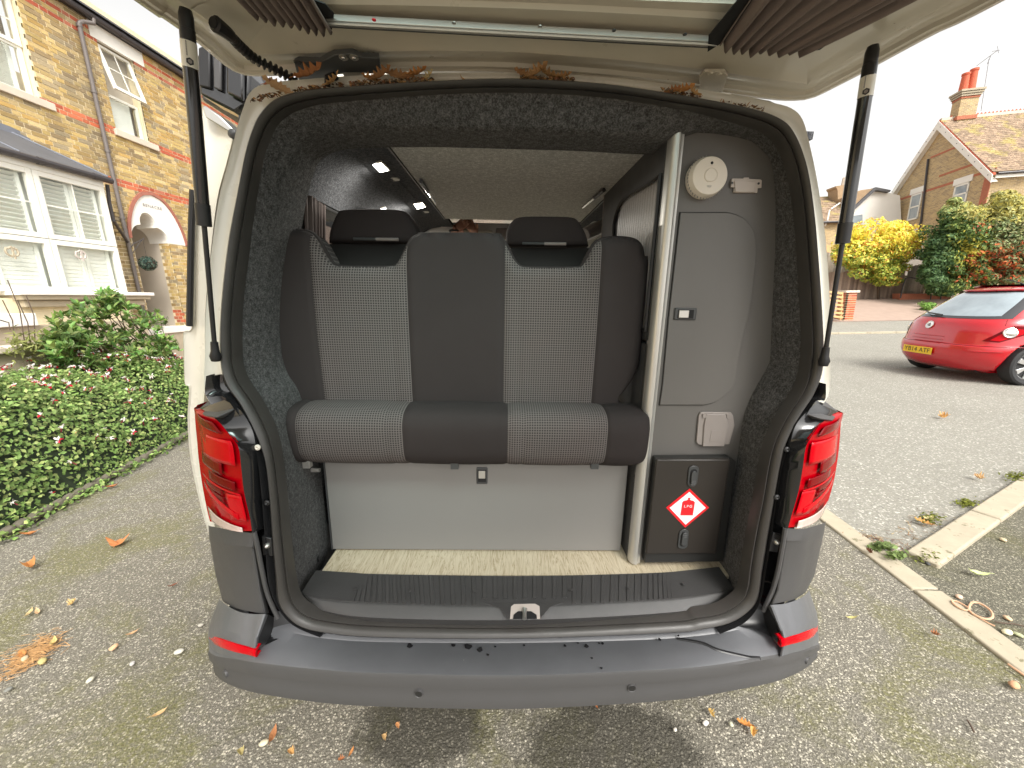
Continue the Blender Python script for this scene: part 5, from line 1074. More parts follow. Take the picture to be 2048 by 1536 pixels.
# ================================================================== GROUND
def sheet(name, pts, z, mt, **k):
    return MB().add([(x, y, z if z is not None else terr(y)) for x, y in pts], [tuple(range(len(pts)))]).build(name, mt, None, smooth=False, fr='w', kind='structure', **k)
rows = []
for y in (-60, 0, 14.3, 17.3, 21.3, 24, 60, 600): rows.append([Vector((x, y, terr(y) - .012 - (.0 if y < 14 else .0))) for x in (-500, -30, 30, 500)])
MB().loft(rows).build('ground', M_['drive'], None, smooth=False, fr='w', kind='structure')
kA0, kA1 = W(2048, 1335, z=0), W(1650, 1030, z=0)
kx = (kA0.x + kA1.x) / 2
kb0, kb1 = W(1806, 1112, z=0), W(2048, 955, z=0); kd = (kb1 - kb0).normalized()
far = 14.1
sheet('driveway', [(-3.2, -6), (kx, -6), (kx, 13.9), (-3.6, 13.9), (-4.0, 3.9), (-3.55, 2.4), (-3.3, 0)], 0, M_['tar'])
pe_ = kb0 + kd * 14
sheet('road', [(kx, kb0.y - .1), (kb0.x, kb0.y), (pe_.x, pe_.y), (60, pe_.y + 20), (60, far), (kx, far)], .004, M_['tar_r'])
sheet('pavement', [(kx, -8), (60, -8), (60, pe_.y + 20), (pe_.x, pe_.y), (kb0.x, kb0.y), (kx, kb0.y - .1)], .008, M_['tar_p'])
rows = [[Vector((x, y, terr(y) + .004)) for x in (kx - 3, 60)] for y in (14.2, 15.6, 17.2)]
MB().loft(rows).build('far_pavement', M_['tar_r'], None, smooth=False, fr='w', kind='structure')
# kerbs: one thing per line of stones
ka = thing('kerb', 'flush line of pale kerb stones running past the van on the right', 'kerb', (kx, 1, 0), 'w')
y = -1.0; i = 0
while y < 8:
    Ln = .91; w = .062
    MB().box(kx - w, kx + w + .004, y + .004, y + Ln - .004, -.1, .012 + random.uniform(0, .004)).build('kerb_stone', M_['kerb'], ka, bevel=.008); y += Ln
kb = thing('kerb', 'raised kerb stones slanting off to the right between road and mossy pavement', 'kerb', kb0, 'w')
for k in range(12):
    a = kb0 + kd * (k * .92 + .01); b = kb0 + kd * ((k + 1) * .92 - .006); nrm = Vector((kd.y, -kd.x, 0)); a = a + nrm * .07; b = b + nrm * .07
    MB().bar(a + Vector((0, 0, -.03)), b + Vector((0, 0, -.03)), .135, .13).build('kerb_stone', M_['kerb'], kb, bevel=.01)
kf = thing('kerb', 'far pale kerb on the other side of the road', 'kerb', (12, far, 0), 'w')
for k in range(16): MB().box(4 + k * .95, 4.94 + k * .95, far - .07, far + .07, -.1, .07).build('kerb_stone', M_['kerb'], kf, bevel=.015)
# ================================================================== LEFT HOUSE
HX = -8.2
hou = thing('brick_house', 'yellow stock brick terraced house with red bands, bay window and arched porch', 'house', (HX, 8, 0), 'w')
def HY(px, py, X=HX): p = W(px, py, x=X); return p.y, p.z
y_us, z_us = HY(166, 227); z_us = 4.91; z_ls = 3.90; z_tb = 6.30       # tops of the red bands
w2 = (8.10, 8.79, 4.87, 6.38); w1 = (5.6, 6.91, 4.86, 6.55)
bayY0, bayY1, bayX = 4.7, 7.05, -7.6
ar_y, ar_w, ar_top, ar_sp, fl = 8.62, .60, 3.80, 2.95, .98
al = W(259, 470, x=HX); arr_ = W(369, 480, x=HX); atop = W(300, 388, x=HX)
ar_y0, ar_y1 = al.y, arr_.y; ar_c = (ar_y0 + ar_y1) / 2; ar_top = atop.z; ar_sp = al.z - .05
dl, dr2 = W(282, 560, x=HX).y, W(353, 560, x=HX).y
def arch_hw(z):          # half width of the pointed porch surround at height z
    if z < ar_sp: return (ar_y1 - ar_y0) / 2
    t = (z - ar_sp) / (ar_top - ar_sp); return (ar_y1 - ar_y0) / 2 * math.sqrt(max(0, 1 - t ** 1.7))
def hole(y0, y1, z0, z1):
    """True where no brick goes"""
    for a, b, c, d in ((w2[0], w2[1], w2[2], w2[3] + .1), (w1[0], w1[1] + .0, w1[2], w1[3])):
        if y1 > a + .002 and y0 < b - .002 and z1 > c and z0 < d: return (a, b)
    if z0 < 3.30 and y0 < bayY1 - .002 and y1 > bayY0: return (bayY0, bayY1)
    zc = (z0 + z1) / 2
    if ar_sp - .02 < zc < ar_top: 
        h = arch_hw(zc) + .0
        if y1 > ar_c - h and y0 < ar_c + h: return (ar_c - h, ar_c + h)
    if zc <= ar_sp - .02 and y1 > dl and y0 < dr2: return (dl, dr2)
    return None
Yc = [(.50, .37, .15), (.46, .33, .13), (.54, .40, .18), (.40, .28, .12), (.47, .31, .11), (.30, .22, .12), (.56, .43, .22), (.36, .29, .18)]
Rc = [(.50, .13, .06), (.55, .16, .08), (.44, .11, .06), (.42, .15, .09)]
bricks = []
zc_ = 1.0 - .0; pit = .075; r0 = z_us - 2 * pit
zrow = r0 - math.floor((r0 - .6) / pit) * pit; row = 0
while zrow < 6.66:
    red = abs(zrow - r0) < .01 or abs(zrow - r0 - pit) < .01 or abs(zrow - (z_ls - .15)) < pit * .5 or abs(zrow - (z_ls - .075)) < pit * .5 or abs(zrow - 6.30) < pit * .5 or abs(zrow - 6.5) < pit * .45
    y = 5.2 + (row % 2) * .16 - .3; k = row
    while y < 15.8:
        ln = .218 if k % 2 == 0 else .104; k += 1
        a, b = y, y + ln; y += ln + .014
        h = hole(a, b, zrow, zrow + .062)
        segs = [(a, b)]
        if h: segs = [(s, e) for s, e in ((a, min(b, h[0])), (max(a, h[1]), b)) if e - s > .015]
        for s, e in segs: bricks.append((s, e, zrow, red or (h is not None and False)))
    zrow += pit; row += 1
def bcol(red, pipe):
    c = random.choice(Rc if red else Yc); v = random.uniform(.82, 1.15)
    if not red and pipe: c = tuple(a * .55 + b * .45 for a, b in zip(c, (.20, .16, .11)))
    return tuple(x * v for x in c)
brk = [(min(1, abs(((b[0] + b[1]) / 2) - 7.55) / 1), b) for b in bricks]
def seen(b):
    x, yv = proj((HX, (b[0] + b[1]) / 2, b[2] + .03), 'w')
    return -10 < x < 395 and -10 < yv < 660 and not (b[0] < bayY1 + .02 and b[2] < 3.8)
vis = [b for b in bricks if seen(b)]
def sizepx(b):
    p, q = proj((HX, b[0], b[2]), 'w'), proj((HX, b[1], b[2] + .062), 'w'); return abs(p[0] - q[0]) * 1 + abs(p[1] - q[1]) * .2
vis.sort(key=lambda b: -sizepx(b)); big = set(vis[:290])
unit = {}
far_mb = MB()
for b in bricks:
    pipe = 7.45 < (b[0] + b[1]) / 2 < 7.95
    t = random.uniform(.004, .010); c = bcol(b[3], pipe)
    if b in big:
        o_ = MB().box(HX - .02, HX + t, b[0], b[1], b[2], b[2] + .062).build('brick', M_['brick_o'], hou, smooth=False, recalc=False); o_.color = (*c, 1)
    elif b[1] > 5.0: far_mb.box(HX - .02, HX + t, b[0], b[1], b[2], b[2] + .062, c)
far_mb.build('brickwork', M_['brick_c'], hou, smooth=False, kind='stuff', recalc=False)
# mortar wall with openings (built of slabs)
wl = MB()
def slab(y0, y1, z0, z1, x1=HX): wl.box(HX - .25, x1, y0, y1, z0, z1)
slab(-8, w1[0], 3.3, 7.0); slab(w1[0], w1[1], 3.3, w1[2]); slab(w1[0], w1[1], w1[3], 7.0); slab(w1[1], w2[0], 3.3, 7.0); slab(w2[0], w2[1], ar_top, w2[2]) ; slab(w2[0], w2[1], w2[3] + .1, 7.0); slab(w2[1], 16, ar_top, 7.0)
slab(w2[0], w2[1], 3.3, ar_top - .0) if ar_top > 3.3 and False else None
slab(-8, bayY0, 0, 3.3); slab(bayY1, dl, .4, 3.3); slab(dr2, 16, .4, ar_sp); 
zz = ar_sp
while zz < ar_top:
    z2 = min(zz + .03, ar_top); h = arch_hw((zz + z2) / 2); ys0 = bayY1 if z2 <= 3.3 else w2[0]
    if ar_c - h > ys0: slab(ys0, ar_c - h, zz, z2)
    slab(ar_c + h, 16, zz, z2); zz = z2
wl.build('wall', M_['mortar'], hou, smooth=False)
MB().box(HX - 4, HX - .26, -8, 16, .3, 6.9).build('house_core', M_['porch'], hou, smooth=False) if False else None
MB().box(HX - 4.2, HX - 3.9, -8, 16, .3, 6.9).build('back_wall', M_['mortar'], hou, smooth=False)
# neighbour part of facade nearer than the bay is the same wall; red quoins at the porch
for yy, s in ((dl, -1), (dr2, 1)): pass
# --- sash windows
def louvres(x, y0, y1, z0, z1, n, parent, gap=.6, tilt=.35):
    h = (z1 - z0) / n; proto = None
    for k in range(n):
        z = z0 + h * (k + .5)
        mb = MB().box(-.003, .003, y0, y1, -h * .46, h * .46)
        if proto is None:
            o = mb.mesh('louvre', Vector((0, 0, 0)), False); o.materials.append(M_['shutter']); proto = o
        ob = bpy.data.objects.new('louvre', proto); COL.objects.link(ob); ob.parent = parent; org = ORG[parent.name][0]; ob.location = Vector((x, 0, z)) - Vector((org.x, org.y, org.z)) + Vector((0, 0, 0)); ob.rotation_euler = (0, tilt, 0); ob.location.y = -org.y
def frame(name, X, y0, y1, z0, z1, parent, w=.06, d=.05, mt='upvc', bars_v=(), bars_h=(), rails=(), glassm='pane', inner=.045):
    mb = MB(); mb.box(X - d, X, y0, y0 + w, z0, z1); mb.box(X - d, X, y1 - w, y1, z0, z1); mb.box(X - d + .002, X - .002, y0 + w, y1 - w, z0, z0 + w); mb.box(X - d + .002, X - .002, y0 + w, y1 - w, z1 - w, z1)
    o = mb.build(name, M_[mt], parent, smooth=False, bevel=.004)
    g = MB(); g.box(X - d * .6, X - d * .6 + .006, y0 + w * .9, y1 - w * .9, z0 + w * .9, z1 - w * .9); g.build('pane', M_[glassm], o, smooth=False)
    for y in bars_v: MB().box(X - d * .6 + .007, X - d * .6 + .014, y - .009, y + .009, z0 + w, z1 - w).build('glazing_bar', M_[mt], o, smooth=False)
    for z in bars_h: MB().box(X - d * .6 + .0075, X - d * .6 + .015, y0 + w, y1 - w, z - .009, z + .009).build('glazing_bar', M_[mt], o, smooth=False)
    return o
# upper right window
X2 = HX - .10
zt2 = 6.38; zm = W(233, 190, x=HX).z; 
win = frame('window', X2, w2[0] + .005, w2[1] - .005, w2[2] + .01, zm, hou, .05)
MB().box(X2 - .10, X2 - .085, w2[0], w2[1] - .12, w2[2], zm).build('blind', M_['shutter'], win, smooth=False)
MB().box(X2 - .3, X2 - .28, w2[0] - .2, w2[1] + .2, w2[2], 6.5).build('room_back', M_['porch'], hou, smooth=False)
# open top sash, hinged at its head
mbs = MB(); hw = (w2[0] + .03, w2[1] - .03); hz = zt2 - .02; Ls = hz - zm - .02; TH = .26
Ms = Matrix.Translation(Vector((X2 + .02, 0, hz))) @ Matrix.Rotation(-TH, 4, 'Y')
for bx in ((hw[0], hw[0] + .05, -Ls, 0), (hw[1] - .05, hw[1], -Ls, 0), (hw[0] + .05, hw[1] - .05, -.05, 0), (hw[0] + .05, hw[1] - .05, -Ls, -Ls + .06)): mbs.box(-.022, .022, bx[0], bx[1], bx[2], bx[3], None, Ms)
sash = mbs.build('open_sash', M_['upvc'], hou, smooth=False)
MB().box(-.005, .005, hw[0] + .04, hw[1] - .04, -Ls + .05, -.04, None, Ms).build('pane', M_['pane'], sash, smooth=False)
MB().box(.006, .014, (hw[0] + hw[1]) / 2 - .008, (hw[0] + hw[1]) / 2 + .008, -Ls + .05, -.04, None, Ms).build('glazing_bar', M_['upvc'], sash, smooth=False)
MB().box(.0065, .0145, hw[0] + .04, hw[1] - .04, -Ls * .5 - .008, -Ls * .5 + .008, None, Ms).build('glazing_bar', M_['upvc'], sash, smooth=False)
MB().box(X2 - .10, X2 - .085, w2[0], w2[1], zm, 6.4).build('blind', M_['porch'], win, smooth=False)
lt = W(172, 38, x=HX).y; lb = W(286, 125, x=HX).y
MB().box(HX - .05, HX + .018, lt, lb, 6.39, 6.655).build('lintel', M_['render'], hou, smooth=False, bevel=.005)
s0, s1 = W(232, 262, x=HX).y, W(317, 297, x=HX).y
MB().box(HX - .1, HX + .05, w2[0] - .05, s1 - .03, z_us - .16, w2[2]).build('sill', M_['sillstone'], hou, smooth=False, bevel=.008)
# upper left window
X1 = HX - .10
zmr = W(46, 88, x=HX).z
wa = frame('window', X1, w1[0], w1[1] - .01, w1[2] + .01, zmr, hou, .06); frame('window', X1 + .02, w1[0], w1[1] - .01, zmr - .02, w1[3], hou, .06, bars_h=(5.95,))
louvres(X1 - .12, w1[0] + .1, w1[1] - .16, w1[2] + .08, zmr - .04, 22, wa, tilt=.9)
MB().box(X1 - .14, X1 - .10, w1[1] - .16, w1[1] - .10, w1[2] + .05, zmr).build('shutter_stile', M_['shutter'], wa, smooth=False)
louvres(X1 - .12, w1[0] + .1, w1[1] - .16, zmr + .06, w1[3], 12, wa, tilt=.9)
MB().box(X1 - .5, X1 - .48, w1[0] - .2, w1[1] + .2, w1[2] - .1, w1[3] + .1).build('room_back', M_['porch'], hou, smooth=False)
MB().box(HX - .1, HX + .05, w1[0] - .1, W(107, 216, x=HX).y, z_us - .17, w1[2]).build('sill', M_['sillstone'], hou, smooth=False, bevel=.008)
# gutters, downpipes
gt = MB(); gt.tube([(HX + .10, -8, 6.70), (HX + .10, 16, 6.70)], .058, 10); gt.build('gutter', M_['gutter'], hou)
MB().box(HX - .02, HX + .05, -8, 16, 6.66, 6.85).build('fascia', M_['gutter'], hou, smooth=False)
MB().prism([(HX + .18, -8, 6.76), (HX - 2.5, -8, 8.6), (HX - 2.5, 16, 8.6), (HX + .18, 16, 6.76)], (0, 0, .03)).build('roof', M_['slate'], hou, smooth=False)
for y in (7.2, 8.5, 9.4): MB().tube([(HX + .10, y, 6.70), (HX + .10, y + .09, 6.70)], .064, 10).build('gutter_union', M_['gutter'], hou)
pyy = 7.79
MB().tube([(HX + .12, pyy + .22, 6.66), (HX + .12, pyy + .21, 6.58), (HX + .075, pyy + .06, 6.52), (HX + .06, pyy, 6.47), (HX + .05, pyy, 6.35), (HX + .05, pyy, 1.0)], .034, 12).build('downpipe', M_['pipe'], hou)
for z in (6.40, 5.35, 4.35, 3.15, 2.2): MB().tube([(HX + .05, pyy, z), (HX + .05, pyy, z + .05)], .043, 12).build('pipe_collar', M_['pipe'], hou)
MB().tube([(bayX - .05, bayY1 + .12, 3.60), (bayX - .10, bayY1 + .13, 3.3), (bayX - .10, bayY1 + .13, 3.0), (HX + .06, pyy - .02, 2.72)], .028, 10).build('downpipe', M_['gutter'], hou)
# --- bay window
bay = MB(); bz0, bz1 = 1.70, 3.52
ym = 6.03
MB().box(HX, bayX - .01, bayY0, bayY1 - .02, .3, bz0 - .1).build('bay_base', M_['mortar'], hou, smooth=False)
zt = 2.505
for (a, b) in ((bayY0, ym - .005), (ym + .005, bayY1)):
    f1 = frame('bay_window', bayX, a, b, zt + .01, bz1, hou, .075, .07, bars_v=((a + b) / 2 + .02,), bars_h=((zt + bz1) / 2 + .02,)); f2 = frame('bay_window', bayX, a, b, bz0, zt, hou, .075, .07)
    ns = 2
    for q in range(ns):
        c0 = a + .10 + (b - a - .2) * q / ns; c1 = a + .10 + (b - a - .2) * (q + 1) / ns
        for (f, z0, z1, tl, nn) in ((f1, zt + .08, bz1 - .08, .85, 13), (f2, bz0 + .05, zt - .06, .12, 11)):
            louvres(bayX - .11, c0 + .05, c1 - .05, z0, z1, nn, f, tilt=tl)
            for yy in (c0 + .03, c1 - .03): MB().box(bayX - .13, bayX - .09, yy - .025, yy + .025, z0 - .02, z1 + .02).build('shutter_stile', M_['shutter'], f, smooth=False)
MB().box(bayX - .30, bayX - .28, bayY0, bayY1, bz0, bz1).build('room_back', M_['shutter'], hou, smooth=False)
MB().box(bayX - .02, bayX + .01, bayY0, bayY1, bz1 + .001, bz1 + .13).build('bay_fascia', M_['upvc'], hou, smooth=False)
MB().box(HX, bayX - .07, bayY1 - .05, bayY1 - .01, bz0, bz1 + .1).build('bay_return', M_['upvc'], hou, smooth=False)
MB().tube([(bayX + .07, bayY0, bz1 + .13), (bayX + .07, bayY1 + .1, bz1 + .13)], .05, 10).build('bay_gutter', M_['gutter'], hou)
for y in (ym + .05, 6.85): MB().tube([(bayX + .07, y, bz1 + .13), (bayX + .07, y + .07, bz1 + .13)], .056, 10).build('gutter_union', M_['gutter'], hou)
R0, R1 = Vector((bayX + .06, bayY0, bz1 + .17)), Vector((bayX + .06, bayY1 + .06, bz1 + .17)); T0, T1 = Vector((HX + .02, bayY0, 4.16)), Vector((HX + .02, 6.35, 4.14)); Q1 = Vector((HX + .02, bayY1 + .1, bz1 + .17))
MB().add([R0, R1, T1, T0, Q1], [(0, 1, 2, 3), (1, 4, 2)]).build('bay_roof', M_['slate'], hou, smooth=False, solid=.03)
MB().tube([R1 + Vector((0, 0, .02)), T1 + Vector((0, 0, .02))], .018, 8).build('hip_flashing', M_['lead'], hou)
ry = W(0, 282, x=-7.9).y
MB().tube([Vector((bayX + .06, 5.9, bz1 + .19)), Vector((HX + .02, 5.35, 4.17))], .014, 8).build('hip_flashing', M_['lead'], hou)
for k in range(7):
    t0, t1 = k / 7, (k + 1) / 7; a, b = T1.lerp(Q1, t0), T1.lerp(Q1, t1); MB().prism([a + Vector((.012, 0, -.02)), b + Vector((.012, 0, -.02)), b + Vector((.012, 0, .14)), a + Vector((.012, .0, .10))], (.006, 0, 0)).build('step_flashing', M_['lead'], hou, smooth=False)
MB().prism([T0 + Vector((.012, 0, -.02)), T1 + Vector((.012, 0, -.02)), T1 + Vector((.012, 0, .10)), T0 + Vector((.012, 0, .12))], (.006, 0, 0)).build('step_flashing', M_['lead'], hou, smooth=False)
# bay sills
yA = W(33, 590, x=-7.45).y
MB().box(HX, -7.40, yA, bayY1 + .32, 1.64, 1.70).build('bay_sill', M_['render'], hou, smooth=False, bevel=.01)
MB().box(HX, -7.44, yA + .05, bayY1 + .27, 1.57, 1.6395).build('bay_sill', M_['stone'], hou, smooth=False, bevel=.012)
MB().box(HX, -7.50, yA + .10, bayY1 + .20, 1.46, 1.5695).build('bay_sill', M_['stone'], hou, smooth=False, bevel=.02)
yB = W(76, 640, x=-7.2).y
MB().box(HX, -7.2, 3.0, yB, 1.20, 1.38).build('bay_sill', M_['render'], hou, smooth=False, bevel=.012)
MB().box(HX, -7.26, 3.0, bayY1 - .1, .2, 1.1995).build('bay_base', M_['stone'], hou, smooth=False)
for (yy, zz_, m_) in ((W(22, 500, x=bayX).y, 2.28, 'stone'), (W(160, 508, x=bayX).y, 2.33, 'pinkish')):
    ring = [Vector((bayX + .008, yy + .07 * math.sin(a) * (1.0), zz_ + .075 * math.cos(a) - .02 * abs(math.sin(a)) + (.0 if math.cos(a) < .8 else -.03))) for a in [i * math.pi / 10 for i in range(20)]]
    MB().tube(ring, .014, 6, closed=True).tube([Vector((bayX + .01, yy, zz_ + .06)), Vector((bayX + .01, yy + .02, zz_ - .12))], .012, 6).tube([Vector((bayX + .01, yy + .04, zz_ + .05)), Vector((bayX + .01, yy - .02, zz_ - .10))], .009, 6).build('hanging_heart', M_[m_], hou)
# --- porch: white pointed surround with a trefoil opening
def prof_arch(hw0, z_s, z_t, n=20, c=ar_c):
    L_ = []
    for i in range(n + 1): t = i / n; z = z_s + (z_t - z_s) * t; L_.append((c - hw0 * math.sqrt(max(0, 1 - t ** 1.7)), z))
    R_ = [(2 * c - y, z) for y, z in reversed(L_[:-1])]
    return L_ + R_
hw0 = (ar_y1 - ar_y0) / 2; outer_a = prof_arch(hw0 - .02, ar_sp, ar_top - .02)
oc = (dl + dr2) / 2; ohw = (dr2 - dl) / 2
s0_, t0_ = ar_sp, W(302, 428, x=HX).z
zl = ar_sp + (t0_ - ar_sp) * .52
tre = []
for i in range(13): a = math.pi - i / 12 * math.pi / 2; tre.append((oc - ohw * .42 + ohw * .58 * math.cos(a), ar_sp + (zl - ar_sp) * math.sin(a)))
for i in range(1, 16): a = math.pi + .1 - i / 16 * (math.pi + .2); tre.append((oc + ohw * .43 * math.cos(a), zl + .03 + (t0_ - zl - .03) * math.sin(a)))
for i in range(13): a = math.pi / 2 - i / 12 * math.pi / 2; tre.append((oc + ohw * .42 + ohw * .58 * math.cos(a), ar_sp + (zl - ar_sp) * math.sin(a)))
tre[0] = (oc - ohw, ar_sp); tre[-1] = (oc + ohw, ar_sp)
A_ = resample([Vector((0, y, z)) for y, z in outer_a], 60); B2 = resample([Vector((0, y, z)) for y, z in tre], 60)
sh = lambda l, x: [Vector((x, p.y, p.z)) for p in l]
MB().loft([sh(A_, HX - .05), sh(A_, HX + .012), sh(B2, HX + .012), sh([B2[i].lerp(Vector((0, oc, ar_sp)), .03) for i in range(60)], HX - .03), sh([B2[i].lerp(Vector((0, oc, ar_sp)), .03) for i in range(60)], HX - .45)]).build('porch_surround', M_['render'], hou, smooth=False)
C_ = resample([Vector((0, y, z)) for y, z in prof_arch(hw0 + .045, ar_sp - .02, ar_top + .05)], 60)
MB().loft([sh(A_, HX - .01), sh(A_, HX + .035), sh(C_, HX + .03), sh(C_, HX - .01)]).build('hood_moulding', mat('red_moulding', (.34, .13, .09), .85, var=.3, vsc=20), hou, ang=30)
text('house_name', 'BENACRE', .085, (HX + .016, ar_c - .02, W(300, 413, x=HX).z), (0, 1, 0), (0, 0, 1), M_['grey_print'], hou, .002, 1.25)
# porch recess
MB().box(HX - 1.4, HX - 1.38, dl - .3, dr2 + .6, fl - .3, 3.7).build('porch_back', M_['porch'], hou, smooth=False)
MB().box(HX - 1.4, HX - .25, dr2 + .0, dr2 + .02, fl - .3, 3.7).build('porch_side', M_['porch'], hou, smooth=False)
MB().box(HX - 1.4, HX - .25, dl - .3, dl - .28, fl - .3, 3.7).build('porch_side', M_['porch'], hou, smooth=False)
jm = MB(); z = fl; r = 0
while z < ar_sp - .01:
    x = HX - .24 + (r % 2) * .05
    for q in range(2): x2 = x + (.10 if (q + r) % 2 else .11); jm.box(x, x2 - .01, dr2 - .006, dr2 + .02, z, z + .065, bcol(abs(z - fl - .2) < .14, False)); x = x2
    z += pit; r += 1
jm.build('jamb_bricks', M_['brick_c'], hou, smooth=False, kind='stuff')
for k in range(4): MB().tube([(HX - 1.36, dl, 3.35 - k * .14), (HX - 1.36, dr2, 3.35 - k * .14)], .004, 5).build('wall_joint', M_['sillstone'], hou)
MB().box(HX - 1.4, HX + .05, dl - .2, 12, fl - .14, fl).build('porch_step', M_['render'], hou, smooth=False, bevel=.01)
MB().box(HX - 1.4, HX + .02, dl - .2, 12, .1, fl - .1405).build('step_base', M_['stone'], hou, smooth=False)
wc = W(296, 527, x=HX + .06)
bk = thing('hanging_basket', 'round blue-green wire and leaf ball hanging on a bracket by the porch', 'hanging basket', wc, 'w')
lv = MB()
for k in range(420):
    a = Vector((random.gauss(0, 1), random.gauss(0, 1), random.gauss(0, 1))).normalized(); c = wc + Vector((a.x * .15, a.y * .15, a.z * .145)) * random.uniform(.9, 1.03); u = a.cross(Vector((random.random(), random.random(), random.random()))).normalized() * .024; v = a.cross(u) * .6
    g = random.uniform(.6, 1.3); lv.add([c - u, c - v, c + u, c + v + a * .01], [(0, 1, 2, 3)], random.choice([(.06 * g, .13 * g, .10 * g), (.16 * g, .22 * g, .17 * g), (.03 * g, .07 * g, .06 * g)]))
MB().lathe(wc, (0, 0, 1), [(-.13, .02), (-.1, .09), (0, .135), (.1, .09), (.13, .02)], 14).build('moss_ball', M_['soil'], bk); lv.build('leaves', M_['leaf_c'], bk, smooth=False, kind='stuff', recalc=False)
pb0 = W(262, 495, x=HX + .01); ptip = W(287, 478, x=HX + .06)
MB().tube([pb0, pb0 + Vector((.02, .05, .08)), ptip], .008, 6).tube([W(264, 508, x=HX + .01), W(276, 490, x=HX + .04), ptip + Vector((0, .01, .02))], .006, 6).tube([ptip, Vector((wc.x, wc.y, ptip.z)), wc + Vector((0, 0, .14))], .003, 5).build('bracket', M_['gutter'], bk)
# street side low wall and coping in front of the house
gw = thing('garden_wall', 'low rendered garden wall with pale coping in front of the bay window', 'wall', (-4.9, 3, 0), 'w')
c0, c1 = W(0, 700, x=-5.0), W(128, 676, x=-5.0); c0.z = c1.z = (c0.z + c1.z) / 2
def cop(a, b, z, n):
    for k in range(n):
        y0 = a + (b - a) * k / n; y1 = a + (b - a) * (k + 1) / n; MB().box(-5.16, -4.86, y0 + .004, y1 - .004, z - .06, z).build('coping_stone', M_['sillstone'], gw, bevel=.01)
cop(0, c1.y + .1, c0.z, 6)
MB().box(-5.10, -4.92, 0, c1.y + .05, 0, c0.z - .0605).build('wall', M_['stone'], gw, smooth=False)
gw2 = thing('garden_wall', 'low stone wall edge half hidden behind the laurel bush beside the van', 'wall', (-5.2, 6, 0), 'w')
MB().box(-5.6, -5.3, 4.4, 13, 0, W(330, 740, x=-5.3).z).build('wall', M_['stone'], gw2, smooth=False, bevel=.02)
# ================================================================== RIGHT SIDE HOUSES
NX, NY = 26.0, 22.75
d1 = Vector((.16, .987, 0)).normalized(); d2 = Vector((.987, -.16, 0)).normalized(); up = Vector((0, 0, 1)); nn = -d2
N0 = Vector((NX, NY, 0)); ez = 6.5
def onwall(px, py):       # pixel -> point on gable wall plane
    c, d = ray(px, py, 'w'); t = (N0 - c).dot(nn) / d.dot(nn); return c + d * t
e_near = onwall(1985, 352); e_far = onwall(1777, 398); apx = onwall(1888, 243)
sN = (e_near - N0).dot(d1); sF = (e_far - N0).dot(d1); sA = (apx - N0).dot(d1)
ez = (e_near.z + e_far.z) / 2; az = apx.z
gh = thing('gabled_house', 'brick house across the road with white bargeboards, clay tile roof and chimney', 'house', N0 + Vector((0, 0, 1)), 'w')
def gp(s, z, o=0): return N0 + d1 * s + up * z - d2 * o
bk_m = None
m_, nt_, bs_ = nmat('far_brick'); co_ = N(nt_, 'ShaderNodeTexCoord'); mp_ = N(nt_, 'ShaderNodeMapping'); 
uvn = N(nt_, 'ShaderNodeAttribute', attribute_name='uvw'); brn = N(nt_, 'ShaderNodeTexBrick'); L(nt_, uvn.outputs['Vector'], brn.inputs['Vector'])
brn.inputs['Scale'].default_value = 1; brn.inputs['Brick Width'].default_value = .225; brn.inputs['Row Height'].default_value = .075; brn.inputs['Mortar Size'].default_value = .008
brn.inputs['Color1'].default_value = (.50, .36, .17, 1); brn.inputs['Color2'].default_value = (.26, .18, .10, 1); brn.inputs['Mortar'].default_value = (.58, .5, .35, 1)
nz_ = noise(nt_, coord(nt_), 1.4, 6); cc_ = mix(nt_, ramp(nt_, nz_, [(.4, 0), (.7, .5)]), brn.outputs['Color'], (.50, .36, .18)); L(nt_, cc_, bs_.inputs['Base Color']); bs_.inputs['Roughness'].default_value = .9; bump(nt_, bs_, brn.outputs['Fac'], -.5, .01)
FB = m_
w_ = [gp(sN, 0), gp(sN, ez), gp(sA, az), gp(sF, ez), gp(sF, 0)]
def uvof(p): q = p - N0; return (q.dot(d1) + q.dot(d2), p.z, 0)
mb = MB(); mb.add(w_, [(0, 1, 2, 3, 4)], u=[uvof(p) for p in w_]); fw = [gp(sN, 0), gp(sN, ez), gp(sN, ez) + d2 * 12, gp(sN, 0) + d2 * 12]; mb.add(fw, [(0, 1, 2, 3)], u=[uvof(p) for p in fw]); mb.build('wall', FB, gh, smooth=False, recalc=False)
red = mat('red_brick_band', (.42, .15, .085), .9, var=.3, vsc=14)
def band(pa, pb, h, o=.02):
    a, b = onwall(*pa), onwall(*pb); z = (a.z + b.z) / 2; a.z = b.z = z; MB().prism([a, b, b + up * h, a + up * h], -d2 * o).build('brick_band', red, gh, smooth=False)
band((1862, 312), (1926, 296), .12); band((1800, 392), (1990, 352), .14); band((1880, 347), (1970, 330), .12)
MB().prism([gp(sN - .0, 1), gp(sN + .45, 1), gp(sN + .45, ez - .2), gp(sN, ez - .2)], -d2 * .03).build('quoin', red, gh, smooth=False)
MB().prism([gp(sF, 1), gp(sF - .35, 1), gp(sF - .35, ez - .3), gp(sF, ez - .3)], -d2 * .03).build('quoin', red, gh, smooth=False)
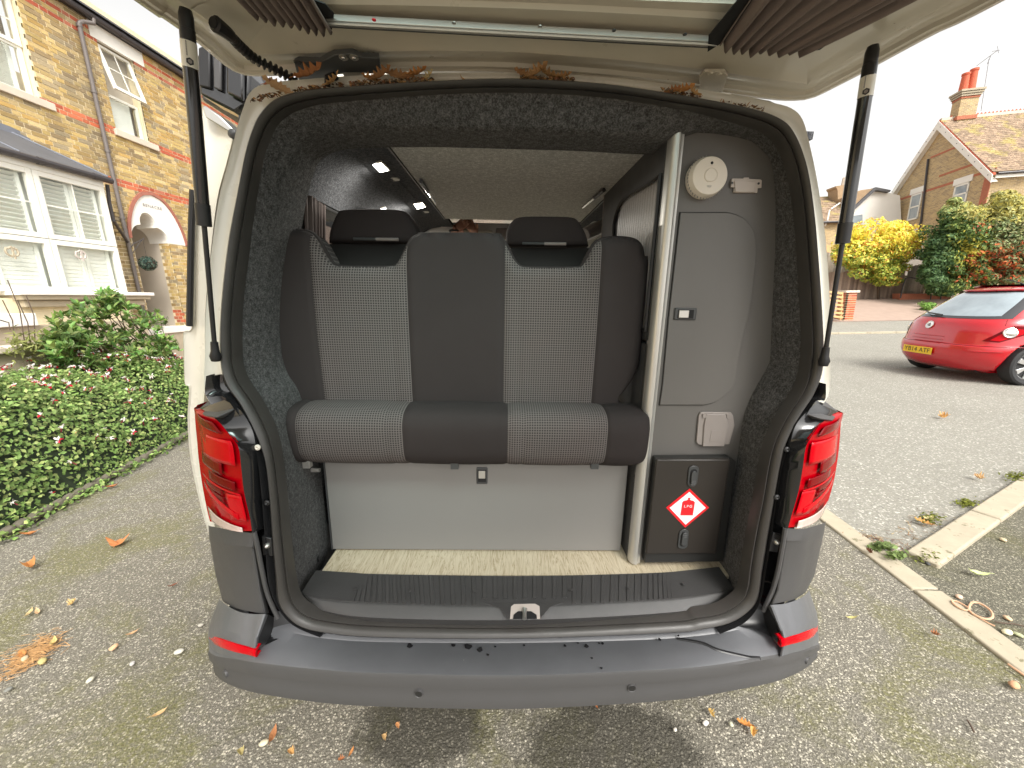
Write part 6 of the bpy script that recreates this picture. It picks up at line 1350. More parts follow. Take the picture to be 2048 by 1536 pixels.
# tiled roof: courses of real steps
rl_ = 12
def roof_pl(sa, za, sb, zb, nrow, m, name, ov=.25):
    rows_ = []; 
    for k in range(nrow):
        t0, t1 = k / nrow, (k + 1) / nrow
        for t, lift in ((t0, .0), (t1 - .001, .035)):
            s_ = sa + (sb - sa) * t; z_ = za + (zb - za) * t + lift; rows_.append([gp(s_, z_, ov), gp(s_, z_, 0) + d2 * rl_])
    return MB().loft(rows_).build(name, m, gh, smooth=False)
tile, nt_, bs_ = nmat('roof_tiles'); co_ = coord(nt_, (1, 1, 1)); c_ = ramp(nt_, noise(nt_, co_, 9, 8, .8), [(.3, (.12, .075, .05)), (.5, (.34, .24, .16)), (.7, (.50, .38, .26))]); li = ramp(nt_, noise(nt_, co_, 1.2, 6), [(.52, 0), (.62, .7)]); c_ = mix(nt_, li, c_, (.42, .34, .10)); vb = N(nt_, 'ShaderNodeTexVoronoi'); vb.inputs['Scale'].default_value = 5; L(nt_, co_, vb.inputs['Vector']); hv = N(nt_, 'ShaderNodeRGBToBW'); L(nt_, vb.outputs['Color'], hv.inputs[0]); c_ = mix(nt_, .7, c_, ramp(nt_, hv.outputs[0], [(.2, .45), (.8, 1.0)]), 'MULTIPLY'); L(nt_, c_, bs_.inputs['Base Color']); bs_.inputs['Roughness'].default_value = .9; bump(nt_, bs_, noise(nt_, co_, 20, 4), .6, .03)
roof_pl(sA, az + .12, sN - .35, ez - .22, 30, tile, 'roof_slope'); roof_pl(sA, az + .12, sF + .35, ez - .3, 30, tile, 'roof_slope')
for (sa, za, sb, zb) in ((sA, az + .06, sN - .38, ez - .34), (sA, az + .06, sF + .38, ez - .42)):
    a, b = gp(sa, za, .27), gp(sb, zb, .27); MB().prism([a, b, b - up * .42, a - up * .50], -d2 * .04).build('bargeboard', M_['render'], gh, smooth=False)
    MB().prism([a + up * .06, b + up * .06, b - up * .02, a - up * .02], d2 * .12).build('verge_tiles', M_['terracotta'], gh, smooth=False)
    for k in range(9): c = a.lerp(b, (k + .5) / 9) - up * .2 - d2 * .045; MB().lathe(c, -d2, [(0, .03), (.01, .028), (.012, .002)], 8).build('board_stud', M_['gutter'], gh)
    a2, b2_ = gp(sa, za - .45, .0), gp(sb, zb - .38, .0); MB().prism([a2, b2_, b2_ - d2 * .26, a2 - d2 * .26], up * .03).build('soffit', M_['render'], gh, smooth=False)
rg = MB(); 
for k in range(60): c = gp(sA, az + .16, 0) + d2 * (k * .2 + .3); rg.prism([c, c + d2 * .12, c + d2 * .12 + up * .10, c + d2 * .06 + up * .18, c + up * .10], d1 * .03)
rg.build('ridge_crest', M_['terracotta'], gh, smooth=False, kind='stuff')
MB().bar(gp(sA, az + .12, .2), gp(sA, az + .12, 0) + d2 * 12, .22, .16).build('ridge', M_['sillstone'], gh, smooth=False)
MB().tube([gp(sN - .42, ez - .3, .1), gp(sN - .42, ez - .3, 0) + d2 * 12], .07, 8).build('gutter', M_['gutter'], gh)
MB().bar(gp(sN - .34, ez - .42, .1), gp(sN - .34, ez - .42, 0) + d2 * 12, .04, .22).build('fascia', M_['render'], gh, smooth=False)
# chimney
chx = gp(sA, 0, 0) + d2 * .95
def chb(h0, h1, w, l, m=FB, col=None):
    c = chx; mb = MB(); pts = [c - d2 * l / 2 - d1 * w / 2, c + d2 * l / 2 - d1 * w / 2, c + d2 * l / 2 + d1 * w / 2, c - d2 * l / 2 + d1 * w / 2]; pts = [Vector((p.x, p.y, h0)) for p in pts]
    V = pts + [p + up * (h1 - h0) for p in pts]; Fq = [(0, 1, 5, 4), (1, 2, 6, 5), (2, 3, 7, 6), (3, 0, 4, 7), (4, 5, 6, 7)]
    mb.add(V, Fq, u=[uvof(p) for p in V]); return mb
ct = az + 1.62
ch = chb(az - .8, ct - .5, .66, .95).build('chimney', FB, gh, smooth=False)
chb(az - .1, az + .12, .78, 1.07).build('chimney_band', red, ch, smooth=False)
for k in range(4): chb(ct - .5 + k * .125, ct - .385 + k * .125, .72 + .09 * k, 1.0 + .09 * k).build('chimney_course', red if k == 0 else M_['stone'], ch, smooth=False)
for o, h in ((-.26, 1.05), (.14, 1.25)):
    c = chx + d2 * o; c.z = ct; MB().lathe(c, (0, 0, 1), [(0, .22), (h * .9, .18), (h * .9, .21), (h, .21), (h, .14), (h * .5, .12)], 14).build('chimney_pot', M_['terracotta'], ch)
tv = thing('tv_aerial', 'thin television aerial on a mast beside the red chimney pots', 'aerial', chx + d2 * .7, 'w')
def onx(px, py, base): c, d = ray(px, py, 'w'); t = (base - c).dot(nn) / d.dot(nn); return c + d * t
bs0 = chx + d2 * .75
a, b = onx(1962, 222, bs0), onx(1978, 118, bs0)
MB().tube([a, b], .018, 5).tube([onx(1953, 132, bs0), onx(1996, 100, bs0)], .016, 5).tube([onx(1995, 92, bs0), onx(1997, 106, bs0)], .014, 5).tube([onx(1984, 103, bs0), onx(2000, 100, bs0)], .012, 5).build('mast_and_boom', M_['wire'], tv)
MB().tube([onx(1975, 128, bs0), onx(1981, 112, bs0)], .02, 5).build('clamp', M_['wire'], tv)
# downpipe, windows on the gable wall
MB().tube([onwall(1859, 318) - d2 * .08, onwall(1845, 440) - d2 * .08, onwall(1838, 470) - d2 * .08], .06, 8).build('downpipe', M_['gutter'], gh)
def gwin(tl, tr, bl, mt='pane'):
    a, b, c = onwall(*tl), onwall(*tr), onwall(*bl); z1 = (a.z + b.z) / 2; z0 = c.z; s0, s1 = (a - N0).dot(d1), (b - N0).dot(d1)
    if s0 < s1: s0, s1 = s1, s0
    o = MB()
    for (x0, x1, y0, y1) in ((s0, s0 - .10, z0, z1), (s1 + .10, s1, z0, z1), (s0, s1, z1 - .1, z1), (s0, s1, z0, z0 + .1), (s0, s1, (z0 + z1) / 2 - .05, (z0 + z1) / 2 + .05)): o.prism([gp(x0, y0, .0), gp(x1, y0, .0), gp(x1, y1, .0), gp(x0, y1, .0)], -d2 * .04)
    w = o.build('window', M_['upvc'], gh, smooth=False); MB().prism([gp(s0, z0), gp(s1, z0), gp(s1, z1), gp(s0, z1)], -d2 * .015).build('pane', M_['carglass'], w, smooth=False)
    MB().prism([gp(s0 + .15, z1 + .02), gp(s1 - .15, z1 + .02), gp(s1 - .15, z1 + .40), gp(s0 + .15, z1 + .40)], -d2 * .05).build('lintel', M_['render'], gh, smooth=False)
gwin((1824, 390), (1846, 384), (1815, 442)); gwin((1911, 372), (1941, 363), (1906, 412))
MB().prism([onwall(1846, 455), onwall(1808, 455), onwall(1800, 600), onwall(1846, 600)], -d2 * .03).build('rendered_patch', M_['render'], gh, smooth=False)
# white rendered house and cottage further left
wh = thing('rendered_house', 'cream rendered house with a small brick gable behind the yellow tree', 'house', W(1740, 480, y=32), 'w')
yy = 32
MB().prism([W(px, py, y=yy) for px, py in [(1685,620),(1688,430),(1706,414),(1750,379),(1800,391),(1812,620)]], (0, 6, 0)).build('wall', M_['render'], wh, smooth=False)
MB().prism([W(px, py, y=yy - .1) for px, py in [(1700,420),(1748,380),(1752,376),(1722,380),(1700,391)]], (0, 5, 0)).build('brick_gable', M_['tanbrick'], wh, smooth=False)
MB().prism([W(px, py, y=yy - .3) for px, py in [(1697,424),(1752,374),(1782,380),(1780,384),(1752,380),(1702,426)]], (0, 5, 0)).build('roof_edge', M_['slate'], wh, smooth=False)
for q in (((1704, 1724, 432, 446)),): MB().prism([W(q[0], q[2], y=yy - .02), W(q[1], q[2] - 3, y=yy - .02), W(q[1], q[3], y=yy - .02), W(q[0], q[3], y=yy - .02)], (0, -.05, 0)).build('window', M_['carglass'], wh, smooth=False)
ct_ = thing('cottage', 'low tiled cottage with a chimney, seen in the gap beside the van', 'house', W(1665, 560, y=31), 'w')
yy = 31
cw_ = [W(px, py, y=yy) for px, py in [(1600,620),(1600,447),(1690,443),(1700,620)]]
mb = MB(); V = cw_ + [p + Vector((0, 5, 0)) for p in cw_]; mb.add(V, [(0, 1, 2, 3), (3, 2, 6, 7), (4, 5, 1, 0)], u=[(p.x, p.z, 0) for p in V]); mb.build('wall', FB, ct_, smooth=False)
A0, A1, B0, B1 = W(1590, 447, y=yy - .3), W(1688, 443, y=yy - .3), W(1590, 396, y=yy + 3.2), W(1682, 391, y=yy + 3.2)
rws_ = []
for k in range(14):
    for t, lf in ((k / 14, 0), ((k + 1) / 14 - .002, .05)): rws_.append([A0.lerp(B0, t) + Vector((0, 0, -lf + .05)), A1.lerp(B1, t) + Vector((0, 0, -lf + .05))])
MB().loft(rws_).build('roof', tile, ct_, smooth=False)
MB().tube([A0, A1], .08, 6).build('gutter', M_['gutter'], ct_)
MB().tube([W(1659, 420, y=yy - .2), W(1655, 440, y=yy - .3), W(1650, 452, y=yy - .1)], .05, 6).build('downpipe', M_['render'], ct_)
MB().tube([W(1662, 418, y=yy + .4), W(1680, 406, y=yy + .4)], .05, 6).build('ridge_flashing', M_['render'], ct_)
cc1 = [W(px, py, y=yy + 2) for px, py in [(1676,402),(1675,378),(1672,375),(1672,372),(1714,366),(1716,371),(1710,376),(1708,400)]]
cm = MB().prism(cc1, (0, 1, 0)).build('chimney', M_['tanbrick'], ct_, smooth=False)
c = W(1688, 372, y=yy + 2.5); MB().lathe(c, (0, 0, 1), [(0, .22), (.5, .18), (.6, .16), (.65, .05)], 10).build('chimney_pot', M_['sillstone'], cm)
MB().prism([W(px, py, y=yy - 1) for px, py in [(1640,492),(1676,489),(1676,515),(1640,515)]], (0, .2, 0)).build('garden_trellis', M_['pine'], ct_, smooth=False)
# fence, gate, rail, pillar, pallet
fn = thing('board_fence', 'weathered brown board fence under the yellow tree across the road', 'fence', WT(1750, 597), 'w')
fy = WT(1750, 597).y
def boards(p0, p1, tops, z0f, n, par, cols, y=fy, th=.03):
    for k in range(n):
        xa = p0 + (p1 - p0) * k / n; xb = p0 + (p1 - p0) * (k + .94) / n; t = (k + .5) / n
        tp = tops(t); a, b = W(xa, tp, y=y), W(xb, tp, y=y); za = z0f(t); jit = random.uniform(-.03, .03)
        o = MB().prism([(a.x, y, za), (b.x, y, za), (b.x, y, b.z + jit), (a.x, y, a.z + jit)], (0, th * random.uniform(.6, 1.4), 0)).build('board', M_['fencewood'], par, smooth=False); v = random.uniform(.7, 1.25); c = random.choice(cols); o.color = (c[0] * v, c[1] * v, c[2] * v, 1)
bz = lambda t: terr(fy) - .05
boards(1420, 1638, lambda t: 548, bz, 46, fn, [(.34, .26, .21), (.28, .21, .17), (.38, .29, .23)])
boards(1640, 1812, lambda t: 544 - 6 * t + 2 * math.sin(9 * t), bz, 40, fn, [(.34, .26, .21), (.28, .21, .17), (.38, .29, .23)])
fn2 = thing('board_fence', 'taller grey fence panel behind the brown fence, left of the yellow tree', 'fence', W(1680, 560, y=fy + 1.2), 'w')
boards(1640, 1722, lambda t: 506 - 2 * t, lambda t: terr(fy) - .05, 18, fn2, [(.42, .37, .31), (.37, .32, .26)], y=fy + 1.2)
ga = thing('arched_gate', 'grey arch-topped board gate beside the white wall', 'gate', W(1838, 590, y=fy - .3), 'w')
boards(1810, 1872, lambda t: 560 - 32 * math.sin(math.pi * min(1, max(0, t))) ** .7, bz, 9, ga, [(.38, .34, .28), (.42, .38, .32)], y=fy - .3)
rb_ = thing('brick_plinth', 'low red brick wall below the black handrail', 'wall', W(1850, 603, y=fy - .8), 'w')
MB().prism([W(1799, 587, y=fy - .8), W(1900, 588, y=fy - .8), W(1905, 615, y=fy - .8), W(1850, 610, y=fy - .8), W(1799, 599, y=fy - .8)], (0, .4, 0)).build('wall', red, rb_, smooth=False)
hr = thing('handrail', 'black tubular handrail sloping down behind the red car', 'handrail', W(1802, 590, y=fy - .9), 'w')
MB().tube([W(1801, 596, y=fy - .9), W(1806, 572, y=fy - .9), W(1812, 556, y=fy - .9), W(1822, 555, y=fy - .9), W(1925, 578, y=fy - .9), W(2000, 600, y=fy - .9)], .03, 6).build('rail', M_['gutter'], hr)
for x, t in ((1864, 565), (1884, 570)): MB().tube([W(x, t, y=fy - .9), W(x - 3, 600, y=fy - .9)], .025, 6).build('rail_post', M_['gutter'], hr)
pl = WT(1694, 641); pil = thing('brick_pillar', 'small brick gate pillar with stone cap across the road', 'pillar', pl, 'w')
a, b = W(1684, 641, y=pl.y), W(1706, 641, y=pl.y); tz = W(1700, 581, y=pl.y).z; w = b.x - a.x
mb = MB(); z = pl.z - .05; r = 0
while z < tz - .12:
    for k in range(2): mb.box(a.x + w * (k / 2 + .0), a.x + w * ((k + 1) / 2) - .012, pl.y, pl.y + .4, z, z + .075, bcol(True, False))
    for k in range(2): mb.box(a.x - .004, a.x + .1, pl.y + .2 * k, pl.y + .2 * k + .19, z, z + .075, bcol(True, False))
    z += .095; r += 1
MB().box(a.x + .01, b.x - .01, pl.y + .01, pl.y + .39, pl.z - .1, tz - .1).build('core', M_['mortar'], pil, smooth=False)
mb.build('brick_courses', M_['brick_c'], pil, smooth=False, kind='stuff'); MB().box(a.x - .06, b.x + .06, pl.y - .05, pl.y + .45, tz - .1, tz).build('cap', M_['sillstone'], pil, bevel=.02)
pa = thing('pallet', 'wooden pallet leaning against the brick pillar', 'pallet', W(1670, 640, y=pl.y - .1), 'w')
for k in range(7):
    y0 = 584 + k * 8; A_, B_ = W(1645, y0 + 2 - 4, y=pl.y - .15), W(1686, y0 + 1 + 2, y=pl.y - .15)
    MB().bar(A_, B_, .03, .085).build('slat', M_['pine'], pa)
for x in (1662, 1680): MB().bar(W(x + 4, 584, y=pl.y - .1), W(x, 640, y=pl.y - .1), .09, .05).build('bearer', M_['pine'], pa)
sheet2 = MB().loft([[Vector((x, y, terr(y) + .006)) for x in (9, 30)] for y in (17.25, 19.2, 21.3)]).build('front_drive', M_['drive'], None, smooth=False, fr='w', kind='structure')
# ================================================================== RED CAR
cax = Vector((7.46, 6.90, 0)); hd = Vector((1, -.02, 0)).normalized(); rt_ = Vector((-hd.y * -1, hd.x * -1, 0)).normalized()
rt_ = Vector((hd.y, -hd.x, 0)); SC = 1.0
car = thing('parked_car', 'red three-door hatchback with yellow rear number plate parked across the road', 'car', cax, 'w')
def interp(tab, z):
    for (a, va), (b, vb) in zip(tab, tab[1:]):
        if z <= b:
            t = max(0, (z - a) / (b - a)); return va + (vb - va) * t
    return tab[-1][1]
TW = [(.16,.74),(.22,.80),(.35,.85),(.50,.868),(.62,.862),(.72,.85),(.9,.845),(.98,.82),(1.05,.78),(1.2,.71),(1.33,.645),(1.40,.60),(1.485,.50),(1.51,.38)]
TR = [(.16,.22),(.22,.10),(.32,.03),(.42,.0),(.52,.0),(.575,.012),(.60,.05),(.8,.09),(.92,.13),(.985,.19),(1.05,.27),(1.2,.45),(1.33,.60),(1.39,.70),(1.44,.72),(1.485,1.0),(1.51,1.35)]
TF = [(.16,3.8),(.3,3.95),(.6,3.95),(.75,3.7),(.93,2.95),(1.2,2.5),(1.40,2.0),(1.475,1.6)]
AX = .72
def cpt(a, y, z): return cax + (rt_ * a + hd * (y - AX)) * SC + Vector((0, 0, z * SC))
def plan(th, z):      # th in [-1,1] rear, up to +-2 along the side
    Wd, R, Fz = interp(TW, z), interp(TR, z), interp(TF, z); s = math.copysign(1, th); t = abs(th); D = .78
    if t <= 1:
        an = t * math.pi / 2; e = 2 / 3.0; x = Wd * math.sin(an) ** e if an > 0 else 0; y = R + D * (1 - math.cos(min(an, math.pi / 2 - 1e-6)) ** e)
    else: x = Wd; y = R + D + (t - 1) * (Fz - .6 - R - D)
    return s * x, y
def CS(th, z, o=0):
    a, y = plan(th, z); a1, y1 = plan(th + .01, z); a0, y0 = plan(th - .01, z); az_, yz_ = plan(th, z + .012); ab, yb = plan(th, z - .012)
    T1 = cpt(a1, y1, z) - cpt(a0, y0, z); T2 = cpt(az_, yz_, z + .012) - cpt(ab, yb, z - .012); n = T1.cross(T2).normalized()
    if n.dot(cpt(0, 1.6, .7) - cpt(a, y, z)) > 0: n = -n
    return cpt(a, y, z) + n * o
zs_ = [.16,.19,.22,.27,.32,.37,.42,.47,.52,.55,.575,.59,.60,.63,.68,.74,.8,.86,.92,.955,.985,1.02,1.05,1.1,1.15,1.2,1.25,1.3,1.33,1.36,1.39,1.41,1.44,1.465,1.485,1.51]
ths = [-2 + 4 * i / 120 for i in range(121)]
rws = []
for z in zs_:
    r = [cpt(*plan(t, z), z) for t in ths]; Wd, Fz = interp(TW, z), interp(TF, z)
    for k in range(1, 16): an = k / 16 * math.pi; r.append(cpt(Wd * (abs(math.cos(an)) ** .7) * math.copysign(1, math.cos(an)), Fz - .6 + .6 * math.sin(an) ** .7, z))
    rws.append(r)
body = MB().loft(rws, True, cap=True).build('body', M_['carred'], car, ang=38)
for sg in (-1, 1):
    for ay in (AX, 3.2):
        c = MB().lathe(cpt(sg * .6, ay, .315), rt_ * sg, [(0, .372 * SC), (.6, .372 * SC)], 36).build('cut', M_['dark'], None, origin=(0, 0, 0), fr='w')
        md = body.modifiers.new('b', 'BOOLEAN'); md.object = c; md.operation = 'DIFFERENCE'; md.solver = 'FAST' if False else 'EXACT'
        bpy.context.view_layer.update(); dg = bpy.context.evaluated_depsgraph_get(); nm = bpy.data.meshes.new_from_object(body.evaluated_get(dg)); body.modifiers.clear(); body.data = nm; bpy.data.objects.remove(c)
        w = MB().lathe(cpt(sg * .66, ay, .305), rt_ * sg, [(-.02, .20), (-.02, .27), (.01, .298), (.05, .305), (.13, .305), (.175, .296), (.19, .27), (.175, .215), (.15, .205)], 40).build('wheel', M_['tyre'], car, ang=25)
        rc = cpt(sg * .66, ay, .305) + rt_ * sg * .165
        MB().lathe(rc - rt_ * sg * .03, rt_ * sg, [(-.05, .20), (.03, .215), (.036, .21), (.02, .195), (-.04, .185)], 36).build('rim_edge', M_['rim'], w, ang=25)
        MB().lathe(rc - rt_ * sg * .09, rt_ * sg, [(0, .19), (.004, .19), (.004, .01)], 24).build('brake_disc', M_['black'], w)
        for k in range(7):
            an = k * 2 * math.pi / 7; u = hd * math.cos(an) + up * math.sin(an); v = hd * -math.sin(an) + up * math.cos(an)
            a, b = rc - rt_ * sg * .015 + u * .045, rc - rt_ * sg * .004 + u * .2
            MB().prism([a - v * .014, a + v * .014, b + v * .038, b + v * .002, b - v * .002, b - v * .038], rt_ * sg * .018).build('spoke', M_['rim'], w, bevel=.003)
        MB().lathe(rc - rt_ * sg * .02, rt_ * sg, [(0, .06), (.02, .055), (.028, .03), (.028, .002)], 18).build('hub', M_['rim'], w)
ub = MB(); f8 = [(-.56, .25), (.56, .25), (.56, 3.7), (-.56, 3.7)]
ub.prism([cpt(a, y, .17) for a, y in f8], (0, 0, .5)); ub.build('underbody', M_['dark'], car, smooth=False)
def patch(q, name, m, o=.004, nu=18, nv=10, par=None, thick=True, curve=None):
    (t0, z0), (t1, z1), (t2, z2), (t3, z3) = q; rr_ = []
    for j in range(nv + 1):
        v = j / nv; r = []
        for i in range(nu + 1):
            u = i / nu; th = (t0 * (1 - u) + t1 * u) * (1 - v) + (t3 * (1 - u) + t2 * u) * v; z = (z0 * (1 - u) + z1 * u) * (1 - v) + (z3 * (1 - u) + z2 * u) * v
            if curve: z += curve * (1 - (2 * u - 1) ** 2) * (1 if v > .5 else -1) * abs(2 * v - 1)
            r.append(CS(th, z, o))
        rr_.append(r)
    edge = [CS(0, .7, 0)]
    mb = MB().loft(rr_)
    return mb.build(name, M_[m], par or car, ang=60)
gd = patch(((-.60, 1.0), (.60, 1.0), (.66, 1.395), (-.66, 1.395)), 'rear_window', 'cardark', .004, 26, 12, curve=.012)
patch(((-.50, 1.035), (.46, 1.035), (.50, 1.375), (-.56, 1.375)), 'glass', 'carglass', .008, 26, 12, par=gd, curve=.014)
for s in (-1, 1):
    patch(((s * 1.02, .99), (s * 1.52, .96), (s * 1.45, 1.34), (s * 1.05, 1.30)), 'side_window', 'cardark', .004)
    patch(((s * .82, 1.02), (s * .98, 1.02), (s * .98, 1.20), (s * .86, 1.12)), 'quarter_window', 'cardark', .004) if False else None
# spoiler lip
sp_ = [CS(-.66 + 1.32 * i / 24, 1.415, .02) for i in range(25)]
MB().tube(sp_, [.012] + [.024] * 23 + [.012], 8, flat=.6).build('spoiler', M_['carred'], car)
MB().tube([CS(-.16, 1.40, .03), CS(.10, 1.40, .03)], .014, 8).build('brake_light', M_['lampdark'], car)
for s in (-1, 1):
    lp = patch(((s * .42, .665), (s * .60, .655), (s * 1.06, .90), (s * .66, .90)), 'tail_light', 'lampdark', .006, 16, 10)
    patch(((s * .50, .68), (s * .60, .67), (s * .90, .84), (s * .66, .86)), 'light_panel', 'lampbright', .010, 12, 8, par=lp)
    tl = .665 if s > 0 else .57; c = CS(s * tl, .80, .012); n = (CS(s * tl, .80, .05) - CS(s * tl, .80, 0)).normalized()
    MB().lathe(c, n, [(-.01, .078), (.008, .076), (.012, .066), (.006, .056), (.012, .045), (.014, .002)], 24).build('reverse_lamp', M_['chrome'], lp)
# bumper crease, plate recess, creases
for (z, o, r_) in ((.588, .002, .008),):
    MB().tube([CS(-.95 + 1.9 * i / 40, z, -.004) for i in range(41)], .009, 6).build('bumper_gap', M_['lampdark'], car)
pts = [CS(t, z, .002) for t, z in ((-.46, .60), (-.50, .72), (-.44, .93), (-.38, .985))]; MB().tube(pts, .004, 5).build('tailgate_gap', M_['lampdark'], car)
pts = [CS(t, z, .002) for t, z in ((.40, .62), (.50, .90), (.56, .99))]; MB().tube([CS(.56, .985, .002), CS(.58, .905, .002)], .004, 5).build('tailgate_gap', M_['lampdark'], car)
rec = patch(((-.33, .36), (.27, .36), (.34, .53), (-.38, .53)), 'plate_recess', 'carred', .004)
pc = CS(-.05, .44, .016); px_ = (CS(.05, .44, .0) - CS(-.15, .44, .0)).normalized(); pn = px_.cross(up).normalized()
plq = [pc - px_ * .265 - up * .058, pc + px_ * .265 - up * .058, pc + px_ * .265 + up * .058, pc - px_ * .265 + up * .058]
plt = MB().prism(plq, pn * .008).build('number_plate', M_['plate'], car, bevel=.002)
text('registration', 'YB14 ATF', .105, pc + pn * .0095, px_, up, M_['black_print'], plt, .0008, 1.08)
bc = CS(-.05, .865, .010); bn_ = (CS(-.05, .865, .05) - CS(-.05, .865, 0)).normalized(); bx = px_; by = bn_.cross(bx).normalized() * -1
bdg = MB().lathe(bc, bn_, [(0, .066), (.008, .066), (.012, .060), (.008, .052), (.008, .001)], 28).build('badge', M_['chrome'], car)
gr = [(-.038,.0),(-.02,.022),(.004,.03),(.03,.018),(.012,.012),(.02,-.004),(.036,-.012),(.01,-.014),(.004,-.034),(-.012,-.02),(-.03,-.026),(-.016,-.006)]
MB().prism([bc + bx * x + by * y + bn_ * .009 for x, y in gr], bn_ * .003).build('badge_emblem', M_['grey_print'], bdg, smooth=False)
for z in (.70, .645): MB().tube([CS(-.20, z, .008), CS(-.08, z - .003, .010), CS(.05, z - .004, .008)], [.006, .010, .006], 6, flat=.8).build('handle_highlight', M_['carred'], car)
MB().tube([CS(-.40, 1.055, .035), CS(-.2, 1.03, .04), CS(-.02, 1.005, .035)], [.006, .012, .016], 8).build('wiper', M_['black'], car)
MB().tube([cpt(0, 1.25, 1.50), cpt(0, 1.20, 1.53), cpt(0, .95, 1.60)], [.016, .010, .003], 6).build('aerial', M_['black'], car)
MB().tube([CS(.36 + .34 * i / 10, .505 + .012 * i / 10, .0) for i in range(11)], [.004] + [.012] * 9 + [.004], 6, flat=.5).build('bumper_crease', M_['carred'], car)
# ================================================================== PLANTS
def leafset(pts, nrms, size, cols, aspect=.55, seed=0, fold=.25):
    """many little leaves (two triangles each, folded on the midrib)"""
    r = np.random.default_rng(seed); n = len(pts); pts = np.array(pts, float); nr = np.array(nrms, float)
    nr += r.normal(0, .45, nr.shape); nr /= np.linalg.norm(nr, axis=1)[:, None]
    a = r.normal(0, 1, nr.shape); u = a - (a * nr).sum(1)[:, None] * nr; u /= np.linalg.norm(u, axis=1)[:, None]; v = np.cross(nr, u)
    s = (size * r.uniform(.6, 1.35, n))[:, None]
    P0 = pts - u * s; P1 = pts + v * s * aspect + nr * s * fold; P2 = pts + u * s; P3 = pts - v * s * aspect + nr * s * fold
    V = np.stack([P0, P1, P2, P3], 1).reshape(-1, 3)
    return V, np.repeat(np.array(cols, float), 4, axis=0)
def mass(name, V, C, mt, parent, kind=None):
    org = ORG[parent.name][0]; n = len(V) // 4
    me = bpy.data.meshes.new(name); me.vertices.add(len(V)); me.vertices.foreach_set('co', (V - np.array(org)).astype(np.float32).ravel())
    tri = np.array([[0, 1, 2], [0, 2, 3]])[None] + (np.arange(n) * 4)[:, None, None]; tri = tri.reshape(-1, 3)
    me.loops.add(tri.size); me.loops.foreach_set('vertex_index', tri.ravel().astype(np.int32)); me.polygons.add(len(tri)); me.polygons.foreach_set('loop_start', (np.arange(len(tri)) * 3).astype(np.int32))
    me.update(calc_edges=True); at = me.color_attributes.new('Col', 'FLOAT_COLOR', 'POINT'); at.data.foreach_set('color', np.hstack([C, np.ones((len(C), 1))]).astype(np.float32).ravel())
    me.materials.append(mt); o = bpy.data.objects.new(name, me); COL.objects.link(o); o.parent = parent; ORG[o.name] = ORG[parent.name]
    if kind: o['kind'] = kind
    return o
# --- flowering shrub beside the drive
edge = [Vector((-3.30, -.5, 0)), Vector((-3.38, 1.0, 0)), Vector((-3.44, 2.04, 0)), Vector((-3.56, 2.52, 0)), Vector((-3.90, 3.88, 0)), Vector((-4.15, 5.0, 0)), Vector((-4.3, 6.2, 0))]
def ex(y): return interp([(p.y, p.x) for p in edge], y)
def hmound(d, y):        # height over the bed at distance d from the edge
    h = .93 * (1 - math.exp(-max(d, 0) / .22)) * (1.0 if y < 3.4 else max(.35, 1 - (y - 3.4) * .22))
    return h + .10 * math.sin(3.1 * y + 1.3 * d) * min(1, d * 3) + .05 * math.sin(9 * y + 5 * d + 1)
fs = thing('flowering_shrub', 'low leafy shrub dotted with red and white flowers along the left edge of the drive', 'shrub', (-4.1, 2.5, 0), 'w')
rws = [[Vector((ex(y) - d, y, max(.0, hmound(d, y) - .09))) for d in (0, .05, .12, .25, .45, .8, 1.2, 1.5)] for y in [(-.4 + .15 * k) for k in range(40)]]
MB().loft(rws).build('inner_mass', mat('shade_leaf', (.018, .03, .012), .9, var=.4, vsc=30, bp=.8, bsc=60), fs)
pts, nr, cl = [], [], []
for k in range(46000):
    y = random.uniform(-.2, 5.6); d = abs(random.gauss(0, .55)) if random.random() < .5 else random.uniform(-.12, 1.5)
    if d > 1.5: continue
    if y > 4.6 and d > .8: continue
    h = hmound(d, y); e = .01; gx = (hmound(d + e, y) - h) / e; z = h + random.uniform(-.11, .085); 
    if z < .01: z = random.uniform(.01, .06)
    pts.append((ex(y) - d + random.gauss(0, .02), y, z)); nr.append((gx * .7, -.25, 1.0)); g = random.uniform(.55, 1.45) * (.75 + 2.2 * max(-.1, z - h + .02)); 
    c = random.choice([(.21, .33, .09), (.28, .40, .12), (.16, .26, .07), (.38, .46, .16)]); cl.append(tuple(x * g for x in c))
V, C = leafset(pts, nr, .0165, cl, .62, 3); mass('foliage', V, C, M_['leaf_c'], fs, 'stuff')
sm_ = MB()
for k in range(90):
    y = random.uniform(.5, 5); d = random.uniform(.1, 1.2); b = Vector((ex(y) - d, y, hmound(d, y) - .1)); sm_.tube([b, b + Vector((random.gauss(0, .03), random.gauss(0, .03), .14)), b + Vector((random.gauss(0, .06), random.gauss(0, .06), .26))], .0016, 4)
sm_.build('stems', M_['heather'], fs, kind='stuff')
fl_me = []
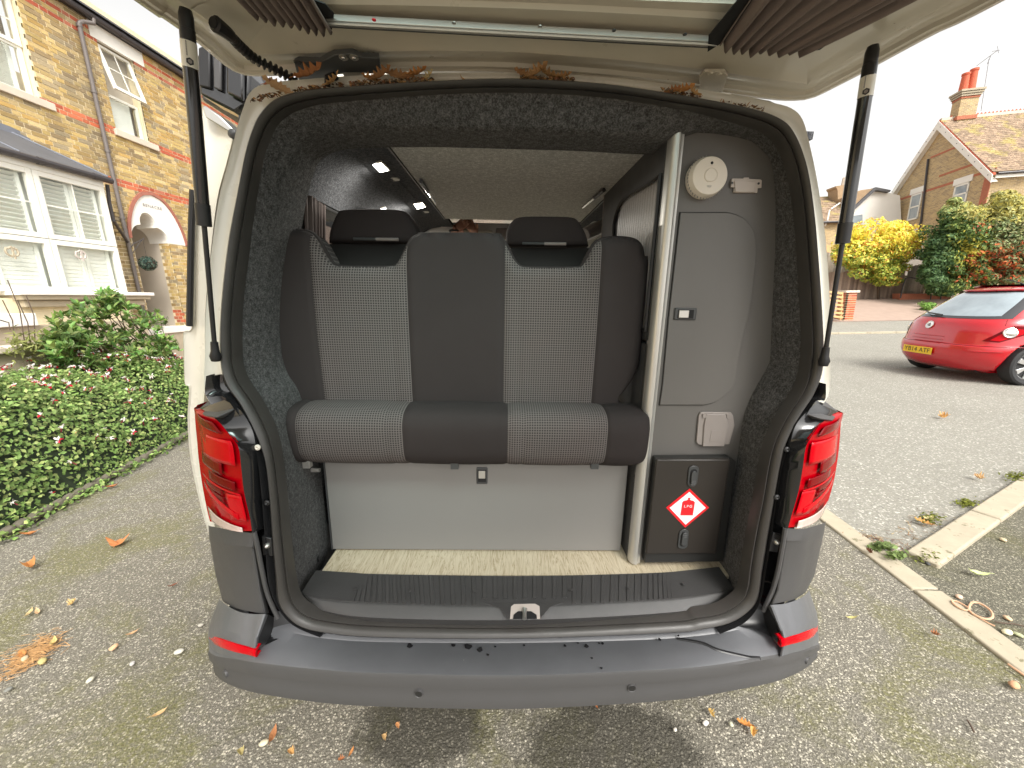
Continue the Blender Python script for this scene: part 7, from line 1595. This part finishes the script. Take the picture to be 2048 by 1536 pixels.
for s in range(4):
    rr_ = random.Random(s); mb = MB(); mb.tube([(0, 0, -.02), (0, 0, .004)], .003, 5, c=(.25, .03, .05))
    for k in range(3): a = rr_.uniform(0, 6.3); c, q = math.cos(a), math.sin(a); mb.add([(0, 0, 0), (.010 * c - .006 * q, .010 * q + .006 * c, .008), (.019 * c, .019 * q, .004 - .004 * s), (.010 * c + .006 * q, .010 * q - .006 * c, .008)], [(0, 1, 2, 3)], (.75, .02, .06) if (k < 2 and s < 3) else (.85, .80, .74))
    for k in range(3): a = rr_.uniform(0, 6.3); c, q = math.cos(a), math.sin(a); mb.add([(0, 0, .004), (.009 * c - .005 * q, .009 * q + .005 * c, .016), (.015 * c, .015 * q, .022), (.009 * c + .005 * q, .009 * q - .005 * c, .016)], [(0, 1, 2, 3)], (.88, .84, .80))
    me = mb.mesh('flower', Vector((0, 0, 0)), False); me.materials.append(M_['flower']); fl_me.append(me)
nfl = 0
while nfl < 210:
    y = random.uniform(.4, 5.2); d = random.uniform(0, 1.35); h = hmound(d, y); p = Vector((ex(y) - d, y, h + random.uniform(.08, .14))); q = proj(p, 'w')
    if not (-5 < q[0] < 372): continue
    o = bpy.data.objects.new('flower', random.choice(fl_me)); COL.objects.link(o); o.parent = fs; o.location = p - ORG[fs.name][0]; o.rotation_euler = (random.gauss(.3, .5), random.gauss(.4, .5), random.uniform(0, 6.3)); s = random.uniform(1.0, 1.7); o.scale = (s, s, s); nfl += 1
# bed soil
MB().add([(ex(y), y, .012) for y in (-.4, 1, 2.04, 2.52, 3.88, 5, 6.2)] + [(-5.6, 6.2, .012), (-5.6, -.4, .012)], [tuple(range(9))]).build('flower_bed', M_['soil'], None, smooth=False, fr='w', kind='structure')
eg = thing('bed_edging', 'dark rope-topped edging stones between flower bed and drive', 'edging', (-3.7, 3, 0), 'w')
edm = mat('edging_stone', (.13, .115, .085), .9, var=.3, vsc=20, bp=.6, bsc=60)
y = 1.8
while y < 5.2:
    x = ex(y) + .02; MB().lathe((x, y, .035), (ex(y + .1) - ex(y), .1, .03), [(-.04, .012), (-.03, .028), (0, .034), (.03, .028), (.04, .012)], 10).build('edging_knob', edm, eg); y += .085
# --- laurel bush
lb_ = thing('laurel_bush', 'leafy green laurel bush in front of the porch steps', 'bush', (-5.0, 5.2, 0), 'w')
def laurel_leaf(col): return col
lp_ = [(-.0, 0, 0), (.018, .03, .006), (.024, .06, .004), (.016, .09, -.004), (0, .115, -.012), (-.016, .09, -.004), (-.024, .06, .004), (-.018, .03, .006), (0, .03, -.002), (0, .06, -.006), (0, .09, -.010)]
lf_ = [(0, 1, 8), (1, 2, 9, 8), (2, 3, 10, 9), (3, 4, 10), (0, 8, 7), (8, 9, 6, 7), (9, 10, 5, 6), (10, 4, 5)]
lme = MB().add([Vector(p) for p in lp_], lf_).mesh('leaf', Vector(), True, 80); lme.materials.append(M_['leaf_o'])
clus = []
blobs = [(225, 640, 75, 50, -4.9), (150, 650, 60, 50, -4.9), (300, 670, 50, 50, -4.8), (190, 700, 80, 40, -4.7), (330, 720, 34, 45, -4.6), (260, 735, 60, 40, -4.55), (215, 605, 30, 26, -5.0), (128, 690, 40, 40, -4.7)]
while len(clus) < 430:
    b = random.choice(blobs); a = random.uniform(0, 6.28); r = math.sqrt(random.random()); px, py = b[0] + b[2] * r * math.cos(a), b[1] + b[3] * r * math.sin(a)
    p = W(px, py, x=b[4] - random.gauss(0, .16)); clus.append((p, random.uniform(.6, 1.3)))
leaves = []
for p, g in clus:
    ax = Vector((random.gauss(.25, .35), random.gauss(-.25, .35), 1)).normalized(); nl = random.randint(7, 10)
    for k in range(nl):
        an = k * 2.4 + random.uniform(-.2, .2); tilt = random.uniform(.35, 1.25); s = random.uniform(.42, .82)
        q = ax.to_track_quat('Z', 'Y').to_matrix() @ Matrix.Rotation(an, 3, 'Z') @ Matrix.Rotation(math.pi / 2 - tilt, 3, 'X'); M = q.to_4x4(); M.translation = p - ax * random.uniform(0, .05); M = M @ Matrix.Scale(s, 4)
        c = random.choice([(.14, .24, .06), (.19, .30, .08), (.10, .18, .045), (.26, .36, .11)]); c = tuple(x * g * random.uniform(.8, 1.2) for x in c); leaves.append((M, c, (p - CW).length - s))
leaves.sort(key=lambda t: t[2]); orgl = ORG[lb_.name][0]
for M, c, _ in leaves[:290]:
    o = bpy.data.objects.new('leaf', lme); COL.objects.link(o); o.parent = lb_; o.matrix_basis = Matrix.Translation(-orgl) @ M; o.color = (*c, 1)
mb = MB()
for M, c, _ in leaves[290:]: mb.add([M @ Vector(p) for p in lp_], lf_, c)
mb.build('foliage', M_['leaf_c'], lb_, ang=80, kind='stuff', recalc=False)
st_ = MB()
for p, g in clus[::7]: b = Vector((-5.0 + random.gauss(0, .15), 5.2 + random.gauss(0, .3), .1)); st_.tube([b, b.lerp(p, .5) + Vector((random.gauss(0, .06), 0, .05)), p], [.012, .007, .003], 5)
st_.build('branches', M_['bark'], lb_, kind='stuff')
# thin weeds by the wall
wd_ = thing('tall_weed', 'thin dry weed stalks standing in front of the white bay sill', 'weed', W(60, 720, x=-4.8), 'w')
mb = MB()
for (x0, y0, x1, y1) in ((50, 690, 15, 560), (30, 690, 5, 600), (62, 700, 35, 600), (70, 680, 52, 590), (20, 660, 0, 640), (75, 700, 95, 660), (60, 700, 88, 668), (66, 700, 110, 690)):
    a, b = W(x0, y0, x=-4.8), W(x1, y1, x=-4.8); mb.tube([a, a.lerp(b, .5) + Vector((0, .03, .02)), b], .005, 4)
mb.build('stalks', M_['heather'], wd_); pts = []; nr = []; cl = []
for k in range(260): p = W(random.gauss(60, 26), random.gauss(690, 14), x=-4.8 + random.gauss(0, .05)); pts.append(tuple(p)); nr.append((.5, -.3, .6)); g = random.uniform(.7, 1.4); cl.append((.24 * g, .26 * g, .08 * g))
V, C = leafset(pts, nr, .03, cl, .25, 8); mass('foliage', V, C, M_['leaf_c'], wd_)
# --- trees across the road
def cloud(th_, blobs, y, n, size, colf, seed, asp=.6, name='foliage'):
    r = random.Random(seed); pts, nr, cl = [], [], []
    sub_ = []
    for (bx, by, rx, ry, w) in blobs:
        for k in range(int(26 * w)):
            a = r.uniform(0, 6.283); q = math.sqrt(r.random()) * .86; sub_.append((bx + rx * q * math.cos(a), by + ry * q * math.sin(a), r.uniform(.13, .30) * min(rx, ry) + 4, r.gauss(0, .35), q))
    for k in range(n):
        s = r.choice(sub_); c = W(s[0], s[1], y=y + s[3] - .8 * (1 - s[4])); rad = s[2] / 769 * y * .98
        d = Vector((r.gauss(0, 1), r.gauss(0, 1), r.gauss(0, 1))).normalized(); p = c + Vector((d.x * rad * 1.35, d.y * rad, d.z * rad * .75)) * r.uniform(.72, 1.05)
        sh_ = .62 + .5 * (d.z * .5 + .5); pts.append(tuple(p)); nr.append((d.x, d.y - .2, d.z + .5)); q = proj(p, 'w'); c3 = colf(q[0], q[1], r); g = r.uniform(.7, 1.3); g *= 1.25; cl.append(tuple(min(x * g, .95) for x in c3))
    V, C = leafset(pts, nr, size, cl, asp, seed); mass(name, V, C, M_['leaf_c'], th_, 'stuff')
def ycol(px, py, r):
    t = (py - 425) / 130 + r.gauss(0, .12)
    if r.random() < .12: return (.55, .28, .06)
    if t > .62: return r.choice([(.30, .36, .06), (.42, .42, .07), (.20, .28, .05)])
    return r.choice([(.80, .68, .09), (.74, .64, .10), (.88, .74, .16), (.62, .60, .10), (.76, .54, .08)])
fyt = fy - .5
yt = thing('yellow_tree', 'small round tree with bright yellow autumn leaves above the brown fence', 'tree', W(1755, 600, y=fyt), 'w')
cloud(yt, [(1755, 487, 80, 52, 1.6), (1722, 500, 48, 45, 1), (1800, 480, 44, 36, 1), (1775, 535, 42, 34, .8), (1740, 535, 36, 26, .6), (1700, 512, 28, 30, .5), (1772, 562, 14, 22, .15)], fyt, 20000, .07, ycol, 11)
tr = MB()
for (x1, y1) in ((1735, 520), (1770, 510), (1755, 480), (1785, 545), (1715, 530)): tr.tube([W(1757, 610, y=fyt), W(1757, 570, y=fyt), W(x1, y1, y=fyt)], [.07, .055, .02], 6)
tr.build('trunk', M_['bark'], yt)
def hcol(px, py, r):
    x = px + r.gauss(0, 8); yv = py + r.gauss(0, 8)
    redp = max(math.exp(-((x - 1960) / 22) ** 2 - ((yv - 515) / 14) ** 2), math.exp(-((x - 2015) / 34) ** 2 - ((yv - 525) / 26) ** 2), math.exp(-((x - 1950) / 30) ** 2 - ((yv - 548) / 12) ** 2), math.exp(-((x - 1965) / 10) ** 2 - ((yv - 452) / 6) ** 2), math.exp(-((x - 2000) / 14) ** 2 - ((yv - 500) / 8) ** 2))
    if r.random() < redp * .85: return r.choice([(.42, .09, .03), (.52, .16, .05), (.30, .06, .03)])
    if math.exp(-((x - 1945) / 16) ** 2 - ((yv - 505) / 22) ** 2) > r.random() * .9: return (.52, .46, .08)
    if x > 1925 and yv < 440: return r.choice([(.48, .42, .12), (.36, .34, .10), (.30, .30, .12)])
    if yv < 430: return r.choice([(.30, .34, .12), (.20, .26, .09), (.36, .36, .14)])
    if x > 1985: return r.choice([(.14, .19, .08), (.20, .24, .10), (.24, .22, .10)])
    if x < 1900: return r.choice([(.045, .095, .035), (.07, .13, .045), (.10, .17, .06)])
    return r.choice([(.09, .15, .04), (.16, .22, .06), (.06, .11, .035), (.22, .27, .06)])
hyy = fy - 1.6
hg_ = thing('mixed_hedge', 'tall overgrown hedge of dark green, yellow and rust red leaves behind the red car', 'hedge', W(1950, 600, y=hyy), 'w')
cloud(hg_, [(1900, 500, 52, 60, 1.4), (1890, 550, 46, 40, 1), (1930, 455, 52, 50, 1.3), (1970, 500, 60, 80, 1.6), (2020, 470, 60, 80, 1.6), (2050, 530, 60, 60, 1.2), (1990, 560, 90, 34, 1.2), (1875, 525, 26, 44, .6), (1905, 430, 22, 34, .4), (2000, 415, 44, 30, .6), (2090, 480, 60, 80, 1)], hyy, 70000, .085, hcol, 12, .42)
tr = MB()
for (x1, y1) in ((1900, 520), (1930, 480), (1965, 470), (2000, 500), (2030, 450), (1975, 540)): tr.tube([W((x1 + 1960) / 2, 615, y=hyy), W(x1 * .7 + 1960 * .3, 570, y=hyy), W(x1, y1, y=hyy)], [.08, .06, .02], 6)
tr.build('trunk', M_['bark'], hg_)
sg_ = thing('small_bush', 'tiny round green bush at the driveway edge behind the red car', 'bush', WT(1852, 617), 'w')
cloud(sg_, [(1852, 611, 14, 7, .5)], WT(1852, 617).y, 900, .04, lambda a, b, r: (.14, .26, .05), 5)
# ================================================================== LITTER
def oak(n=7, L_=1, w=.42):
    out = []
    for s in (1, -1):
        side = []
        for i in range(25): t = i / 24; lobes = 1 + .32 * math.sin(t * n * 2 * math.pi - 1.2); side.append((s * w * math.sin(math.pi * t ** .8) ** .75 * lobes * (.55 + .6 * t) * .5, t))
        out.append(side)
    return out[0] + list(reversed(out[1][1:-1]))
def leaf_mesh(outline, curl, seed):
    r = random.Random(seed); n = len(outline); mid = n // 2; V = [Vector((x, y, curl * (x * x * 5 + (y - .5) ** 2 * 1.2) + r.uniform(-.03, .03))) for x, y in outline]
    C = [Vector((0, t, curl * ((t - .5) ** 2 * 1.2) - .02)) for t in (.02, .25, .5, .75, .98)]; V2 = V + C; F = []
    for i in range(n):
        j = (i + 1) % n; t = (outline[i][1] + outline[j][1]) / 2; c = n + min(4, max(0, round(t * 4))); F.append((i, j, c))
    for k in range(4): 
        pass
    # bridge the fans between neighbouring midrib points
    for i in range(n):
        ci = n + min(4, max(0, round((outline[i - 1][1] + outline[i][1]) / 2 * 4))); cj = n + min(4, max(0, round((outline[i][1] + outline[(i + 1) % n][1]) / 2 * 4)))
        if ci != cj: F.append((i, cj, ci))
    mb = MB().add(V2, F); mb.tube([C[0] - Vector((0, .16, -.01)), C[0], C[2], C[4]], [.014, .012, .009, .004], 5); me = mb.mesh('fallen_leaf', Vector(), True, 60); me.materials.append(M_['dry_o']); return me
LM = [leaf_mesh(oak(7), .25, 1), leaf_mesh(oak(5, w=.5), .6, 2), leaf_mesh([(.16 * math.sin(math.pi * t) * s, t) for s, ts in ((1, [i / 8 for i in range(9)]), (-1, [i / 8 for i in range(7, 0, -1)])) for t in ts], 1.0, 3), leaf_mesh(oak(4, w=.7), 1.1, 4)]
maple = []
for i in range(30): a = -math.pi / 2 + i / 30 * 2 * math.pi; r_ = .28 + .22 * abs(math.cos(2.5 * (a - math.pi / 2))) ** 1.5 * (1.1 if math.sin(a) > -.6 else .5); maple.append((r_ * math.cos(a) * 1.1, .5 + r_ * math.sin(a)))
LM.append(leaf_mesh(maple, .35, 6))
def put_leaf(pos, size, mesh, col, rot, label, tilt=(0, 0), fr='w', group='fallen leaves on the ground', spin=0):
    o = bpy.data.objects.new('fallen_leaf', LM[mesh]); COL.objects.link(o); M = Matrix.Translation(pos) @ Matrix.Rotation(rot, 4, 'Z') @ Matrix.Rotation(tilt[0], 4, 'X') @ Matrix.Rotation(tilt[1], 4, 'Y') @ Matrix.Rotation(spin, 4, 'Z') @ Matrix.Scale(size, 4) @ Matrix.Translation((0, -.5, .05))
    o.matrix_world = (VM @ M) if fr == 'v' else M; o.color = (*col, 1); props(o, label, 'leaf', group); return o
O1, O2, O3_, O4 = (.55, .25, .08), (.62, .36, .15), (.42, .18, .07), (.60, .46, .22)
GL = [(235,1090,40,4,O1,.6,'ragged orange leaf lying alone on the drive beside the left lamp cluster'),(62,1136,20,3,O1,1.2,'small orange leaf on the drive nearest the flower bed'),(347,1172,20,2,(.2,.08,.05),2.3,'dark reddish leaf curled on the drive left of the bumper'),
 (190,968,44,2,O3_,1.9,'long brown leaf lying under the edging stones'),(225,975,60,2,O3_,-1.1,'thin brown leaf strip just outside the edging stones'),(205,955,30,1,O2,.3,'crumpled orange leaf against the edging stones'),(160,985,34,2,O1,1.7,'narrow orange leaf tucked under the shrub edge'),(60,1070,44,2,O3_,1.9,'brown leaf under the nearest shrub edge'),(265,922,28,1,O3_,.9,'brown leaf beside the far edging stones'),
 (545,1475,40,2,(.45,.22,.09),.3,'long rust leaf below the left half of the bumper'),(582,1508,18,3,O2,1.2,'small orange leaf nearest the bottom edge, left of centre'),(703,1505,20,2,O1,-.2,'orange leaf sliver on the bright patch of drive'),(768,1478,16,3,O2,.7,'tiny tan leaf in the damp drive patch'),(795,1453,14,3,O2,.7,'tiny tan leaf just below the bumper'),(683,1520,14,3,O3_,2,'rust leaf scrap at the bottom of the drive, left'),
 (1194,1415,14,2,O1,.4,'orange leaf scrap under the centre right of the bumper'),(1490,1450,34,1,O1,1.1,'crumpled rust leaf right of the bumper'),(1422,1428,18,3,O2,.3,'tan leaf scrap below the bumper, right side'),(1505,1466,20,3,O2,-.5,'pale leaf beside the crumpled rust leaf'),(1703,1238,24,2,O4,1.5,'pale curled leaf on tarmac between bumper and kerb'),(1738,1105,12,3,(.16,.07,.04),0,'dark red leaf lying on the kerb stone'),
 (1888,836,34,3,O2,1.4,'pale tan leaf out on the road, below the red car'),(1845,1046,24,1,O1,.8,'orange leaf in the gutter by the slanting kerb'),(1857,1040,22,1,O4,2,'pale leaf in the gutter by the slanting kerb'),(1959,958,14,3,O4,0,'small yellow leaf on the road close to the kerb'),(1952,1150,40,2,(.62,.66,.34),1.4,'pale green pod-like leaf on the mossy pavement'),(1870,1270,14,3,O3_,1,'brown leaf scrap beside the twine loops'),
 (60,1228,22,2,O4,.4,'tan seed leaf on the left of the drive'),(76,1226,22,2,O4,1.0,'tan seed leaf paired with another on the left of the drive'),(145,1208,16,3,O4,.2,'pale star-shaped leaf on the mossy drive'),(108,1288,30,2,O4,.8,'cream leaf on the patch of pine needles'),(265,1268,20,2,(.55,.38,.2),2.4,'curled tan leaf on the mossy drive'),(46,1310,24,1,O1,1.1,'orange leaf at the left picture edge among needles'),(318,1430,28,2,O4,-.6,'pale straw-like leaf left of the bumper'),(482,1508,18,3,(.5,.36,.16),.9,'yellow-brown leaf at the bottom edge left'),(1894,702,10,3,O1,0,'orange leaf on the road behind the red car')]
for px, py, sz, me_, c, r_, lab in GL:
    p = W(px, py, z=.012 if px < 1700 else .02); d = (p - CW).length; s = sz / 769 * d * (1.5 if py < 1150 else 1.15); put_leaf(p, min(s * .54, .10), me_, tuple(x * random.uniform(.9, 1.15) for x in c), r_, lab, (random.uniform(-.15, .2), random.uniform(-.2, .2)))
RL = [(557,176,50,0,(.62,.40,.22),2.2,'big lobed oak leaf on the roof corner beside the cable sleeve'),(622,152,50,1,O3_,1.3,'brown leaf wedged under the left hinge cover'),(668,165,34,3,O2,.4,'pale leaf by the left hinge knuckle'),(742,162,30,1,O1,2.0,'orange leaf right of the left hinge'),(765,154,40,1,(.34,.17,.07),.9,'dark brown leaf in the pile right of the left hinge'),(800,154,46,0,(.38,.2,.09),1.7,'flat brown leaf along the roof gap'),(835,151,36,1,O1,1.2,'bright orange leaf in the roof gap'),(858,156,26,3,(.60,.48,.25),.3,'yellowish leaf at the end of the left leaf pile'),(925,160,14,2,O2,2.6,'single leaf tip poking over the seal'),
 (1050,152,40,0,(.40,.22,.10),1.5,'brown leaf at the left of the middle pile'),(1075,148,40,1,(.5,.3,.14),.8,'tan leaf on top of the middle pile'),(1095,154,40,1,(.42,.24,.1),2.1,'tan leaf in the middle pile'),(1125,157,30,3,(.5,.28,.12),1.1,'last leaf at the right of the middle pile'),(1345,184,26,3,O3_,.6,'small rust leaf in the right-hand pile'),(1368,184,34,1,O1,1.2,'spiky orange leaf in the right-hand pile'),(1385,188,28,1,O2,2.4,'pale orange leaf next to the right hinge'),(540,168,22,2,(.5,.2,.12),.3,'red-brown leaf scrap at the roof corner')]
for px, py, sz, me_, c, r_, lab in RL:
    p = P(px, py, y=.035); s = sz / 769 * 1.15; put_leaf(p, s * (1.0 if s < .07 else .95), (me_ if me_ != 3 else 1), tuple(x * .95 for x in c), 0, lab, (random.uniform(.75, 1.2), (r_ - 1.4) * .5), 'v', 'leaves caught along the roof gap', (1 if r_ > 1.4 else -1) * random.uniform(1.0, 1.75))
db = MB()
for (x0, x1, n) in ((500, 560, 50), (590, 720, 90), (700, 870, 220), (1040, 1150, 140), (1320, 1400, 90), (1440, 1530, 50)):
    for k in range(n):
        px = random.uniform(x0, x1); tp = interp([(500,205),(560,190),(640,178),(760,168),(1024,159),(1200,168),(1340,188),(1440,205),(1530,226)], px); p = P(px, tp - random.uniform(-2, 9), y=.04 + random.uniform(-.02, .02)); d = Vector((random.gauss(0, 1), random.gauss(0, .5), random.gauss(0, .4))).normalized() * random.uniform(.002, .009); g = random.uniform(.3, 1.1)
        db.add([p - d, p + Vector((0, -.001, .003 * g)), p + d, p - Vector((0, 0, .002))], [(0, 1, 2, 3)], random.choice([(.22 * g, .10 * g, .05 * g), (.12 * g, .08 * g, .05 * g), (.42 * g, .24 * g, .10 * g)]))
o = db.build('leaf_debris', vcol('debris', .9, .2, 60, 0), None, smooth=False, fr='v', kind='stuff', recalc=False, label='crumbled brown leaf debris along the roof gap above the seal', cat='debris')
# pebbles
def pebble(px, py, sz, col, lab, z=.012):
    p = W(px, py, z=z); s = sz / 769 * (p - CW).length * .34; r = random.Random(px); mb = MB(); me = bpy.data.meshes.new('pebble'); bm = bmesh.new(); bmesh.ops.create_icosphere(bm, subdivisions=2, radius=1)
    for v in bm.verts: v.co *= 1 + r.uniform(-.10, .10); v.co.x *= s * 1.25; v.co.y *= s * .9; v.co.z *= s * .6
    bm.to_mesh(me); bm.free(); me.shade_smooth(); me.materials.append(M_['peb_o']); o = bpy.data.objects.new('pebble', me); COL.objects.link(o); o.location = p + Vector((0, 0, s * .35)); o.rotation_euler = (0, 0, r.uniform(0, 3)); o.color = (*col, 1); props(o, lab, 'pebble', 'pebbles lying on the tarmac')
for a in [(228,1296,12,(.62,.40,.24),'round orange-tan pebble on the mossy drive'),(358,1305,14,(.55,.53,.46),'white angular stone left of the bumper'),(181,1361,10,(.56,.54,.44),'small white stone on the moss, left'),(265,1328,9,(.48,.46,.44),'grey flat pebble beside the moss patch'),(402,1251,9,(.45,.42,.36),'grey pebble just left of the bumper corner'),(85,1324,12,(.45,.38,.16),'yellow-green pebble among the pine needles'),(50,1318,10,(.50,.40,.26),'tan pebble among the pine needles'),(17,1380,8,(.2,.2,.18),'dark pebble at the left picture edge'),
          (1411,1447,12,(.70,.66,.60),'pale angular stone right of the bumper centre'),(1462,1449,9,(.50,.50,.38),'small greenish stone near the rust leaf'),(2014,1266,13,(.66,.60,.42),'round cream pebble on the pavement by the kerb'),(2036,1271,10,(.40,.42,.26),'green-grey pebble right of the cream pebble'),(2028,1372,14,(.60,.34,.20),'orange pebble at the right picture edge'),(2015,1238,10,(.64,.46,.30),'tan pebble above the cream pebble'),(1918,1195,11,(.66,.46,.34),'pinkish pebble beside the twine loops'),(2006,1081,9,(.58,.48,.32),'lone tan pebble on the mossy pavement'),(1855,1128,8,(.08,.08,.08),'black pebble at the end of the slanting kerb'),(528,1487,14,(.62,.56,.40),'pale stone beside the long rust leaf'),(1350,1460,8,(.6,.56,.5),'tiny pale stone in the drive, right of centre')]: pebble(*a)
# twine, needles, weeds
tw = thing('twine', 'two loops of orange twine on the pavement beside the kerb', 'twine', W(1940, 1215, z=.02), 'w')
def gl_(l, z=.02): return [W(x, y, z=z) for x, y in l]
MB().tube(cr(gl_([(1904,1203),(1912,1202),(1928,1210),(1938,1218),(1930,1220),(1914,1213)]), 30, True), .0035, 6, closed=True).build('loop', M_['twine'], tw)
MB().tube(cr(gl_([(1938,1219),(1943,1206),(1958,1206),(1980,1220),(1985,1234),(1972,1238),(1950,1230)]), 34, True), .0045, 6, closed=True).build('loop', M_['twine'], tw)
MB().tube(cr(gl_([(1960,1236),(1975,1245),(1990,1252)]), 10), .003, 5).build('tail', M_['twine'], tw)
tw2 = thing('twine', 'short pale twine strand lying on the kerb at the right picture edge', 'twine', W(2030, 1335, z=.02), 'w')
MB().tube(cr(gl_([(2016,1328),(2030,1338),(2048,1350),(2060,1358)]), 12), .004, 6).build('strand', M_['twine'], tw2)
tg_ = thing('twig', 'thin dark twig running right from the twine loops', 'twig', W(2000, 1245, z=.02), 'w'); MB().tube(cr(gl_([(1990,1243),(2005,1246),(2030,1248),(2052,1254)]), 12), .003, 5).build('stem', M_['heather'], tg_)
tg2 = thing('twig', 'bent brown twig on the tarmac near the bottom right corner', 'twig', W(1940, 1450, z=.01), 'w'); MB().tube(cr(gl_([(1934,1440),(1941,1450),(1948,1464)], .012), 10), .003, 5).build('stem', M_['heather'], tg2)
nd = MB()
for k in range(420):
    px, py = random.gauss(62, 30), 0; py = 1308 - (px - 62) * .55 + random.gauss(0, 12); p = W(px, py, z=random.uniform(.008, .016)); a = random.gauss(.5, .6); d = Vector((math.cos(a), math.sin(a), random.uniform(-.05, .05))) * random.uniform(.01, .03); n_ = Vector((-d.y, d.x, 0)).normalized() * .0011
    g = random.uniform(.6, 1.2); nd.add([p - d - n_, p + d - n_, p + d + n_, p - d + n_], [(0, 1, 2, 3)], (.55 * g, .32 * g, .14 * g))
nd.build('pine_needles', vcol('needles', .8, .2, 60, 0), None, smooth=False, fr='w', kind='stuff', recalc=False, label='drift of orange-brown pine needles on the left of the drive', cat='needles')
def tuft(cx, cy, n, sz, lab, z=.015, col=(.16, .22, .07), r=16):
    t = thing('weed', lab, 'weed', W(cx, cy, z=z), 'w'); pts, nr, cl = [], [], []
    for k in range(n): p = W(random.gauss(cx, r), random.gauss(cy, r * .35), z=z + abs(random.gauss(0, .018))); pts.append(tuple(p)); nr.append((0, 0, 1)); g = random.uniform(.6, 1.4); cl.append(tuple(x * g for x in col))
    V, C = leafset(pts, nr, sz, cl, .5, cx); mass('leaves', V, C, M_['leaf_c'], t)
tuft(1766, 1092, 120, .016, 'grey-green weed growing where the two kerbs meet', r=12); tuft(1793, 1110, 110, .016, 'small leafy weed at the tip of the slanting kerb', r=8)
tuft(1935, 1006, 160, .012, 'clump of yellow-green moss on the road beside the slanting kerb', z=.008, col=(.20, .22, .03), r=10); tuft(2036, 952, 160, .012, 'strip of moss along the slanting kerb at the right edge', z=.008, col=(.18, .20, .03), r=14)
tuft(1850, 1112, 130, .010, 'moss tuft on the pavement side of the slanting kerb', z=.01, col=(.17, .19, .04), r=14); tuft(1860, 1036, 120, .012, 'moss in the gutter above the slanting kerb', z=.008, col=(.20, .22, .05), r=13)
gt2 = MB()
for k in range(260):
    t = random.random(); c = W(1690, 1060, z=.008).lerp(W(1800, 1095, z=.008), t) if random.random() < .6 else W(1800, 1090, z=.008).lerp(W(1880, 1030, z=.008), t)
    p = c + Vector((random.gauss(0, .03), random.gauss(0, .05), random.uniform(0, .006))); a = random.uniform(0, 6.3); d = Vector((math.cos(a), math.sin(a), 0)) * random.uniform(.004, .022); n_ = Vector((-d.y, d.x, 0)).normalized() * .0018; g = random.uniform(.4, 1.1); gt2.add([p - d - n_, p + d - n_, p + d + n_, p - d + n_], [(0, 1, 2, 3)], random.choice([(.30 * g, .18 * g, .10 * g), (.2 * g, .12 * g, .08 * g), (.5 * g, .38 * g, .2 * g)]))
gt2.build('gutter_litter', vcol('litter', .9, .2, 60, 0), None, smooth=False, fr='w', kind='stuff', recalc=False, label='brown twigs and needles gathered where the kerbs meet', cat='litter')
